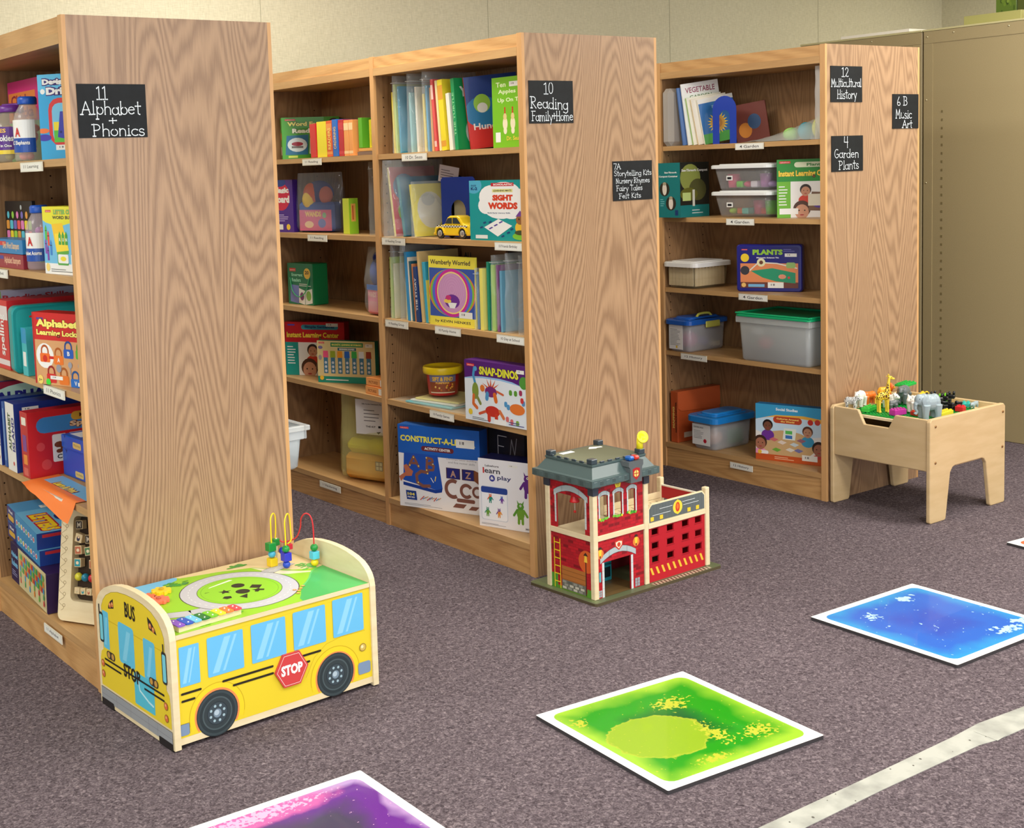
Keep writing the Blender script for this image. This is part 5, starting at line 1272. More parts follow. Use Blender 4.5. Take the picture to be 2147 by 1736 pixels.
def art_crayon(A):
    A.rect(0,0,1,1,(110,190,230)); A.rect(0,0,1,.16,WHITE); A.ell(.5,1.05,.8,.33,(230,224,50)); A.rect(0,.80,1,.2,(230,224,50)); LOGO(A,.10,.915,.18,.035)
    A.text('LETTER CRAYONS',.36,.885,.9,.07,(110,196,90),.05,out=(206,60,60),ow=.05); A.text('WORD BUILDING',.32,.815,.9,.05,INK,.04)
    A.poly([(.28,.74),(.62,.76),(.78,.36),(.40,.33)],(244,200,40)); A.poly([(.36,.60),(.70,.62),(.78,.36),(.40,.33)],(250,220,60)); A.poly([(.40,.33),(.78,.36),(.77,.31),(.42,.28)],(90,170,60))
    for i in range(3): A.poly([(.48+.1*i,.44),(.56+.1*i,.44),(.56+.1*i,.58),(.52+.1*i,.64),(.48+.1*i,.58)],(60,160,60)); A.text('RUN'[i],.495+.1*i,.49,.05,.05,WHITE,.03)
    for x, y, c in ((.06,.50,(80,190,60)),(.13,.42,(226,80,70)),(.10,.20,(120,60,170)),(.20,.28,(50,130,210)),(.04,.30,(130,80,180))): A.poly([(x,y),(x+.06,y),(x+.06,y+.18),(x+.03,y+.23),(x,y+.18)],c); A.rect(x,y+.14,.06,.012,INK)
    A.rrect(.42,.14,.34,.16,(90,170,80),.2); A.rrect(.44,.17,.32,.13,WHITE,.2); A.ell(.60,.235,.09,.035,(240,220,50)); A.circ(.10,.10,.06,(244,214,120)); A.lines(.2,.03,.7,.06,2,(120,120,120)); A.rect(.86,.16,.14,.30,(226,70,60)); A.rect(.84,.16,.10,.14,WHITE)
gbox('game_box','yellow and blue crayon word building box on the second shelf','game box',-.829,1.035,z,-84,.20,.193,.07,(230,224,40),art_crayon)
# third shelf
z = ZS[2]
gbox('game_box','grey and green box with red lettering standing behind the teal case','game box',XA+.015,1.60,z,0,.28,.24,.055,(176,178,200),lambda A:(A.rect(0,0,1,1,(170,172,192)),A.rect(0,.5,.12,.5,(120,180,60)),A.text('Reading Skills',.14,.84,.8,.10,(170,50,60),.03),A.rect(0,.0,1,.75,(200,40,50))))
spine('A',1.594,1.548,z,.185,(70,40,110),'purple box at the far left of the third shelf of the nearest bookcase','boxes on the nearest third shelf',.25,.02,0,'PHONICS',(240,220,90),cat='box',name='game_box')
spine('A',1.54,1.43,z,.222,(206,40,46),'red spelling box standing left of the teal case','boxes on the nearest third shelf',.26,.012,0,'spelling',WHITE,lambda A:(A.rect(0,0,1,1,(206,40,46))),(226,214,214),cat='box',name='game_box')
m = MB(); m.rslab(.245,.211,0,.045,.022,(24,150,150),'plastic',n=6)
A = Art(m,(-.1225,-.1055,.045),(1,0,0),(0,1,0),.245,.211); A.clip = True; A.rrect(.05,.05,.9,.9,(34,164,164),.1); A.rect(.22,.82,.12,.03,(206,60,60)); A.poly([(.22,.10),(.62,.10),(.62,.62),(.26,.62)],(120,180,70)); A.circ(.36,.50,.08,(236,130,60)); A.poly([(.24,.20),(.5,.36),(.5,.44),(.24,.28)],WHITE); A.circ(.32,.16,.04,(240,220,90))
o = m.build('carry_case'); tag(o,'teal rounded carry case behind the red padlock box','case'); o.matrix_world = Matrix.Translation((-.838+.1225,1.374,z+.1061)) @ Matrix.Rotation(R_(-4),4,'Z') @ Matrix.Rotation(R_(90),4,'X')
gbox('small_box','small light teal box wedged between the carry case and the padlock box','box',XA+.012,1.262,z,0,.10,.148,.045,(60,184,190),left=lambda A:(A.rect(0,.68,1,.32,(40,150,200)),A.rect(.2,.2,.6,.3,WHITE)))
def art_locks(A):
    A.rect(0,0,1,1,(214,160,110)); A.rect(0,.62,1,.38,(204,30,36)); A.rect(0,0,.03,1,(180,26,30)); A.rect(.08,.90,.12,.03,(70,60,150))
    A.text('Alphabet',.07,.775,.74,.135,(250,240,120),.05,out=(120,20,20),ow=.05); A.text('Learning Locks',.07,.665,.74,.10,(250,240,120),.04,out=(120,20,20),ow=.05)
    def lock(x, y, c, ch, s_=.085): A.ring(x,y+.085,s_*.52,s_*.8,tuple(int(v*.75) for v in c),0,180,12); A.rect(x-s_*.8,y+.03,s_*.28,.06,tuple(int(v*.75) for v in c)); A.rect(x+s_*.52,y+.03,s_*.28,.06,tuple(int(v*.75) for v in c)); A.rrect(x-s_,y-.07,2*s_,.125,c,.2); A.text(ch,x-.022,y-.035,.044,.06,WHITE,.03)
    A.ell(.20,.40,.155,.175,WHITE); lock(.20,.38,(236,110,40),' ',.09); A.circ(.20,.36,.04,(206,40,30)); A.rect(.27,.36,.10,.04,(206,30,30))
    lock(.44,.36,(236,120,40),'A'); lock(.62,.46,(30,90,190),'B'); lock(.83,.46,(90,180,60),'C'); lock(.72,.06,(30,110,200),'V'); lock(.30,.10,(206,40,40),' '); lock(.52,.09,(226,120,40),' ')
    lock(.99,.45,(130,30,90),' ')
    for x in (.64,.81,.97): A.circ(x,.30,.035,(160,160,170)); A.rect(x-.008,.17,.016,.11,(160,160,170))
    A.circ(.44,.24,.045,(150,150,160)); A.circ(.90,.15,.05,(150,150,165)); A.sticker(.28,.08,.22,.05); A.circ(.24,.035,.04,(60,220,60)); A.circ(.10,.06,.05,(240,214,110)); A.text('3+',.07,.04,.06,.035,INK,.02); A.rect(.76,.02,.24,.05,WHITE)
gbox('game_box','red topped padlock game box standing at the right end of the third shelf','game box',-.851,1.118,z,-73,.265,.212,.06,(190,30,34),art_locks)
# fourth shelf
z = ZS[3]
gbox('game_box','dark red and blue letter game box rising behind the boxes on the fourth shelf','game box',XA+.01,1.652,z,0,.285,.262,.028,(150,30,50),lambda A:(A.rect(0,0,1,1,(150,30,54)),A.ell(.42,.80,.42,.16,(190,220,200)),A.text('ALPHABET',.05,.74,.9,.13,(40,40,130),.05)),top=(40,50,130))
def al(A): A.rect(0,0,1,1,(232,230,224)); A2 = Art(A.mb,A.P(.1,0),tuple(A.V),tuple(-A.U),A.H,A.W); A2.k = 3; A2.text('ALPHABET',.3,-.45,.55,.3,(60,90,40),.04); A2.text('ISLAND',.3,-.85,.5,.3,(50,50,130),.04); A2.circ(.12,-.6,.03,(206,60,50))
gbox('game_box','white spined blue box, left of its twin on the fourth shelf','game box',XA+.008,1.572,z,0,.27,.218,.062,(30,60,140),lambda A:A.rect(0,0,1,1,(26,50,130)),al,grp='twin blue boxes with white spines')
gbox('book_box','slim blue spined box between the two white spined boxes','box',XA+.012,1.528,z,0,.26,.215,.026,(36,84,160),None,lambda A:A.rect(.3,.1,.4,.8,(120,160,210)))
gbox('game_box','white spined blue box beside the red spelling game box','game box',XA+.008,1.418,z,0,.27,.222,.085,(30,60,140),lambda A:(A.rect(0,0,1,1,(26,50,130)),A.sticker(.1,.88,.2,.06)),al,grp='twin blue boxes with white spines')
def art_match(A):
    A.rect(0,0,1,1,(200,30,36)); A.rrect(.10,.66,.95,.24,(60,130,190),.5); A.rrect(.52,.80,.5,.13,(214,160,50),.5); A.text('Match It!',.62,.84,.3,.06,(90,40,20),.02); A.text('Spelling',.50,.69,.52,.10,(236,196,150),.04,out=(120,60,20),ow=.08)
    for x, c in ((.28,'C'),(.48,'O'),(.68,'W')): A.rrect(x,.20,.17,.42,(236,232,224),.12); A.text(c,x+.05,.24,.06,.07,INK,.03)
    for q in ((.36,.46,.06),(.44,.40,.07),(.55,.46,.06),(.62,.38,.05),(.5,.34,.05),(.36,.36,.04)): A.ell(q[0],q[1],q[2],q[2]*.8,(120,60,30),9)
    A.circ(.14,.46,.05,(216,70,70)); A.circ(.20,.18,.06,(216,70,70)); A.rect(.72,.62,.1,.05,WHITE); A.rect(.84,.65,.1,.05,WHITE)
gbox('game_box','red spelling game box with a cow puzzle, behind the blue file box','game box',XA+.012,1.305,z,2,.275,.208,.062,(186,28,34),art_match,lambda A:(A.rect(.2,.80,.6,.12,(230,226,210)),A.rect(.25,.4,.5,.25,(120,60,140)),A.rect(.25,.2,.5,.15,(230,140,50)),A.rect(.2,.03,.6,.12,(210,90,80))))
t = thing('file_box','blue plastic file box with two drawers and yellow tags on the fourth shelf','box',(-.722,1.292,z+.0006),-87)
m = MB(); m.box((0,0,0),(.205,.12,.128),(20,76,176),'plastic',.003); m.build('body',t)
m = MB(); m.box((-.001,-.002,.090),(.206,.122,.1305),(26,84,186),'plastic',.002); A = Art(m,(0,-.002,.09),(1,0,0),(0,0,1),.205,.04); A.rrect(.42,.2,.3,.5,(206,180,110),.3); A.text('Matching',.46,.34,.22,.22,(90,80,40),.0); A.poly([(.10,1),(.16,1),(.13,.75)],(10,40,120)); m.build('drawer',t)
m = MB(); m.box((.003,-.0012,.004),(.202,.0,.086),(22,80,182),'plastic'); A = Art(m,(0,-.0012,0),(1,0,0),(0,0,1),.205,.086); A.rrect(.45,.10,.3,.22,(206,180,110),.3); A.text('Word Building',.49,.16,.22,.09,(90,80,40),.0); A.poly([(.12,1),(.20,1),(.16,.86)],(10,40,120)); m.build('drawer',t)
m = MB(); m.box((.02,.02,.1307),(.10,.06,.1311),WHITE,'card'); m.build('sticker',t)
# orange learn and play mat lying on the shelf, its front edge curling down
m = MB(); G = []
E0, E1 = (-.842,1.300), (-.842,.905)
for i in range(13):
    y = 1.305-.40*i/12; G.append([])
    for j in range(9):
        t_ = j/8; x = -.735-.126*t_; zz = ZS[3]+.0012+(.0015 if j < 7 else 0); droop = 0
        if x < -.831: 
            droop = min(1,(i/12)*1.15)*.055*((-.831-x)/.030)
        G[-1].append(m.pt((x+ (0 if droop < .02 else .004), y-.02*t_*(1 if i<2 else 0), zz-droop)))
def fold(i, j): return (236,122,50) if (j > 3 or i < 1) else (120,184,220)
for i in range(12):
    for j in range(8): m.face((G[i][j],G[i+1][j],G[i+1][j+1],G[i][j+1]),fold(i,j),'card',True)
A = Art(m,(-.800,1.20,ZS[3]+.003),(0,-1,0),(1,0,0),.20,.034); A.text('Learn & Print',.05,.1,.8,.8,(250,220,60),.05,out=(120,30,60),ow=.08)
solo(m,'activity_mat','orange and blue paper packet lying flat and curling over the fourth shelf front','paper')
# bottom shelf
z = ZS[3]; zb = .115
def art_cube(A):
    A.rect(0,0,1,1,(44,24,70)); A.rect(.22,0,.75,1,(214,200,150)); A.text('Alphabet',.01,.62,.19,.16,(120,190,230),.05); A.text('Robots',.02,.40,.17,.16,(120,190,230),.05); A.lines(.02,.14,.16,.16,3,(160,160,200))
    rr = random.Random(2); cs = [(206,60,60),(60,160,90),(60,150,200),(230,140,50),(120,190,80)]
    for i in range(16):
        for j in range(5):
            if j > 1 or i % 3 == 0: c = cs[(i*2+j)%5]; x = .26+i*.043; A.rrect(x,.12+j*.16,.03,.12,c,.3); A.circ(x+.015,.25+j*.16,.011,c,8)
TL_ = 4.5
def tilted(name, label, x, y, z_, rz, w_, h, d, col, front, right=None, top=None, grp=None):
    # the left end (hidden beyond the frame) is propped up; the near bottom edge rests on what is below
    m = MB(); m.box((-w_,0,0),(0,d,h),col,'card',.001)
    if top: top(Art(m,(-w_,0,h),(1,0,0),(0,1,0),w_,d))
    front(Art(m,(-w_,0,0),(1,0,0),(0,0,1),w_,h))
    if right: right(Art(m,(0,0,0),(0,1,0),(0,0,1),d,h))
    o = m.build(name); tag(o,label,'game box',grp); o.matrix_world = Matrix.Translation((x,y,z_)) @ Matrix.Rotation(R_(rz),4,'Z') @ Matrix.Rotation(R_(TL_),4,'Y'); return o
tilted('game_box','dark purple box with rows of coloured letters, lowest of the pile on the bottom shelf',XA+.005,1.20,zb+.001,-91,.36,.128,.20,(44,24,70),art_cube)
def art_bb(A):
    A.rect(0,0,1,1,(60,140,190)); A.rect(0,0,.28,1,(40,50,120)); A.rrect(.03,.15,.2,.35,(214,170,60),.4); A.text('Word',.05,.62,.14,.2,WHITE,.03)
    for i, c in enumerate([(230,90,60),(120,190,90),(240,200,80),(200,70,110),(90,170,90),(230,130,60),(70,90,180),(206,50,60)]): A.circ(.34+i*.08,.45,.028,WHITE,10); A.circ(.34+i*.08,.45,.020,c,10)
def art_bbr(A): A.rect(0,0,1,1,(30,60,140)); A.rect(.1,.70,.45,.2,(200,50,60))
def art_bbt(A): A.rect(0,0,1,1,(110,180,220)); A.rect(0,0,.3,1,(80,150,200)); A.text('LETTERS',.45,.15,.5,.34,(246,206,40),.06,out=(190,30,60),ow=.10); A.ell(.45,.8,.2,.12,(196,150,110)); A.ell(.62,.62,.08,.06,(40,50,120)); A.sticker(.2,.5,.08,.14)
tilted('game_box','blue letter game box directly under its twin on the bottom shelf',XA+.012,1.268,zb+.135,-92,.34,.050,.17,(40,90,160),art_bb,art_bbr,art_bbt,'two stacked blue letter games')
tilted('game_box','blue letter game box on top of the pile on the bottom shelf',XA+.008,1.274,zb+.187,-93,.34,.052,.17,(40,90,160),art_bb,art_bbr,art_bbt,'two stacked blue letter games')
# wooden block tray leaning on its end
TM = Matrix.Translation((-.832,1.118,zb+.0072)) @ Matrix.Rotation(R_(-60),4,'Z') @ Matrix.Rotation(R_(-9),4,'X')
t = thing('block_tray','upright cream wooden tray of alphabet blocks with a scroll pattern on its rim','tray'); t.matrix_world = TM
TW, THH = .235, .345
def rrp(x0, y0, x1, y1, r, n=5):
    p = []
    for (cx_, cy_, a0) in ((x1-r,y1-r,0),(x0+r,y1-r,90),(x0+r,y0+r,180),(x1-r,y0+r,270)): p += [(cx_+r*math.cos(R_(a0+90*i/(n-1))), cy_+r*math.sin(R_(a0+90*i/(n-1)))) for i in range(n)]
    return p
m = MB(); po, pi = rrp(0,0,TW,THH,.018), rrp(.045,.062,TW-.045,THH-.028,.016)
n_ = len(po)
a = [m.pt((x,0,y_)) for x, y_ in po]; b_ = [m.pt((x,0,y_)) for x, y_ in pi]; c_ = [m.pt((x,.032,y_)) for x, y_ in pi]; d_ = [m.pt((x,.04,y_)) for x, y_ in po]
for i in range(n_):
    j = (i+1) % n_; m.face((a[i],a[j],b_[j],b_[i]),(0,0,0),'pale_wood'); m.face((b_[i],b_[j],c_[j],c_[i]),(0,0,0),'pale_wood'); m.face((a[j],a[i],d_[i],d_[j]),(0,0,0),'pale_wood')
m.face(c_,(70,56,44),'matte'); m.face(d_,(0,0,0),'pale_wood')
A = Art(m,(0,0,0),(1,0,0),(0,0,1),1,1)
for k in range(9): z_ = .03+k*.034; A.line([(.012+.010*math.sin(q*.9), z_+q*.0048) for q in range(8)],.0012,(150,128,90),False); A.ring(.022,z_+.016,.004,.0055,(150,128,90),n=10)
A.sticker(.150,.018,.06,.018); m.build('tray',t)
rg = random.Random(12)
BC = [(206,190,150),(60,150,160),(190,110,80),(90,130,90),(60,60,80)]
def blk(lx, lz, s_, kind, i):
    m = MB()
    if kind == 'ball': m.ell((0,0,0),(.0125,.0125,.0125),[(222,214,60),(30,130,160),(206,40,50)][i%3],'plastic')
    else:
        m.box((-s_,-s_*.8,-s_),(s_,s_*.8,s_),(222,200,156),'matte',.0012); A = Art(m,(-s_,-s_*.8,-s_),(1,0,0),(0,0,1),2*s_,2*s_,'matte')
        if kind == 'A': A.rect(.08,.08,.84,.84,(60,52,48)); A.text(rg.choice('ABKMRTY'),.25,.2,.5,.6,(226,214,190),.02)
        elif kind == 'pic': A.rect(.1,.1,.8,.8,BC[i%5]); A.ell(.5,.5,.22,.2,(230,214,180),8)
        else: A.ell(.5,.45,.24,.32,BC[(i+1)%5],9); A.circ(.5,.6,.14,(230,196,160),8)
    o = m.build('wooden_block' if kind != 'ball' else 'wooden_ball'); o.matrix_world = TM @ Matrix.Translation((lx,.0155,lz)) @ Matrix.Rotation(R_(rg.uniform(-12,12)),4,'Y')
    if kind == 'ball': tag(o,'%s wooden ball in the block tray' % ['yellow','blue','red'][i%3],'ball',None)
    else: tag(o,'small printed wooden block in the upright cream tray','block','wooden blocks in the upright tray')
i = 0
for lz, kind, n_b in ((.290,'A',3),(.250,'plain',4),(.214,'pic',4),(.176,'pic',3),(.092,'fig',6)):
    for k in range(n_b): blk(.062+k*(.112/max(n_b-1,1)),lz,.0098 if n_b > 4 else .0130,kind if kind != 'plain' else 'A' if k%2 else 'fig',i); i += 1
for k in range(3): blk(.061+k*.0255,.133,.012,'ball',k)
blk(.152,.135,.0145,'A',3)

# ================================================================== middle bookcase, far bay
z = ZS[0]
gB = 'books along the far bay top shelf'
def art_wf(A):
    A.rect(0,0,1,1,(70,160,40)); LOGO(A,.06,.92,.18,.04); A.text('Word Family',.10,.76,.72,.13,(236,240,120),.05,out=(30,80,20),ow=.06); A.text('Readers',.18,.62,.5,.11,(240,250,230),.05,out=(30,80,20),ow=.06)
    A.circ(.90,.78,.10,(150,90,60)); A.circ(.90,.84,.09,(60,34,24)); A.poly([(.05,.10),(.44,.10),(.46,.58),(.08,.56)],(30,110,150)); A.ell(.26,.34,.17,.17,(206,226,230)); A.ell(.26,.36,.10,.05,(150,40,60)); A.rect(.16,.26,.2,.05,(110,110,110))
    A.poly([(.46,.12),(.74,.06),(.76,.42),(.48,.50)],(226,226,206)); A.poly([(.76,.06),(.98,.12),(.98,.50),(.77,.42)],(214,214,196)); A.ell(.6,.26,.09,.07,(120,110,90)); A.ell(.88,.28,.06,.07,(190,140,90)); A.rect(.1,.03,.16,.05,(206,226,90))
gbox('game_box','green word reader box at the left of the far bay top shelf','game box',.800,2.505,z,-24,.262,.186,.06,(60,150,40),art_wf,lambda A:(A.rect(.15,.1,.7,.2,(206,206,200)),A.circ(.5,.55,.3,(226,120,60))))
spine('B',2.215,2.168,z,.143,(206,50,50),'red book with a white spine patch right of the green reader box',gB,.17,.02,-2,None,band=None,cover=lambda A:A.rect(0,0,1,1,(206,44,50))).data
spine('B',2.160,2.082,z,.150,(240,224,50),'yellow and blue boxed set with a round white title',gB,.14,.02,0,None,cover=lambda A:(A.rect(0,0,1,1,(240,224,50)),A.rect(0,.72,1,.28,(90,180,200)),A.circ(.45,.70,.22,WHITE),A.text('Co',.28,.62,.34,.16,INK,.05),A.circ(.3,.12,.15,(206,60,40)),A.lines(.55,.2,.4,.35,5,(190,170,40))))
spine('B',2.076,2.032,z,.150,(226,96,44),'orange red book with an oval title beside the blue one',gB,.16,.018,-1.5,'READERS',(250,220,120),band=(236,150,80))
spine('B',2.026,1.988,z,.153,(40,110,200),'bright blue book with a tan title plate',gB,.16,.016,-1,'ORDERING',(226,200,150))
spine('B',1.984,1.946,z,.150,(190,40,54),'crimson book with a white barcode patch',gB,.16,.020,-1,None,band=(206,60,70))
spine('B',1.940,1.905,z,.146,(238,160,90),'light orange book, left one of two alike',gB,.16,.018,0,None,band=(250,214,160))
spine('B',1.902,1.872,z,.146,(238,160,90),'light orange book, right one of two alike',gB,.16,.018,0,None,band=(250,214,160))
gbox('picture_book','flat brown book at the bottom of the small pile, far bay top shelf','book',XB+.03,1.860,z,-89,.125,.014,.16,(120,100,90)); gbox('picture_book','flat orange book at the top of the small pile, far bay top shelf','book',XB+.035,1.856,z+.0155,-88,.115,.012,.15,(226,170,90))
gbox('picture_book','lime green book standing on the small pile','book',XB+.035,1.828,z+.0295,0,.12,.122,.026,(96,180,50))
m = MB(); m.prism([(0,0),(.085,0),(.085,.088),(.045,.118),(.0,.112)],(0,0,0),(1,0,0),(0,0,1),(0,.05,0),(214,210,50),'card'); A = Art(m,(0,0,0),(1,0,0),(0,0,1),.085,.118); A.poly([(.22,.52),(.95,.55),(.55,.96)],(50,50,110)); A.poly([(.38,.56),(.82,.58),(.57,.82)],(90,90,150)); A.lines(.1,.06,.8,.4,6,(180,170,40))
solo(m,'toy_house','yellow house shaped box with a dark triangle on the small pile','box',(XB+.05,1.796,z+.0295),-74)
z = ZS[1]
def art_magic(A): A.rect(0,0,1,1,(76,36,140)); A.circ(.45,.68,.42,(206,30,70)); A.text('Magic',.12,.72,.7,.14,WHITE,.06); A.text('Board',.14,.56,.7,.14,WHITE,.06); A.lines(.1,.2,.7,.15,4,(200,180,230)); A.rect(.3,.05,.2,.1,WHITE); A.circ(.75,.1,.09,(240,200,60)); A.ell(.4,.95,.3,.08,(30,60,140))
gbox('magic_board','purple and red magic board pack behind the blue bag','toy',XB+.018,2.580,z,-80,.150,.235,.03,(60,30,120),art_magic)
m = MB(); m.box((-.11,-.03,.0),(.11,.03,.13),(30,80,170),'card',.012); m.ell((0,.0,.17),(.09,.025,.055),(40,60,130),'matte'); m.ell((-.04,-.012,.165),(.045,.02,.05),(206,90,50),'matte'); m.ell((.05,-.01,.16),(.04,.02,.04),(190,110,100),'matte'); m.ell((-.05,-.02,.14),(.035,.018,.04),(240,206,60),'matte')
A = Art(m,(-.10,-.0305,.004),(1,0,0),(0,0,1),.20,.11); A.rect(0,0,1,.84,(216,110,150)); A.text('WANDS',.18,.56,.5,.22,(236,206,120),.05); A.ell(.3,.25,.14,.14,(240,210,170)); A.ell(.7,.30,.12,.18,(110,130,200)); A.circ(.78,.62,.06,(140,200,150))
solo(m,'puppet_set','blue and pink wand puppets packed in the clear backpack','toy',(XB+.11,2.310,z+.004),-76)
bag('clear_bag','clear plastic backpack holding the wand puppets on the far bay second shelf',(XB+.115,2.310,z+.001),-76,.29,.262,.13,seed=3,topw=.5,zip_=False,col=(200,214,236))
spine('B',2.040,1.990,z,.150,(206,226,60),'lime green boxed cards standing alone in the dark second shelf',None,.045,.06,0,None,cover=lambda A:(A.rect(0,0,1,1,(150,206,50)),A.rect(.22,.35,.5,.5,(236,180,90)),A.rect(.34,.4,.16,.4,(206,100,60))),cat='box',name='card_box')
gbox('picture_book','cream book standing in the clear bag by the divider','book',XB+.10,1.762,z,-1,.18,.262,.012,(230,224,190),lean=-3); gbox('picture_book','white framed picture book leaning in the bag by the divider','book',XB+.10,1.790,z,-1,.16,.225,.010,(226,226,226),lean=-4)
bag('clear_bag','clear bag with a leaning cream book beside the divider, far bay second shelf',(XB+.165,1.800,z+.001),0,.26,.298,.12,seed=8,topw=.25)
z = ZS[2]
t = thing('reader_bucket','dark green reader box with a cord handle on the far bay third shelf','box',(.815,2.535,z+.0006),-84)
m = MB(); m.box((0,0,0),(.19,.085,.186),(20,124,70),'card',.003); A = Art(m,(0,0,0),(1,0,0),(0,0,1),.19,.186); A.rect(0,0,1,1,(16,120,84)); LOGO(A,.08,.80,.25,.08); A.circ(.78,.76,.13,(240,200,80)); A.text('20',.70,.74,.15,.09,INK,.03); A.text('Emergent',.16,.66,.44,.10,(160,230,200),.03); A.text('Readers',.16,.55,.36,.09,(160,230,200),.03); A.poly([(.08,.06),(.42,.02),(.44,.46),(.10,.48)],(120,130,200)); A.poly([(.42,.04),(.66,.0),(.68,.34),(.44,.40)],WHITE); A.poly([(.68,.0),(.96,.05),(.96,.40),(.69,.34)],(226,230,226)); A.ell(.55,.2,.08,.1,(130,60,120)); A.ell(.82,.22,.1,.12,(130,180,80)); A.lines(.45,.44,.5,.08,2,WHITE)
m.build('body',t); m = MB(); m.tube(cr([(.02,-.003,.12),(.04,-.006,.06),(.09,-.008,.035),(.14,-.006,.06),(.165,-.003,.12)]),.0025,(60,170,110)); m.build('handle',t)
m = MB(); m.box((-.035,-.045,0),(.035,.045,.12),(226,130,160),'card',.01); m.ell((0,0,.17),(.04,.035,.06),(50,80,170),'matte'); m.ell((0,-.01,.23),(.03,.03,.03),(30,40,110),'matte'); A = Art(m,(-.0355,.04,.004),(0,-1,0),(0,0,1),.08,.11); A.text('WANDS',.1,.6,.75,.2,(240,200,190),.04); A.rect(.1,.1,.8,.35,(220,150,160)); m.box((-.0365,-.04,.10),(-.0355,.04,.122),(40,110,200),'card')
solo(m,'puppet_set','pink and blue wand puppets packed in the narrow clear bag','toy',(XB+.07,1.795,z+.005),0)
bag('clear_bag','narrow clear bag with blue and pink puppets against the divider, third shelf',(XB+.07,1.795,z+.001),90,.15,.278,.11,seed=5,topw=.3,zip_=False)
z = ZS[3]
def art_ilc(A, c0, c1, c2, kid=True, tit='Instant Learning Center'):
    A.rect(0,0,1,1,(236,234,230)); A.rect(0,.62,1,.38,c0); A.rect(0,0,.22,.62,c1); A.rrect(.28,.86,.62,.09,c2,.5); A.text(tit,.0+.03,.68,.88,.13,(250,214,70),.04,out=(90,50,20),ow=.03); A.rect(.05,.93,.12,.03,(90,70,170)); A.lines(.03,.2,.15,.36,7,WHITE)
    A.kid(.46,.46,.085,(196,140,110),(44,30,26),(206,60,40)); A.kid(.40,.12,.13,(206,150,120),(80,50,36),(240,160,190)); A.poly([(.5,.12),(.9,.10),(.92,.42),(.56,.44)],(120,90,70)); A.ell(.68,.26,.12,.1,(90,60,150)); A.ell(.74,.36,.08,.06,(110,190,90))
gbox('game_box','red and teal learning game box with two children, far bay fourth shelf','game box',.795,2.55,z,-58,.303,.245,.05,(180,26,36),lambda A:(art_ilc(A,(196,26,40),(30,150,140),(60,150,170)),A.text('Simple Sentences',.34,.875,.5,.06,(20,60,110),.04),A.sticker(.70,.92,.2,.06)))
def art_mag(A):
    A.rect(0,0,1,1,(216,196,140)); A.rect(0,0,1,.15,(30,140,120)); A.rect(.24,.86,.56,.10,(30,130,80)); A.text('MAGNETIC LEARNING BOOKMARKS',.26,.885,.52,.05,(240,230,120),.03); A.rect(.36,.77,.32,.07,(40,100,110)); A.text('BEGINNING SOUNDS',.39,.785,.26,.04,WHITE,.03); LOGO(A,.03,.93,.1,.04); A.sticker(.84,.86,.12,.08)
    for i, c in enumerate([(236,90,130),(150,170,50),(230,150,40),(40,100,190),(60,170,80),(220,226,230),(150,60,40)]): x = .11+i*.124; A.rect(x,.22,.075,.40,(70,120,150)); A.poly([(x-.01,.60),(x+.085,.60),(x+.08,.76),(x-.005,.76)],c); [A.circ(x+.037,.28+k*.1,.022,(206,214,220),8) for k in range(3)]
    A.circ(.07,.11,.035,(236,190,60)); A.lines(.14,.04,.6,.06,1,WHITE); A.ell(.06,.84,.04,.04,(120,110,150)); A.ell(.05,.60,.03,.06,(160,150,150))
gbox('game_box','tan and green magnetic bookmark game box in front of the red box','game box',.788,2.255,z,-60,.285,.185,.035,(30,140,110),art_mag)
for k, lb in enumerate(('small orange card box, lowest of two by the divider','small orange card box, upper of two by the divider')):
    gbox('card_box',lb,'box',XB+.02+.004*k,1.852,z+.0345*k,-90+3*k,.125,.033,.09,(226,140,70),lambda A:(A.rect(0,.1,1,.8,(232,160,90)),A.text('PICTURES',.15,.3,.5,.35,(150,80,30),.03),A.rect(.78,.1,.18,.8,WHITE)),grp='small orange card boxes')
# bottom shelf, far bay
t = thing('storage_tub','open white translucent tub peeking past the hidden side of the nearest bookcase','tub',(-.262,.960,ZS[3]+.001),0); t.scale = (1,1,.74)
m = MB(); m.rtub(.30,.27,.165,.03,.012,(220,230,236),'frost2',wall=.003); m.build('body',t); m = MB()
m.rslab(.316,.286,.150,.168,.034,(236,240,240),'frost2'); 
m = MB(); R0 = None
def rimring(m, w_, d_, r, z0, z1, t_, col, mat):
    for (a, b_, c, d) in ((w_/2-t_,-d_/2,w_/2,d_/2),(-w_/2,-d_/2,-w_/2+t_,d_/2),(-w_/2+t_,-d_/2,w_/2-t_,-d_/2+t_),(-w_/2+t_,d_/2-t_,w_/2-t_,d_/2)): m.box((a,b_,z0),(c,d,z1),col,mat,.003)
rimring(m,.328,.296,.03,.165,.187,.020,(234,238,238),'frost2'); rimring(m,.310,.280,.03,.128,.166,.008,(226,232,236),'frost2'); m.build('rim',t)
m = MB(); m.box((-.10,-.10,.0),(.09,.10,.085),(60,160,190),'plastic',.006); solo(m,'blue_box','light blue box inside the open white tub','box',(-.25,.955,ZS[3]+.006),0)
m = MB(); m.box((-.16,-.05,0),(.16,.05,.11),(232,160,60),'matte',.02); m.box((-.15,-.052,.112),(.16,.05,.175),(226,214,60),'matte',.025); m.ell((.05,-.02,.15),(.09,.05,.04),(230,220,50),'matte')
A = Art(m,(.02,-.0505,.05),(1,0,0),(0,0,1),.04,.04); A.rect(0,0,1,1,(110,90,110)); A.rect(.1,.1,.35,.35,(220,214,206)); A.rect(.55,.1,.35,.35,(220,214,206)); A.rect(.1,.55,.35,.35,(220,214,206)); A.rect(.55,.55,.35,.35,(220,214,206))
solo(m,'plush_blanket','folded yellow and orange plush blanket in the bag on the bottom shelf','blanket',(XB+.135,1.948,zb+.006),-72)
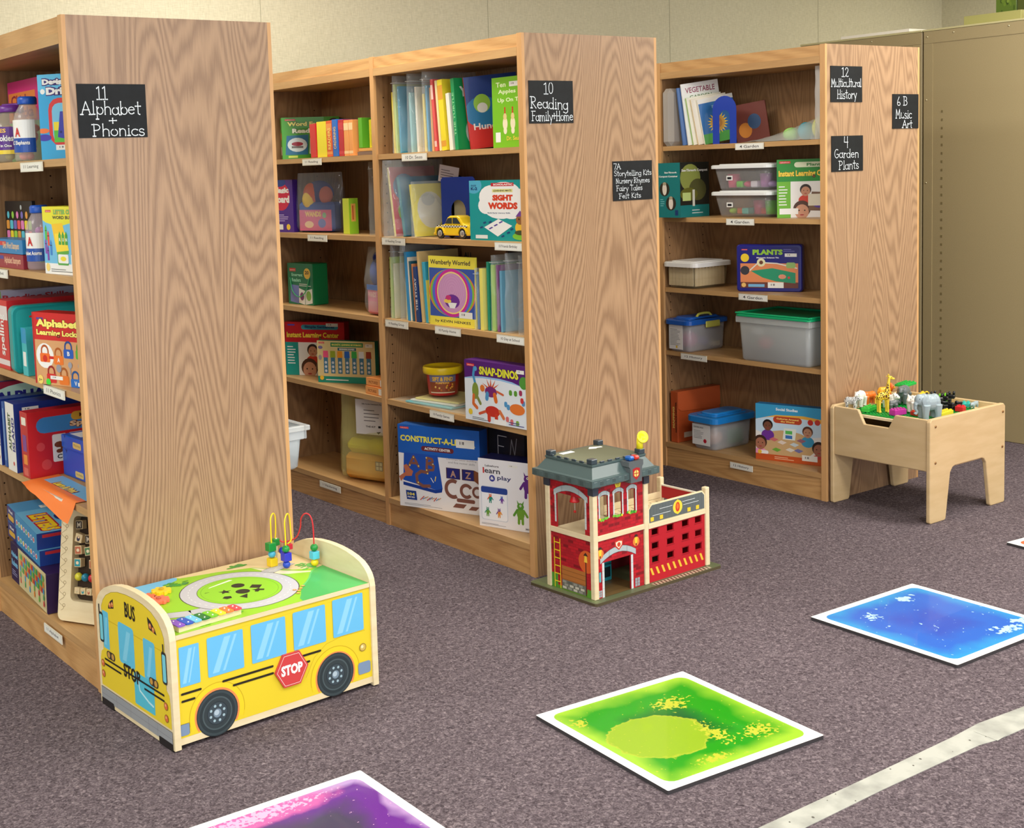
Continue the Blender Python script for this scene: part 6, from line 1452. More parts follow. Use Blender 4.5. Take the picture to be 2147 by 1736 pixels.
m = MB(); m.box((0,0,0),(.165,.0008,.15),(236,236,236),'card'); A = Art(m,(0,0,0),(1,0,0),(0,0,1),.165,.15); A.text('Silly Socks Literature Kit',.2,.84,.6,.05,INK,.02); A.lines(.25,.35,.5,.40,4,(110,110,114),.22); A.text('THE KIT',.3,.2,.3,.05,INK,.03); A.rect(.68,.2,.08,.06,INK); A.poly([(.62,.08),(.76,.10),(.68,.02)],(60,60,60))
solo(m,'paper_sheet','white printed contents sheet in the yellow bag','paper',(XB+.045,1.978,zb+.215),-66)
bag('clear_bag','yellowish clear bag with a plush blanket and a printed sheet, bottom shelf by the divider',(XB+.135,1.945,zb+.001),-72,.42,.370,.165,seed=12,topw=.3,col=(236,232,150),zip_=False,mat='frost')

# ================================================================== middle bookcase, near bay
z = ZS[0]; gT = 'books along the near bay top shelf'
def bagbook(yhi, ylo, h, col, label, dx=.05, lean=0, cat='book', grp='picture books inside clear bags'): spine('B',yhi,ylo,z,h,col,label,grp,.19,dx,lean)
for yh, hh, cc, lb in ((1.622,.24,(232,214,70),'yellow spined book in the leftmost clear bag, top shelf'),(1.607,.27,(196,222,120),'pale green book in the leftmost clear bag, top shelf'),(1.580,.26,(60,160,200),'blue book at the right of the leftmost clear bag, top shelf'),
                       (1.503,.23,(150,206,214),'pale teal book in the second clear bag, top shelf'),(1.462,.25,(236,236,226),'white book in the second clear bag, top shelf'),
                       (1.412,.22,(236,220,120),'pale yellow book in the third clear bag, top shelf'),(1.392,.25,(80,170,216),'sky blue book in the third clear bag, top shelf'),(1.365,.24,(236,180,120),'peach book in the third clear bag, top shelf')):
    bagbook(yh,yh-.012,hh,cc,lb,lean=-2)
for i, (yc, sd) in enumerate(((1.578,21),(1.478,22),(1.378,23))):
    bag('clear_bag',['leftmost of three tall clear book bags on the top shelf','middle one of three tall clear book bags on the top shelf','rightmost of three tall clear book bags on the top shelf'][i],(XB+.15,yc,z+.001),0,.27,.300,.088,seed=sd,topw=.5,grp='clear book bags on the top shelf')
spine('B',1.318,1.304,z,.268,(226,90,90),'thin coral red book leaning left, top shelf',gT,.2,.03,-4.5,None,band=(240,200,190))
spine('B',1.290,1.277,z,.262,(240,224,170),'thin cream book leaning between the coral and yellow books',gT,.2,.03,-4.5)
spine('B',1.268,1.238,z,.262,(236,216,50),'wide bright yellow book, top shelf',gT,.2,.025,-4.5,None,INK,band=(226,160,60),cover=lambda A:A.rect(0,0,1,1,(236,216,50)))
spine('B',1.226,1.206,z,.210,(240,236,220),'short white book left of the green book',gT,.2,.03,-5)
spine('B',1.192,1.172,z,.262,(20,150,90),'tall green storybook with white title letters, top shelf',gT,.2,.03,-4.5,'THE TURTLE',(150,220,160),lambda A:(A.rect(0,0,1,1,(24,150,84)),A.text('YERTLE',.12,.76,.75,.15,(226,236,226),.04,curve=.03),A.ell(.4,.25,.2,.2,(200,206,200)),A.ell(.6,.5,.14,.1,(60,180,110))))
def art_hun(A): A.rect(0,0,1,1,(206,44,40)); A.rect(0,.42,1,.58,(30,60,130)); A.ell(.3,.5,.34,.22,(40,120,170)); A.ell(.3,.62,.16,.13,(150,200,70)); A.ell(.3,.56,.10,.07,(230,230,220)); A.text('Hunches',.10,.26,.7,.09,(240,226,220),.02); A.text('IN BUNCHES',.55,.74,.4,.05,(120,170,220),.02)
gbox('picture_book','red and dark blue storybook leaning beside the green one','book',.825,1.148,z,-24,.20,.262,.012,(196,40,40),art_hun,tilt=-5)
def art_ten(A):
    A.rect(0,0,1,1,(120,190,40)); A.text('Ten',.12,.86,.28,.07,(236,246,200),.02); A.text('Apples',.18,.75,.5,.075,(236,246,200),.02); A.text('Up On Top!',.16,.63,.8,.075,(236,246,200),.02); A.sticker(.50,.86,.3,.07); A.rect(.08,.08,.14,.14,WHITE)
    for x in (.36,.58,.82):
        A.ell(x,.34,.07,.09,(236,226,190)); A.ell(x,.44,.05,.05,(226,200,140)); [A.circ(x,.50+.03*k,.022,(206,50,40),8) for k in range(3)]; A.ell(x,.24,.05,.05,(240,230,200))
    A.text('Dr. Seuss',.40,.10,.42,.06,(240,210,80),.02)
gbox('picture_book','lime green apples storybook facing out beside the end panel, top shelf','book',.800,.985,z,-88,.185,.245,.010,(120,190,40),art_ten)
# second shelf
z = ZS[1]
spine('B',1.612,1.598,z,.275,(236,226,150),'cream spined colourful book in the big bag, second shelf',None,.22,.03,-8,cover=lambda A:(A.rect(0,0,1,1,(200,60,80)),A.ell(.3,.7,.25,.2,(60,130,190)),A.ell(.4,.35,.3,.2,(150,200,60)),A.ell(.7,.6,.2,.2,(240,140,40)),A.ell(.5,.12,.3,.08,(226,80,120))))
spine('B',1.556,1.538,z,.235,(30,130,150),'teal book leaning in the big bag, second shelf',None,.2,.035,-9,cover=lambda A:A.rect(0,0,1,1,(24,110,150)))
m = MB(); m.ell((0,0,.185),(.06,.045,.05),(140,132,128),'matte'); m.ell((.02,-.045,.215),(.038,.012,.045),(190,140,140),'matte'); m.ell((-.05,.01,.12),(.035,.035,.07),(134,126,122),'matte'); m.tube([(-.02,-.03,.17),(-.05,-.06,.13),(-.06,-.06,.07)],[.018,.014,.010],(140,132,128),'matte'); m.ell((.0,.02,.08),(.06,.05,.08),(134,126,122),'matte')
voxel(solo(m,'plush_elephant','grey plush elephant with pink ears packed in the big clear bag','plush toy',(XB+.252,1.480,z+.002),-60),.004,4).scale = (.84,.84,.9)
m = MB(); m.box((0,0,0),(.10,.0008,.065),(206,196,200),'card'); A = Art(m,(0,0,0),(1,0,0),(0,0,1),.10,.065); A.lines(.1,.2,.7,.6,4,(90,80,90),.25)
solo(m,'paper_sheet','pale printed card above the blue bookend in the big bag','paper',(XB+.12,1.43,z+.215),-70,rot=(0,R_(10),R_(-78)))
spine('B',1.472,1.456,z,.205,(240,228,60),'bright yellow book leaning in the small bag, second shelf',None,.16,.03,-8,cover=lambda A:(A.rect(0,0,1,1,(240,228,70)),A.ell(.5,.5,.4,.35,(226,226,214)),A.ell(.45,.7,.2,.12,(200,206,206))))
bag('clear_bag','big glossy clear bag bulging over the divider edge, second shelf',(XB+.100,1.565,z+.001),8,.34,.300,.155,seed=33,topw=.55,zip_=False,amp=.022)
bag('clear_bag','small clear bag around the yellow book next to the bookend, second shelf',(XB+.10,1.452,z+.001),0,.20,.215,.062,seed=37,topw=.4,zip_=False)
bookend(XB+.105,1.392,z,-86,.195,.228,'square blue metal bookend with an arched opening behind the toy taxi',False)
m = MB(); m.box((0,0,0),(.16,.03,.14),(200,190,150),'card',.002); m.box((0,-.0005,.02),(.16,.0,.045),(226,190,60),'card'); m.box((0,-.0005,.055),(.16,.0,.07),(190,80,50),'card')
solo(m,'picture_book','pale striped book seen through the arch of the blue bookend','book',(XB+.14,1.36,z+.003),-86)
# toy taxi pointing left
tx = thing('toy_taxi','yellow toy taxi with a checker stripe in front of the blue bookend','toy car',(XB+.060,1.235,z),-84)
TY_ = (240,200,40)
def half(xs): return xs
m = MB()
pr = [(-.098,.020),(-.096,.036),(-.088,.046),(-.050,.052),(-.040,.055),(-.022,.080),(-.010,.086),(.030,.086),(.044,.080),(.062,.056),(.090,.052),(.098,.044),(.100,.020),(.094,.012),(-.092,.012)]
m.prism(pr,(0,-.030,0),(1,0,0),(0,0,1),(0,.060,0),TY_,'plastic'); bevel(m.build('body',tx),.005,3)
m = MB(); 
for yy, dy in ((-.0305,-.0006),(.0305,.0006)):
    m.prism([(-.034,.057),(-.018,.077),(.004,.079),(.004,.057)],(0,yy,0),(1,0,0),(0,0,1),(0,dy,0),(50,60,66),'plastic'); m.prism([(.008,.057),(.008,.079),(.030,.079),(.050,.057)],(0,yy,0),(1,0,0),(0,0,1),(0,dy,0),(50,60,66),'plastic')
m.build('side_window',tx)
m = MB(); A = Art(m,(-.08,-.0303,.043),(1,0,0),(0,0,1),.165,.007)
for i in range(22):
    for j in range(2): A.rect(i/22,j/2,1/22,.5,INK if (i+j)%2 else WHITE); A.k -= .9
m.build('checker_stripe',tx)
for x in (-.062,.060):
    for yy in (-.033,.023):
        m = MB(); m.lathe([(.010,0),(.019,.001),(.020,.004),(.020,.009),(.010,.010)],(30,30,32),'plastic',(x,yy,.0202),20,'y'); m.lathe([(.001,-.0012),(.011,-.001),(.012,.0)],(206,206,206),'metal',(x,yy,.0202),16,'y'); m.build('wheel',tx)
    m = MB(); m.ring if False else None
    m.prism([(x+.025*math.cos(R_(a_)),.0202+.025*math.sin(R_(a_))) for a_ in range(0,181,20)]+[(x-.021,.0202)]+[(x+.021*math.cos(R_(a_)),.0202+.021*math.sin(R_(a_))) for a_ in range(180,-1,-20)],(0,-.035,0),(1,0,0),(0,0,1),(0,.070,0),TY_,'plastic'); m.build('fender',tx)
m = MB(); m.box((-.104,-.028,.014),(-.096,.028,.022),(226,180,40),'plastic',.002); m.build('bumper',tx)
m = MB(); m.ell((-.095,-.018,.036),(.004,.006,.006),(236,236,220)); m.ell((-.095,.018,.036),(.004,.006,.006),(236,236,220)); m.build('headlight',tx)
def art_sight(A):
    A.rect(0,0,1,1,(22,150,150)); A.ell(.08,.92,.15,.14,(80,170,200)); A.text('GRADES',.03,.90,.10,.03,(20,60,110),.03); A.text('K-2',.03,.84,.12,.05,(20,60,110),.05)
    for (x,y,rx,ry) in ((.40,.72,.22,.2),(.62,.82,.28,.15),(.86,.66,.2,.2),(.56,.54,.3,.18),(.30,.58,.14,.14),(.75,.50,.2,.14)): A.ell(x,y,rx,ry,(240,240,238))
    A.rect(.40,.90,.40,.055,(196,30,50)); A.text('SCHOLASTIC',.44,.912,.34,.03,WHITE,.04); A.rect(.42,.80,.36,.055,(230,226,150)); A.text('LEARNING MATS',.44,.812,.32,.03,(60,60,40),.03)
    A.text('SIGHT',.42,.66,.36,.10,(214,66,40),.07); A.text('WORDS',.34,.52,.52,.115,(214,66,40),.07); A.text('Build Early Literacy Skills',.33,.445,.4,.025,(40,60,110),.02)
    A.poly([(.26,.22),(.52,.36),(.76,.25),(.50,.07)],WHITE)
    for k in range(3): A.poly([(.34+k*.09,.20+k*.05),(.40+k*.09,.23+k*.05),(.42+k*.09,.215+k*.05),(.36+k*.09,.185+k*.05)],(80,60,150))
    for x, y in ((.18,.22),(.24,.30),(.34,.31),(.56,.08),(.66,.14),(.72,.20)): A.poly([(x,y),(x+.05,y+.02),(x+.06,y-.005),(x+.01,y-.025)],(30,70,120))
    A.ell(.90,.08,.14,.06,(120,190,60)); A.ell(.90,.22,.09,.10,(236,190,60)); A.ell(.90,.35,.075,.08,(150,100,60)); A.poly([(.82,.40),(.98,.41),(.90,.50)],(120,70,150)); A.circ(.88,.36,.012,INK,6); A.ell(.90,.14,.10,.04,(70,80,50)); A.rect(.10,.03,.22,.06,(226,230,226))
gbox('game_box','teal box with big red lettering and a cloud shape on the second shelf','game box',.772,1.098,z,-87,.298,.214,.05,(18,130,140),art_sight)
# third shelf
z = ZS[2]; gR = 'books along the near bay third shelf'
def b3(yh, yl, h, c, lb, dx=.03, lean=0, depth=.19, **k): spine('B',yh,yl,z,h,c,lb,gR,depth,dx,lean,**k)
b3(1.655,1.642,.245,(190,220,110),'pale green book in the leftmost bag, third shelf'); b3(1.63,1.622,.22,(226,226,190),'thin cream book in the leftmost bag, third shelf')
b3(1.548,1.540,.18,(236,232,180),'thin pale yellow book at the bag edge, third shelf')
b3(1.524,1.508,.27,(50,150,210),'tall blue spined book, third shelf',.02,-3.0); b3(1.504,1.497,.25,(236,230,214),'thin white book next to the tall blue one',.02,-3.0)
b3(1.490,1.479,.235,(30,90,110),'dark teal book in the leaning group, third shelf',.02,-4); b3(1.474,1.464,.225,(206,130,80),'thin tan book in the leaning group, third shelf',.02,-4); b3(1.458,1.436,.215,(30,60,120),'navy book with white lettering in the leaning group',.015,-4,txt='THE STORY',cover=lambda A:A.rect(0,0,1,1,(30,60,120)))
b3(1.428,1.414,.275,(222,190,130),'tall tan wooden backed book, third shelf',.02,-5,cover=lambda A:A.rect(0,0,1,1,(222,190,130))); b3(1.402,1.384,.235,(60,170,200),'sky blue and yellow book beside the rainbow cover book',.02,-4,cover=lambda A:(A.rect(0,0,1,.7,(240,226,100)),A.ell(.4,.3,.2,.1,(206,60,60))))
gbox('picture_book','brown book standing behind the rainbow cover book','book',XB+.222,1.430,z,-89,.27,.283,.012,(150,104,66),lambda A:A.text('ALL',.06,.84,.2,.08,INK,.03))
def art_wem(A):
    A.rect(0,0,1,1,(240,226,80)); A.text('Wemberly Worried',.04,.86,.86,.09,(60,50,60),.025)
    A.rect(.01,.13,.98,.70,(60,90,170)); cx, cy = .50,.48
    for r_, c in ((.50,(230,120,60)),(.47,(130,190,70)),(.43,(90,110,210)),(.37,(206,50,150)),(.325,(246,226,120)),(.305,(206,150,196))): A.ell(cx,cy,r_,min(.345,r_*.93),c,40)
    for k in range(6): A.ring(cx,cy+.05,.05+.04*k,.054+.04*k,(222,176,212),n=24)
    A.ell(.5,.36,.16,.10,(110,50,150)); A.poly([(.40,.34),(.60,.34),(.55,.26),(.45,.26)],(240,240,240)); A.ell(.40,.36,.08,.03,(240,210,90)); A.ell(.42,.41,.06,.035,(206,60,120))
    A.rect(.0,.0,1,.125,(240,226,80)); A.text('by KEVIN HENKES',.12,.035,.76,.05,(60,50,60),.02); A.sticker(.64,.13,.28,.09)
gbox('picture_book','yellow picture book with a rainbow ringed circle facing out, third shelf','book',.768,1.362,z,-86,.266,.262,.010,(240,226,80),art_wem)
b3(1.090,1.078,.21,(60,120,180),'blue book in the bag right of the rainbow cover book'); b3(1.060,1.042,.225,(236,226,110),'yellow book between the right hand bags, third shelf',.02,0,txt=None,cover=lambda A:A.rect(0,0,1,1,(240,230,130)))
b3(1.030,1.020,.25,(40,150,120),'green book in the third bag from the right, third shelf'); b3(1.005,.985,.24,(160,206,70),'lime book in the second bag from the right, third shelf'); b3(.975,.965,.24,(140,90,140),'purple book in the second bag from the right, third shelf'); b3(.955,.945,.22,(110,170,200),'pale blue book in the second bag from the right, third shelf')
for i, (yc, ww, hh, lb) in enumerate(((1.627,.07,.295,'leftmost clear bag on the third shelf'),(1.560,.08,.295,'second clear bag from the left on the third shelf'),(1.083,.075,.225,'short clear bag right beside the rainbow cover book'),(.985,.085,.275,'clear bag with a lime book near the end panel, third shelf'),(.905,.075,.285,'empty looking clear bag second from the end panel, third shelf'),(.832,.065,.280,'clear bag pressed against the end panel, third shelf'))):
    bag('clear_bag',lb,(XB+.14,yc,z+.001),0,.26,hh,ww,seed=50+i,topw=.45,grp='clear bags on the third shelf')
# fourth shelf
z = ZS[3]
for k in range(3):
    gbox('picture_book',['pale teal booklet, lowest of the flat pile under the bucket','white booklet in the middle of the flat pile under the bucket','pale yellow booklet, top of the flat pile under the bucket'][k],'book',XB+.015+.01*k,1.555-.02*k,z+.002+.0075*k,-84+3*k,.27-.02*k,.006,.2,[(110,190,200),(232,232,222),(232,226,150)][k],grp='flat booklets under the bucket')
m = MB(); nx, ny = 22, 12
def hz(u, v): e = (math.sin(math.pi*u)**.5)*(math.sin(math.pi*v)**.5); return .004+.028*e*(.35 if u < .28 else 1)+.003*noise.noise(Vector((u*9,v*7,2)))
for s_ in (0,1):
    g = [[m.pt((.21*(v-.5)+.004*noise.noise(Vector((u*5,v*5,1))), -.50*(u-.5), (hz(u,v) if s_ else .0008))) for v in [j/ny for j in range(ny+1)]] for u in [i/nx for i in range(nx+1)]]
    for i in range(nx):
        for j in range(ny): m.face((g[i][j],g[i+1][j],g[i+1][j+1],g[i][j+1]),(230,232,216),'film',True)
o = solo(m,'clear_bag','flat clear bag of booklets lying under the yellow lidded bucket','bag',(XB+.118,1.402,z+.0005),0)
bk = thing('toy_bucket','small bucket with a thick yellow lid and a picture label on the fourth shelf','bucket',(XB+.125,1.448,z+.0345),0)
m = MB(); m.lathe([(.052,0),(.058,.003),(.0665,.094),(.0665,.1)],(196,30,40),'plastic',n=36); m.build('body',bk)
m = MB(); n = 20
for (z0, z1, c, q) in ((.012,.088,(236,226,200),.0009),(.016,.084,(120,120,160),.0013),(.016,.056,(150,80,50),.0016)):
    for i in range(n):
        a0, a1 = R_(182+100*i/n), R_(182+100*(i+1)/n); r0 = .0582+.0083*z0/.094+q+.0006; r1 = .0582+.0083*z1/.094+q+.0006
        m.poly([(r0*math.cos(a0),r0*math.sin(a0),z0),(r0*math.cos(a1),r0*math.sin(a1),z0),(r1*math.cos(a1),r1*math.sin(a1),z1),(r1*math.cos(a0),r1*math.sin(a0),z1)],c,'card')
for st, z0, hh, ww, c in (('SIFT & FIND',.060,.017,.085,(246,200,70)),('PUMPKINS',.049,.008,.055,(246,190,90))):
    vs_, fs = text_geo(st,.04); base = len(m.v)
    for v in vs_: a_ = R_(232)+((v[0]-.5)*ww)/.066; zz = z0+v[1]*hh; q = .0582+.0083*zz/.094+.0030; m.pt((q*math.cos(a_),q*math.sin(a_),zz))
    for f in fs: m.face([base+i for i in f],c,'card')
rg = random.Random(6)
for i in range(16):
    a_ = R_(rg.uniform(190,274)); zz = rg.uniform(.022,.048); q = .0582+.0083*zz/.094+.0025
    m.ell((q*math.cos(a_),q*math.sin(a_),zz),(.004,.004,.0045),rg.choice([(230,160,60),(200,110,50),(240,200,110),(170,50,40)]),'card',8,5)
m.build('paper_label',bk)
m = MB(); m.lathe([(.070,.084),(.077,.086),(.079,.094),(.079,.108),(.077,.113),(.070,.114),(.068,.110),(.001,.109)],(236,206,30),'plastic',n=40); m.build('lid',bk)
def art_dino(A):
    A.rect(0,0,1,1,(226,234,240)); A.rect(0,.72,1,.28,(84,30,116)); A.ell(.45,.46,.85,.30,(150,190,230)); A.ell(.45,.43,.85,.30,(226,234,240)); A.rect(0,0,1,.45,(226,234,240)); A.poly([(0,.70),(.3,.78),(.7,.76),(1,.66),(1,1),(0,1)],(84,30,116)); LOGO(A,.04,.90,.13,.045)
    A.text('SNAP-DINOS',.25,.78,.64,.14,(226,224,60),.05,out=(40,20,70),ow=.05); A.circ(.97,.74,.07,(80,150,60)); A.sticker(.86,.88,.12,.06)
    def dino(pts, c): A.poly(pts, c)
    A.line([(.17,.88),(.15,.76),(.18,.62)],.012,(70,150,200)); A.ell(.18,.50,.055,.14,(130,150,60)); A.line([(.15,.42),(.14,.28),(.20,.22)],.014,(216,110,50)); A.line([(.20,.42),(.26,.30)],.013,(130,140,70)); A.circ(.19,.87,.028,(80,160,210),9)
    A.ell(.44,.52,.10,.09,(120,40,110)); 
    for a_ in (150,115,90,62,35): A.poly([(.44+.06*math.cos(R_(a_-14)),.56+.05*math.sin(R_(a_-14))),(.44+.06*math.cos(R_(a_+14)),.56+.05*math.sin(R_(a_+14))),(.44+.17*math.cos(R_(a_)),.56+.19*math.sin(R_(a_)))],(206,90,50))
    A.line([(.38,.48),(.37,.40)],.018,(80,150,200)); A.line([(.50,.48),(.52,.38)],.018,(220,110,40)); A.ell(.30,.56,.04,.06,(220,120,50),9); A.line([(.54,.54),(.64,.50)],.008,(206,100,60))
    A.ell(.46,.20,.12,.09,(196,50,40)); A.line([(.40,.14),(.40,.05)],.017,(206,60,40)); A.line([(.52,.14),(.52,.05)],.017,(206,60,40)); A.line([(.34,.18),(.24,.13)],.010,(206,90,60)); A.line([(.58,.22),(.64,.12)],.014,(214,120,70))
    A.ell(.86,.30,.12,.09,(226,120,50)); 
    for x, y, c in ((.76,.56,(90,150,50)),(.84,.56,(90,150,50)),(.92,.58,(160,50,90)),(.68,.36,(80,150,200)),(.72,.32,(80,150,200)),(.96,.42,(90,140,190)),(.70,.12,(210,110,110)),(.77,.09,(210,110,110)),(.86,.08,(130,170,70)),(.94,.46,(206,60,60))): A.rrect(x-.025,y-.05,.05,.09,c,.4)
    A.circ(.09,.14,.035,(230,200,60)); A.lines(.12,.02,.30,.05,2,(60,60,70)); A.rect(.48,.0,.20,.08,WHITE); A.lines(.72,.02,.26,.07,2,(50,50,130))
gbox('game_box','purple and white dinosaur building game box at the right end of the fourth shelf','game box',.738,1.116,z,-86,.322,.221,.06,(84,30,116),art_dino,top=(90,40,120))
# bottom shelf
z = zb
def art_con(A):
    A.rect(0,0,1,1,(238,238,240)); A.rect(0,.72,1,.28,(26,96,190)); A.ell(.5,.70,.8,.06,(26,96,190)); LOGO(A,.03,.95,.11,.025)
    A.text('CONSTRUCT-A-LETTER',.03,.80,.92,.075,(240,232,80),.04); A.rrect(.29,.70,.40,.06,(110,40,50),.5); A.text('ACTIVITY CENTER',.33,.715,.32,.032,WHITE,.04); A.sticker(.72,.78,.22,.10)
    A.poly([(.05,.32),(.07,.66),(.49,.66),(.54,.27),(.46,.24)],(24,80,180)); A.poly([(.05,.30),(.46,.24),(.54,.27),(.53,.22),(.45,.20),(.05,.26)],(16,60,150))
    BRN = (130,84,72)
    A.line([(.13,.50),(.19,.62),(.25,.50)],.011,BRN); A.line([(.15,.54),(.23,.54)],.010,BRN); A.line([(.36,.62),(.35,.47)],.011,BRN); A.line([(.36,.62),(.42,.61),(.43,.58),(.37,.55),(.44,.53),(.43,.48),(.35,.47)],.010,BRN); A.line([(.36,.44),(.28,.45),(.22,.40),(.23,.31),(.30,.27),(.38,.28)],.013,BRN)
    for q in ((.14,.51),(.19,.61),(.25,.51),(.35,.62),(.43,.55),(.35,.47),(.36,.43),(.24,.31)): A.circ(q[0],q[1],.009,(230,214,120),7)
    A.poly([(.0,.36),(.08,.42),(.06,.50),(.10,.52),(.14,.47),(.18,.44),(.16,.38),(.08,.37),(.02,.30)],(190,110,80)); A.line([(.40,.38),(.43,.33)],.003,WHITE); A.line([(.46,.40),(.45,.35)],.004,(240,210,90))
    A.text('Develops letter-building',.60,.62,.36,.025,(150,150,156),.0); A.text('and fine motor skills',.62,.585,.32,.025,(150,150,156),.0)
    A.rect(.59,.40,.17,.13,(90,60,60)); A.rect(.60,.405,.15,.12,(34,40,120)); A.text('A',.64,.42,.07,.08,(190,150,130),.03); A.poly([(.78,.40),(.93,.40),(.93,.53),(.78,.53)],(90,60,60)); A.rect(.79,.405,.13,.12,(34,40,120)); A.text('Z',.82,.42,.07,.08,(190,150,130),.03); A.poly([(.93,.40),(1.0,.35),(1.0,.50),(.93,.53)],(140,80,50))
    A.ring(.67,.28,.065,.105,BRN,60,300,20); A.ring(.83,.27,.045,.08,BRN,30,320,20); A.ring(.96,.27,.035,.062,BRN,40,320,16)
    A.rrect(.71,.13,.22,.045,BRN,.4); A.poly([(.66,.06),(.79,.06),(.83,.11),(.70,.11)],BRN); A.poly([(.85,.05),(.94,.05),(.98,.095),(.89,.095)],BRN)
    A.poly([(.09,.09),(.22,.09),(.21,.20),(.08,.20)],(20,60,140)); A.text('104',.10,.14,.09,.035,(240,226,90),.04); A.text('PIECES!',.10,.11,.09,.018,WHITE,.03)
    for k in range(9): A.line([(.26+k*.028,.10+.012*(k%3)),(.31+k*.026,.15-.01*(k%2))],.004,[(200,90,80),(110,150,190),(210,170,130)][k%3],False)
    A.lines(.06,.02,.5,.03,2,(160,160,164))
gbox('game_box','big white and blue letter construction box, left one on the bottom shelf','game box',.722,1.545,z,-68,.372,.328,.06,(24,80,170),art_con,left=lambda A:A.rect(0,0,1,1,(24,80,170)),top=(40,90,160))
gbox('game_box','black box with a white outlined letter behind the two white game boxes','game box',.935,1.24,z,-86,.20,.330,.05,(26,26,34),lambda A:(A.rect(0,0,1,1,(26,26,34)),A.line([(.5,.66),(.28,.66),(.28,.92),(.52,.92)],.003,(200,200,206)),A.line([(.28,.80),(.44,.80)],.003,(200,200,206)),A.line([(.6,.66),(.66,.9),(.74,.72),(.8,.92)],.003,(150,150,160))))
def art_learn(A):
    A.rect(0,0,1,1,(236,236,240)); A.text('Lakeshore',.12,.885,.24,.03,INK,.02); A.text('learn',.08,.79,.30,.08,(60,60,70),.02); A.circ(.24,.72,.05,(50,60,150)); A.text('play',.33,.69,.24,.08,(50,60,110),.02); A.text('&',.21,.70,.06,.045,WHITE,.03); A.sticker(.52,.91,.16,.035); A.rect(.08,.785,.025,.08,(200,50,50))
    A.rrect(.04,.10,.46,.50,(206,214,226),.08); A.rrect(.05,.11,.44,.48,(244,246,250),.08); A.rrect(.04,.50,.46,.09,(40,70,150),.3)
    def mon(x, y, s_, c, c2=None): A.ell(x,y,s_*.55,s_*.75,c); A.ell(x,y+s_*.85,s_*.48,s_*.42,c2 or c); A.poly([(x-s_*.4,y+s_*1.1),(x-s_*.5,y+s_*1.6),(x-s_*.2,y+s_*1.2)],c2 or c); A.poly([(x+s_*.4,y+s_*1.1),(x+s_*.5,y+s_*1.6),(x+s_*.2,y+s_*1.2)],c2 or c); A.line([(x-s_*.45,y+s_*.4),(x-s_*.95,y-s_*.3)],s_*.075,c2 or c); A.line([(x+s_*.45,y+s_*.4),(x+s_*.95,y-s_*.3)],s_*.075,c); A.line([(x-s_*.25,y-s_*.5),(x-s_*.28,y-s_*1.2)],s_*.085,c); A.line([(x+s_*.25,y-s_*.5),(x+s_*.28,y-s_*1.2)],s_*.085,c); A.circ(x,y+s_*.95,s_*.15,WHITE,8); A.circ(x,y+s_*.95,s_*.07,INK,6)
    mon(.20,.42,.05,(40,140,120),(226,100,40)); mon(.40,.42,.04,(120,70,160),(60,100,190)); mon(.15,.22,.05,(110,160,60),(60,150,120)); mon(.35,.22,.05,(230,150,60),(120,70,150))
    mon(.85,.66,.13,(96,40,130)); mon(.72,.26,.12,(110,160,50),(90,150,50)); A.ell(.98,.34,.04,.08,(226,90,50),8); A.lines(.04,.03,.45,.03,2,(150,150,156)); A.text('MONSTERS',.80,.03,.3,.03,(120,120,130),.02)
gbox('game_box','white box with a purple and a green monster, right one on the bottom shelf','game box',.777,1.102,z,-71,.25,.256,.09,(30,34,90),art_learn,top=(30,34,90))

# ================================================================== far bookcase
zc = [1.505,1.178,.850,.553]; z = zc[0]
gbox('white_bag','plain white bag standing against the left divider, far bookcase top shelf','bag',XC-.012,1.574,z,0,.20,.262,.068,(226,220,210),mat='frost2',bev=.02)
gV = 'books leaning at the left of the far top shelf'
def tilt_book(dx, dy, h, w_, d, col, art, lb, tl, left=None): gbox('picture_book',lb,'book',XC+dx,dy,z,-28,w_,h,d,col,art,left=left,grp=gV,tilt=tl)
tilt_book(.035,1.545,.262,.17,.012,(70,110,170),None,'blue spined book behind the vegetable book',-6)
tilt_book(.045,1.522,.278,.175,.010,(240,240,236),lambda A:(A.rect(0,0,1,1,(240,240,238)),A.text('VEGETABLE',.10,.84,.80,.09,(150,60,90),.02),A.text('GARDEN',.2,.74,.6,.06,(90,120,60),.02)),'white vegetable garden book standing behind the sunflower book',-7)
tilt_book(.055,1.500,.215,.165,.013,(150,200,80),lambda A:(A.rect(0,0,1,1,(236,236,220)),A.text('GROW',.2,.86,.6,.07,(60,120,50),.03)),'green spined book between the vegetable and sunflower books',-9)
tilt_book(.065,1.478,.208,.165,.012,(238,214,170),lambda A:A.rect(0,0,1,1,(236,230,214)),'cream spined book just behind the sunflower book',-10)
def art_sun(A):
    A.rect(0,0,1,1,(40,110,180)); A.rect(0,0,1,.22,(80,170,70)); A.rect(0,.90,1,.1,(236,236,230)); A.text('Sunflower',.36,.76,.55,.06,(150,190,220),.02)
    for i in range(20): a_ = R_(18*i); A.poly([(.46+.16*math.cos(a_-.2),.42+.135*math.sin(a_-.2)),(.46+.30*math.cos(a_),.42+.25*math.sin(a_)),(.46+.16*math.cos(a_+.2),.42+.135*math.sin(a_+.2))],(250,210,30)); A.k -= .95
    A.k += 1; A.ell(.46,.42,.20,.165,(214,160,60)); A.ell(.46,.42,.13,.11,(190,130,50)); A.ell(.46,.42,.06,.05,(214,160,70))
tilt_book(.080,1.452,.205,.165,.013,(250,250,240),art_sun,'blue book with a large yellow sunflower on its cover',-10)
gbox('picture_book','dark red and brown book leaning behind the round topped bookend','book',XC+.178,1.350,z,-66,.15,.17,.01,(120,60,50),lambda A:(A.ell(.3,.3,.2,.2,(206,130,50)),A.ell(.6,.5,.2,.2,(60,90,130))),tilt=-8)
bookend(XC+.055,1.385,z,-78,.118,.212,'round topped blue metal bookend on the far bookcase top shelf',True)
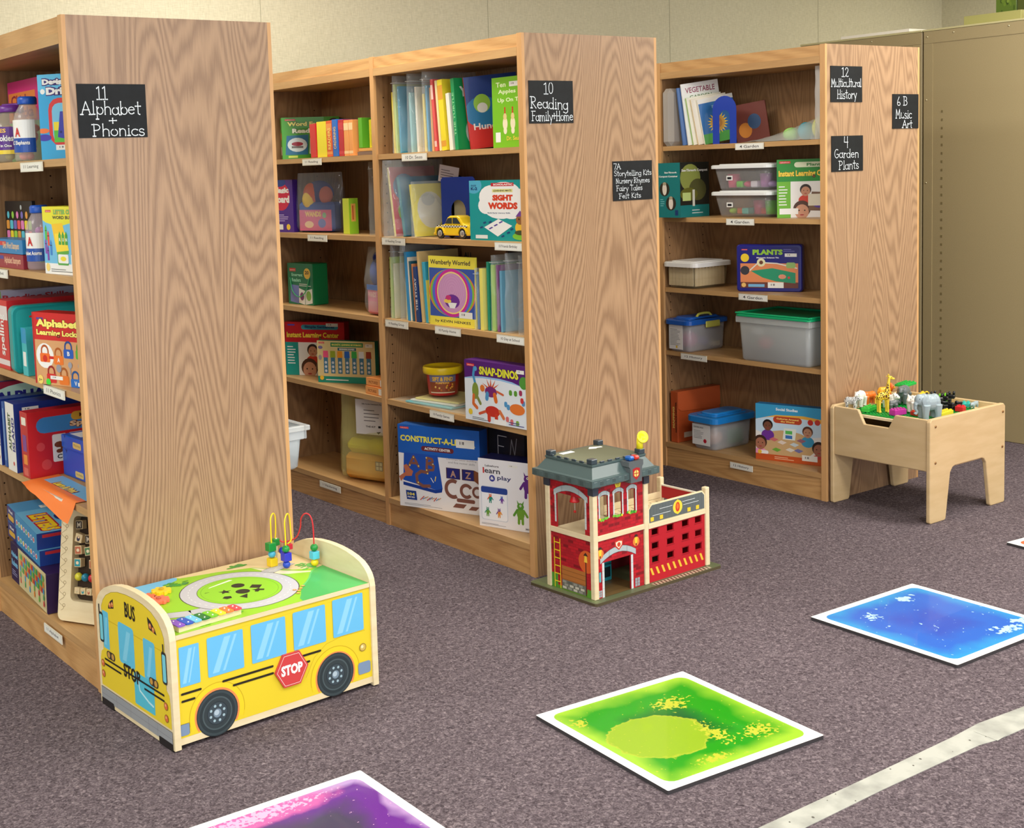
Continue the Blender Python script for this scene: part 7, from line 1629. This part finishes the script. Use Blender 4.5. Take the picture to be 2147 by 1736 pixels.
rg = random.Random(9)
for i, (px_, py_, c, lb) in enumerate(((2.44,1.00,(170,230,120),'lime green soft toy in the lying clear bag, far top shelf'),(2.45,.93,(60,170,190),'teal soft toy in the lying clear bag, far top shelf'),(2.46,.865,(226,226,90),'yellow soft toy in the lying clear bag, far top shelf'))):
    m = MB(); m.ell((0,0,.028+.010*i),(.045,.031,.028+.010*i),c,'matte'); m.ell((.02,.01,.02),(.04,.022,.02),tuple(int(v*.9) for v in c),'matte'); solo(m,'soft_toy',lb,'soft toy',(px_,py_,z+.001))
m = MB(); nx, ny = 26, 12
for s_ in (0,1):
    g = []
    for i in range(nx+1):
        u = i/nx; g.append([])
        for j in range(ny+1):
            v = j/ny; e = (math.sin(math.pi*v)**.5)*(min(1,(u/.12))**.6)*min(1,(1-u)/.03)
            zz = (.006+.105*u**1.3)*e+.006*noise.noise(Vector((u*8,v*6,4))) if s_ else 0
            g[-1].append(m.pt((.20*(v-.5), -.395*(u-.5), max(zz,.0004 if not s_ else .0012))))
    for i in range(nx):
        for j in range(ny): m.face((g[i][j],g[i+1][j],g[i+1][j+1],g[i][j+1]),(232,236,230),'frost',True)
solo(m,'clear_bag','lying clear bag of bright soft toys sloping up to the right, far top shelf','bag',(XC+.115,.99,z+.0004),0)
bag('white_bag','tall white plastic bag against the right side of the far top shelf',(XC+.05,.795,z+.001),90,.06,.300,.02,seed=71,topw=.5,mat='frost2',col=(240,236,230),zip_=False,amp=.004)
# second shelf
z = zc[1]
def art_com(A): A.rect(0,0,1,1,(40,40,34)); A.rect(0,0,1,.22,(30,130,130)); A.ell(.35,.72,.35,.25,(150,160,80)); A.ell(.6,.5,.3,.2,(90,90,50)); A.ell(.3,.42,.3,.12,(110,110,40)); A.text('See-Through Compost',.05,.82,.9,.06,WHITE,.04); A.rect(.08,.30,.28,.15,(206,226,140)); A.rect(.42,.20,.08,.3,(226,226,214)); A.lines(.4,.05,.4,.1,2,(200,220,220))
def art_coml(A):
    A.rect(0,0,1,1,(26,120,120)); A.text('See-Through',.3,.80,.55,.04,WHITE,.04); A.text('Compost Container',.05,.73,.85,.04,WHITE,.04)
    for x, y in ((.3,.52),(.58,.26)): A.ell(x,y,.23,.13,(50,46,36)); A.ell(x,y,.10,.11,(226,216,200)); A.ell(x,y+.1,.08,.03,(170,160,130))
    A.rect(.76,.04,.14,.10,(30,60,110)); A.lines(.1,.2,.2,.15,4,(120,190,190))
gbox('game_box','teal compost container box with two round photos, left end of the far second shelf','box',2.292,1.508,z,0,.19,.250,.138,(26,120,120),art_com,art_coml)
def lidded(name, label, x0, x1, y0, y1, z, h, lid, lidh, body, taper=.012, over=.010, r=.025, mat='frost', sag=0, rz=0, lmat='plastic'):
    cx_, cy_ = (x0+x1)/2, (y0+y1)/2; t = thing(name,label,'tub',(cx_,cy_,z+.0005),rz)
    m = MB(); m.rtub(x1-x0,y1-y0,h-lidh*.4,r,taper,body,mat,wall=.0025); m.build('body',t)
    m = MB(); m.rslab(x1-x0+2*over,y1-y0+2*over,h-lidh,h,r+over*.5,lid,lmat); m.rslab(x1-x0-.03,y1-y0-.03,h,h+.004,r,lid,lmat); m.build('lid',t)
    return t
def blob(label, x, y, z, r, c, name='toy_piece', kind='e', mat='plastic'):
    m = MB()
    if kind == 'e': m.ell((0,0,r[2]),r,c,mat)
    elif kind == 'c': m.lathe([(r[0]*.8,0),(r[0],r[2]*2),(r[0]*.9,r[2]*2),(r[0]*.7,.004)],c,mat,n=20); m.tube([(r[0]*.9,0,r[2]*1.6),(r[0]*1.5,0,r[2]*1.3),(r[0]*1.4,0,r[2]*.6),(r[0]*.85,0,r[2]*.4)],.005,c,mat)
    else: m.box((-r[0],-r[1],0),r[:2]+(r[2]*2,),c,mat,.004)
    return solo(m,name,label,'toy',(x,y,z))
colmat('thin_clear', .10, .8, trans=.16)
for k in range(2):
    t = lidded('storage_tub',['clear tub of play dishes with a white lid, lower of two stacked','clear tub of play dishes with a white lid, stacked on its twin'][k],2.372,2.60,1.068,1.388,z+.1188*k,.114,(236,238,236),.016,(222,222,222),.020,.012,mat='thin_clear'); t['group'] = 'stacked clear tubs with white lids'
    m = MB(); m.box((-.1055,.05,.045),(-.1045,.085,.066),WHITE,'card'); m.box((-.106,.056,.050),(-.1054,.079,.060),INK,'card'); m.build('barcode_label',t)
    ct = [('pink',(240,90,130),'c',.105),('green',(120,220,60),'b',.062),('rose',(220,70,110),'e',.022),('white',(236,226,236),'b',-.018),('violet',(200,120,200),'c',-.062),('lilac',(190,150,210),'e',-.106)] if k else [('yellow green',(170,220,70),'e',.106),('orange',(230,120,80),'b',.066),('teal',(90,190,180),'b',.026),('magenta',(220,90,140),'c',-.018),('red',(206,60,60),'b',-.060),('bright green',(90,200,30),'c',-.102)]
    for nme, c, kd, oy in ct:
        big = nme in ('violet','bright green','pink','magenta')
        blob('%s play dish inside the %s stacked clear tub' % (nme,'upper' if k else 'lower'),2.455+.008*(len(nme)%4),1.228+oy*1.02,z+.1188*k+.0125,(.028,.022,.030) if big else (.024,.018,.014),c,'toy_dish',kd)
gbox('game_box','green plant learning box with two children at the right end of the far second shelf','game box',2.366,1.020,z,-50,.255,.248,.045,(30,120,40),lambda A:(art_ilc(A,(40,140,50),(110,180,50),(230,236,200)),A.text('Plants',.48,.88,.26,.05,(60,140,60),.03),LOGO(A,.04,.93,.18,.04),A.rect(.04,.06,.3,.10,WHITE),A.rect(.5,.2,.4,.2,(226,220,200))))
# third shelf
z = zc[2]
lidded('storage_tub','clear tub of wooden boards with a white lid, left end of the far third shelf',2.318,2.55,1.447,1.634,z,.122,(240,240,236),.022,(206,190,150),.008,.012,mat='thin_clear')
for k in range(9):
    for j in range(2):
        m = MB(); a_, b_ = .0095, .0105 
        if j == 0: m.prism([(-.010,0),(.010,0),(.010,.078),(.006,.086),(-.006,.086),(-.010,.078)],(0,0,0),(1,0,0),(0,0,1),(0,.006,0),(214,192,146),'pale_wood'); loc = (2.348+k*.0215,1.464,z+.0125); rr_ = 0
        else:
            if k > 6: continue
            m.prism([(-.010,0),(.010,0),(.010,.078),(.006,.086),(-.006,.086),(-.010,.078)],(0,0,0),(0,1,0),(0,0,1),(.006,0,0),(214,192,146),'pale_wood'); loc = (2.335,1.488+k*.0215,z+.0125); rr_ = 0
        solo(m,'wooden_fence_piece','small pale wooden fence board inside the clear tub','wooden piece',loc,rr_,'wooden boards inside the clear tub')
def art_tin(A):
    A.rrect(.04,.05,.92,.90,(34,34,120),.08); A.rect(.06,.10,.88,.50,(226,140,90)); A.rect(.06,.08,.88,.12,(110,60,50)); A.poly([(.22,.44),(.55,.50),(.90,.40),(.90,.18),(.6,.22),(.4,.30)],(40,150,110)); A.line([(.18,.42),(.34,.62),(.62,.60),(.92,.50)],.005,(226,226,214)); A.circ(.38,.62,.065,(230,226,180)); A.circ(.38,.62,.03,(110,60,40)); A.circ(.13,.45,.07,(60,60,66)); A.rrect(.76,.50,.14,.12,(150,190,110),.3)
    A.circ(.13,.72,.065,(240,206,50)); A.text('PLANTS',.25,.78,.46,.115,(150,200,60),.06); A.text('Magnetic Science Tin',.31,.70,.34,.035,WHITE,.04); LOGO(A,.08,.88,.09,.025); A.sticker(.74,.74,.18,.07); A.sticker(.48,.08,.24,.12); A.rect(.18,.10,.25,.06,(120,180,220)); A.circ(.11,.14,.035,(236,190,110)); A.ell(.7,.32,.06,.05,(226,150,120),9); A.circ(.80,.30,.02,(206,60,60),8); A.lines(.72,.84,.18,.07,2,(120,120,190))
m = MB(); m.rslab(.285,.208,0,.045,.014,(34,36,130),'plastic',n=6); A = Art(m,(-.1425,-.104,.045),(1,0,0),(0,1,0),.285,.208); art_tin(A)
o = m.build('magnet_tin'); tag(o,'dark blue plants science tin standing on the far third shelf','tin'); o.matrix_world = Matrix.Translation((2.366,1.247,z+.1046)) @ Matrix.Rotation(R_(-63),4,'Z') @ Matrix.Translation((.1425,.046,0)) @ Matrix.Rotation(R_(90),4,'X')
# fourth shelf
z = zc[3]
t = lidded('storage_tub','tub with a blue lid and lime handles, left end of the far fourth shelf',2.322,2.575,1.494,1.634,z,.150,(30,90,180),.022,(222,222,226),.006,.012)
m = MB(); m.rslab(.20,.11,.148,.160,.03,(30,96,190),'plastic'); m.build('lid_top',t); m = MB(); m.tube(cr([(-.05,-.045,.158),(-.03,-.045,.172),(.03,-.045,.172),(.05,-.045,.158)]),.006,(206,206,90)); m.build('handle',t)
m = MB(); m.box((-.03,-.088,.110),(.065,-.080,.140),(206,206,96),'plastic',.005); m.build('latch',t)
m = MB(); m.box((-.1275,-.03,.012),(-.1265,.055,.125),(232,232,230),'card'); A = Art(m,(-.1275,.055,.012),(0,-1,0),(0,0,1),.085,.113); A.lines(.08,.15,.8,.7,12,(120,120,124),.3); A.rect(.5,.05,.12,.1,(226,190,60)); m.build('paper_label',t)
blob('magenta toy inside the blue lidded tub on the far fourth shelf',2.39,1.562,z+.012,(.045,.045,.042),(190,50,120),'soft_toy'); blob('dark blue toy inside the blue lidded tub on the far fourth shelf',2.475,1.562,z+.012,(.03,.045,.025),(50,50,150),'soft_toy'); blob('folded cream cloth inside the blue lidded tub on the far fourth shelf',2.535,1.562,z+.012,(.022,.045,.012),(226,220,190),'cloth','b','matte')
t = thing('storage_tub','large frosted bin with a green lid on the far fourth shelf','tub',(2.452,1.01,z+.0005),0)
m = MB(); m.rtub(.27,.385,.185,.022,.010,(222,226,224),'frost2',wall=.003); m.build('body',t); m = MB(); rimring(m,.284,.398,.03,.168,.196,.012,(216,220,216),'frost2'); m.build('rim',t)
m = MB(); m.rslab(.290,.404,.1965,.206,.02,(20,170,110),'plastic'); rimring(m,.288,.402,.02,.2062,.214,.014,(24,178,116),'plastic'); m.build('lid',t)
m = MB(); m.box((-.06,-.200,.10),(.06,-.194,.125),(210,214,212),'frost2',.004); m.build('handle',t)
blob('red toy inside the green lidded bin',2.40,1.115,z+.045,(.035,.035,.032),(220,60,90),'soft_toy'); blob('white paper toy inside the green lidded bin',2.37,1.135,z+.115,(.02,.02,.015),(236,236,236),'soft_toy','b')
# bottom shelf
z = zb
t = thing('expanding_folder','rust orange expanding folder at the left of the far bottom shelf','folder',(2.342,1.592,z+.0005),-1)
m = MB(); m.box((0,0,0),(.285,.045,.242),(190,84,40),'card',.002); A = Art(m,(0,.045,0),(0,-1,0),(0,0,1),.045,.242); A2 = Art(m,(-.0004,.042,.0),(0,0,1),(0,1,0),.242,.04); A2.n = Vector((-1,0,0)); A2.text('MAPPING',.28,-.55,.42,.30,(236,206,110),.05); A2.text('RESOURCE CENTER',.20,-.90,.60,.22,(60,30,20),.03); m.build('body',t)
m = MB(); m.poly([(0,-.001,.242),(.285,-.001,.242),(.285,-.003,.150),(.24,-.004,.140),(.02,-.004,.150),(0,-.003,.165)],(196,90,46),'card'); m.box((.04,-.0015,.02),(.13,-.0003,.045),(220,206,190),'card'); m.build('flap',t)
t = lidded('storage_tub','tub with a bright blue lid and a printed label on the far bottom shelf',2.318,2.575,1.340,1.492,z,.155,(30,130,210),.028,(222,226,230),.008,.016,mat='frost')
m = MB(); m.rslab(.20,.10,.153,.168,.03,(34,136,216),'plastic'); m.build('lid_top',t)
m = MB(); m.box((-.1295,-.045,.02),(-.1285,.062,.115),(232,232,230),'card'); A = Art(m,(-.1295,.062,.02),(0,-1,0),(0,0,1),.107,.095); A.text('CULTURAL DOLLS',.08,.82,.55,.07,INK,.02); A.lines(.08,.3,.6,.42,6,(130,130,134),.3); A.circ(.72,.22,.09,(190,30,50)); m.build('paper_label',t)
blob('peach coloured doll inside the bright blue lidded tub',2.385,1.415,z+.012,(.045,.045,.042),(226,170,140),'doll'); blob('green and white booklet inside the bright blue lidded tub',2.495,1.380,z+.012,(.05,.006,.035),(60,160,110),'booklet','b','card')
def art_soc(A):
    A.rect(0,0,1,1,(236,232,226)); A.rect(0,.72,1,.28,(60,160,206)); A.poly([(0,.72),(.3,.82),(.7,.84),(1,.80),(1,.60),(0,.60)],(236,180,70)); A.ell(.5,.62,.6,.18,(200,224,240)); A.text('Social Studies',.30,.90,.32,.05,(230,240,246),.04); A.rrect(.26,.68,.42,.12,(190,70,40),.5); A.text('Cultures Around',.31,.745,.32,.03,(250,220,120),.04); A.text('the World',.37,.70,.2,.03,(250,220,120),.04)
    A.circ(.80,.74,.04,(206,50,40)); A.circ(.90,.75,.04,(206,60,50)); A.ell(.45,.30,.42,.26,(206,170,120)); A.kid(.18,.62,.07,(120,76,56),(24,20,20),(110,50,150)); A.kid(.76,.56,.07,(190,140,110),(90,50,34),(60,150,190)); A.kid(.07,.30,.09,(170,110,84),(60,36,26),(236,150,190)); A.kid(.92,.28,.09,(160,104,80),(44,28,22),(190,60,60))
    A.poly([(.40,.40),(.58,.40),(.60,.60),(.42,.60)],(230,236,226)); A.rect(.44,.50,.10,.06,(90,190,90)); A.rect(.44,.42,.10,.06,(60,120,190))
    for x, y, c in ((.30,.20,(110,170,60)),(.26,.38,(206,110,110)),(.62,.22,(120,120,170)),(.66,.40,(150,100,120)),(.50,.22,(226,220,206)),(.56,.32,(200,214,220)),(.38,.34,(230,214,200))): A.poly([(x-.06,y),(x,y+.04),(x+.08,y+.01),(x+.02,y-.035)],c)
    A.rect(0,0,1,.11,(196,84,36)); A.rrect(.03,.11,.16,.06,WHITE,.5); A.circ(.06,.14,.03,(240,190,60)); A.sticker(.68,.06,.22,.10); A.lines(.28,.03,.3,.06,2,(240,200,160))
gbox('game_box','cultures game box with four children around a table on the far bottom shelf','game box',2.346,1.130,z,-74,.312,.249,.045,(40,130,190),art_soc)
blob('small purple toy in the hidden bay of the far bookcase',2.345,1.715,zb+.001,(.018,.02,.018),(110,70,200),'soft_toy')
gbox('white_bag','white bag edge in the hidden bay of the far bookcase','bag',2.325,1.690,zc[0]+.001,0,.14,.29,.02,(226,222,206),mat='frost2',bev=.004)
# parent world matrices are complete once everything is linked
bpy.context.view_layer.update()
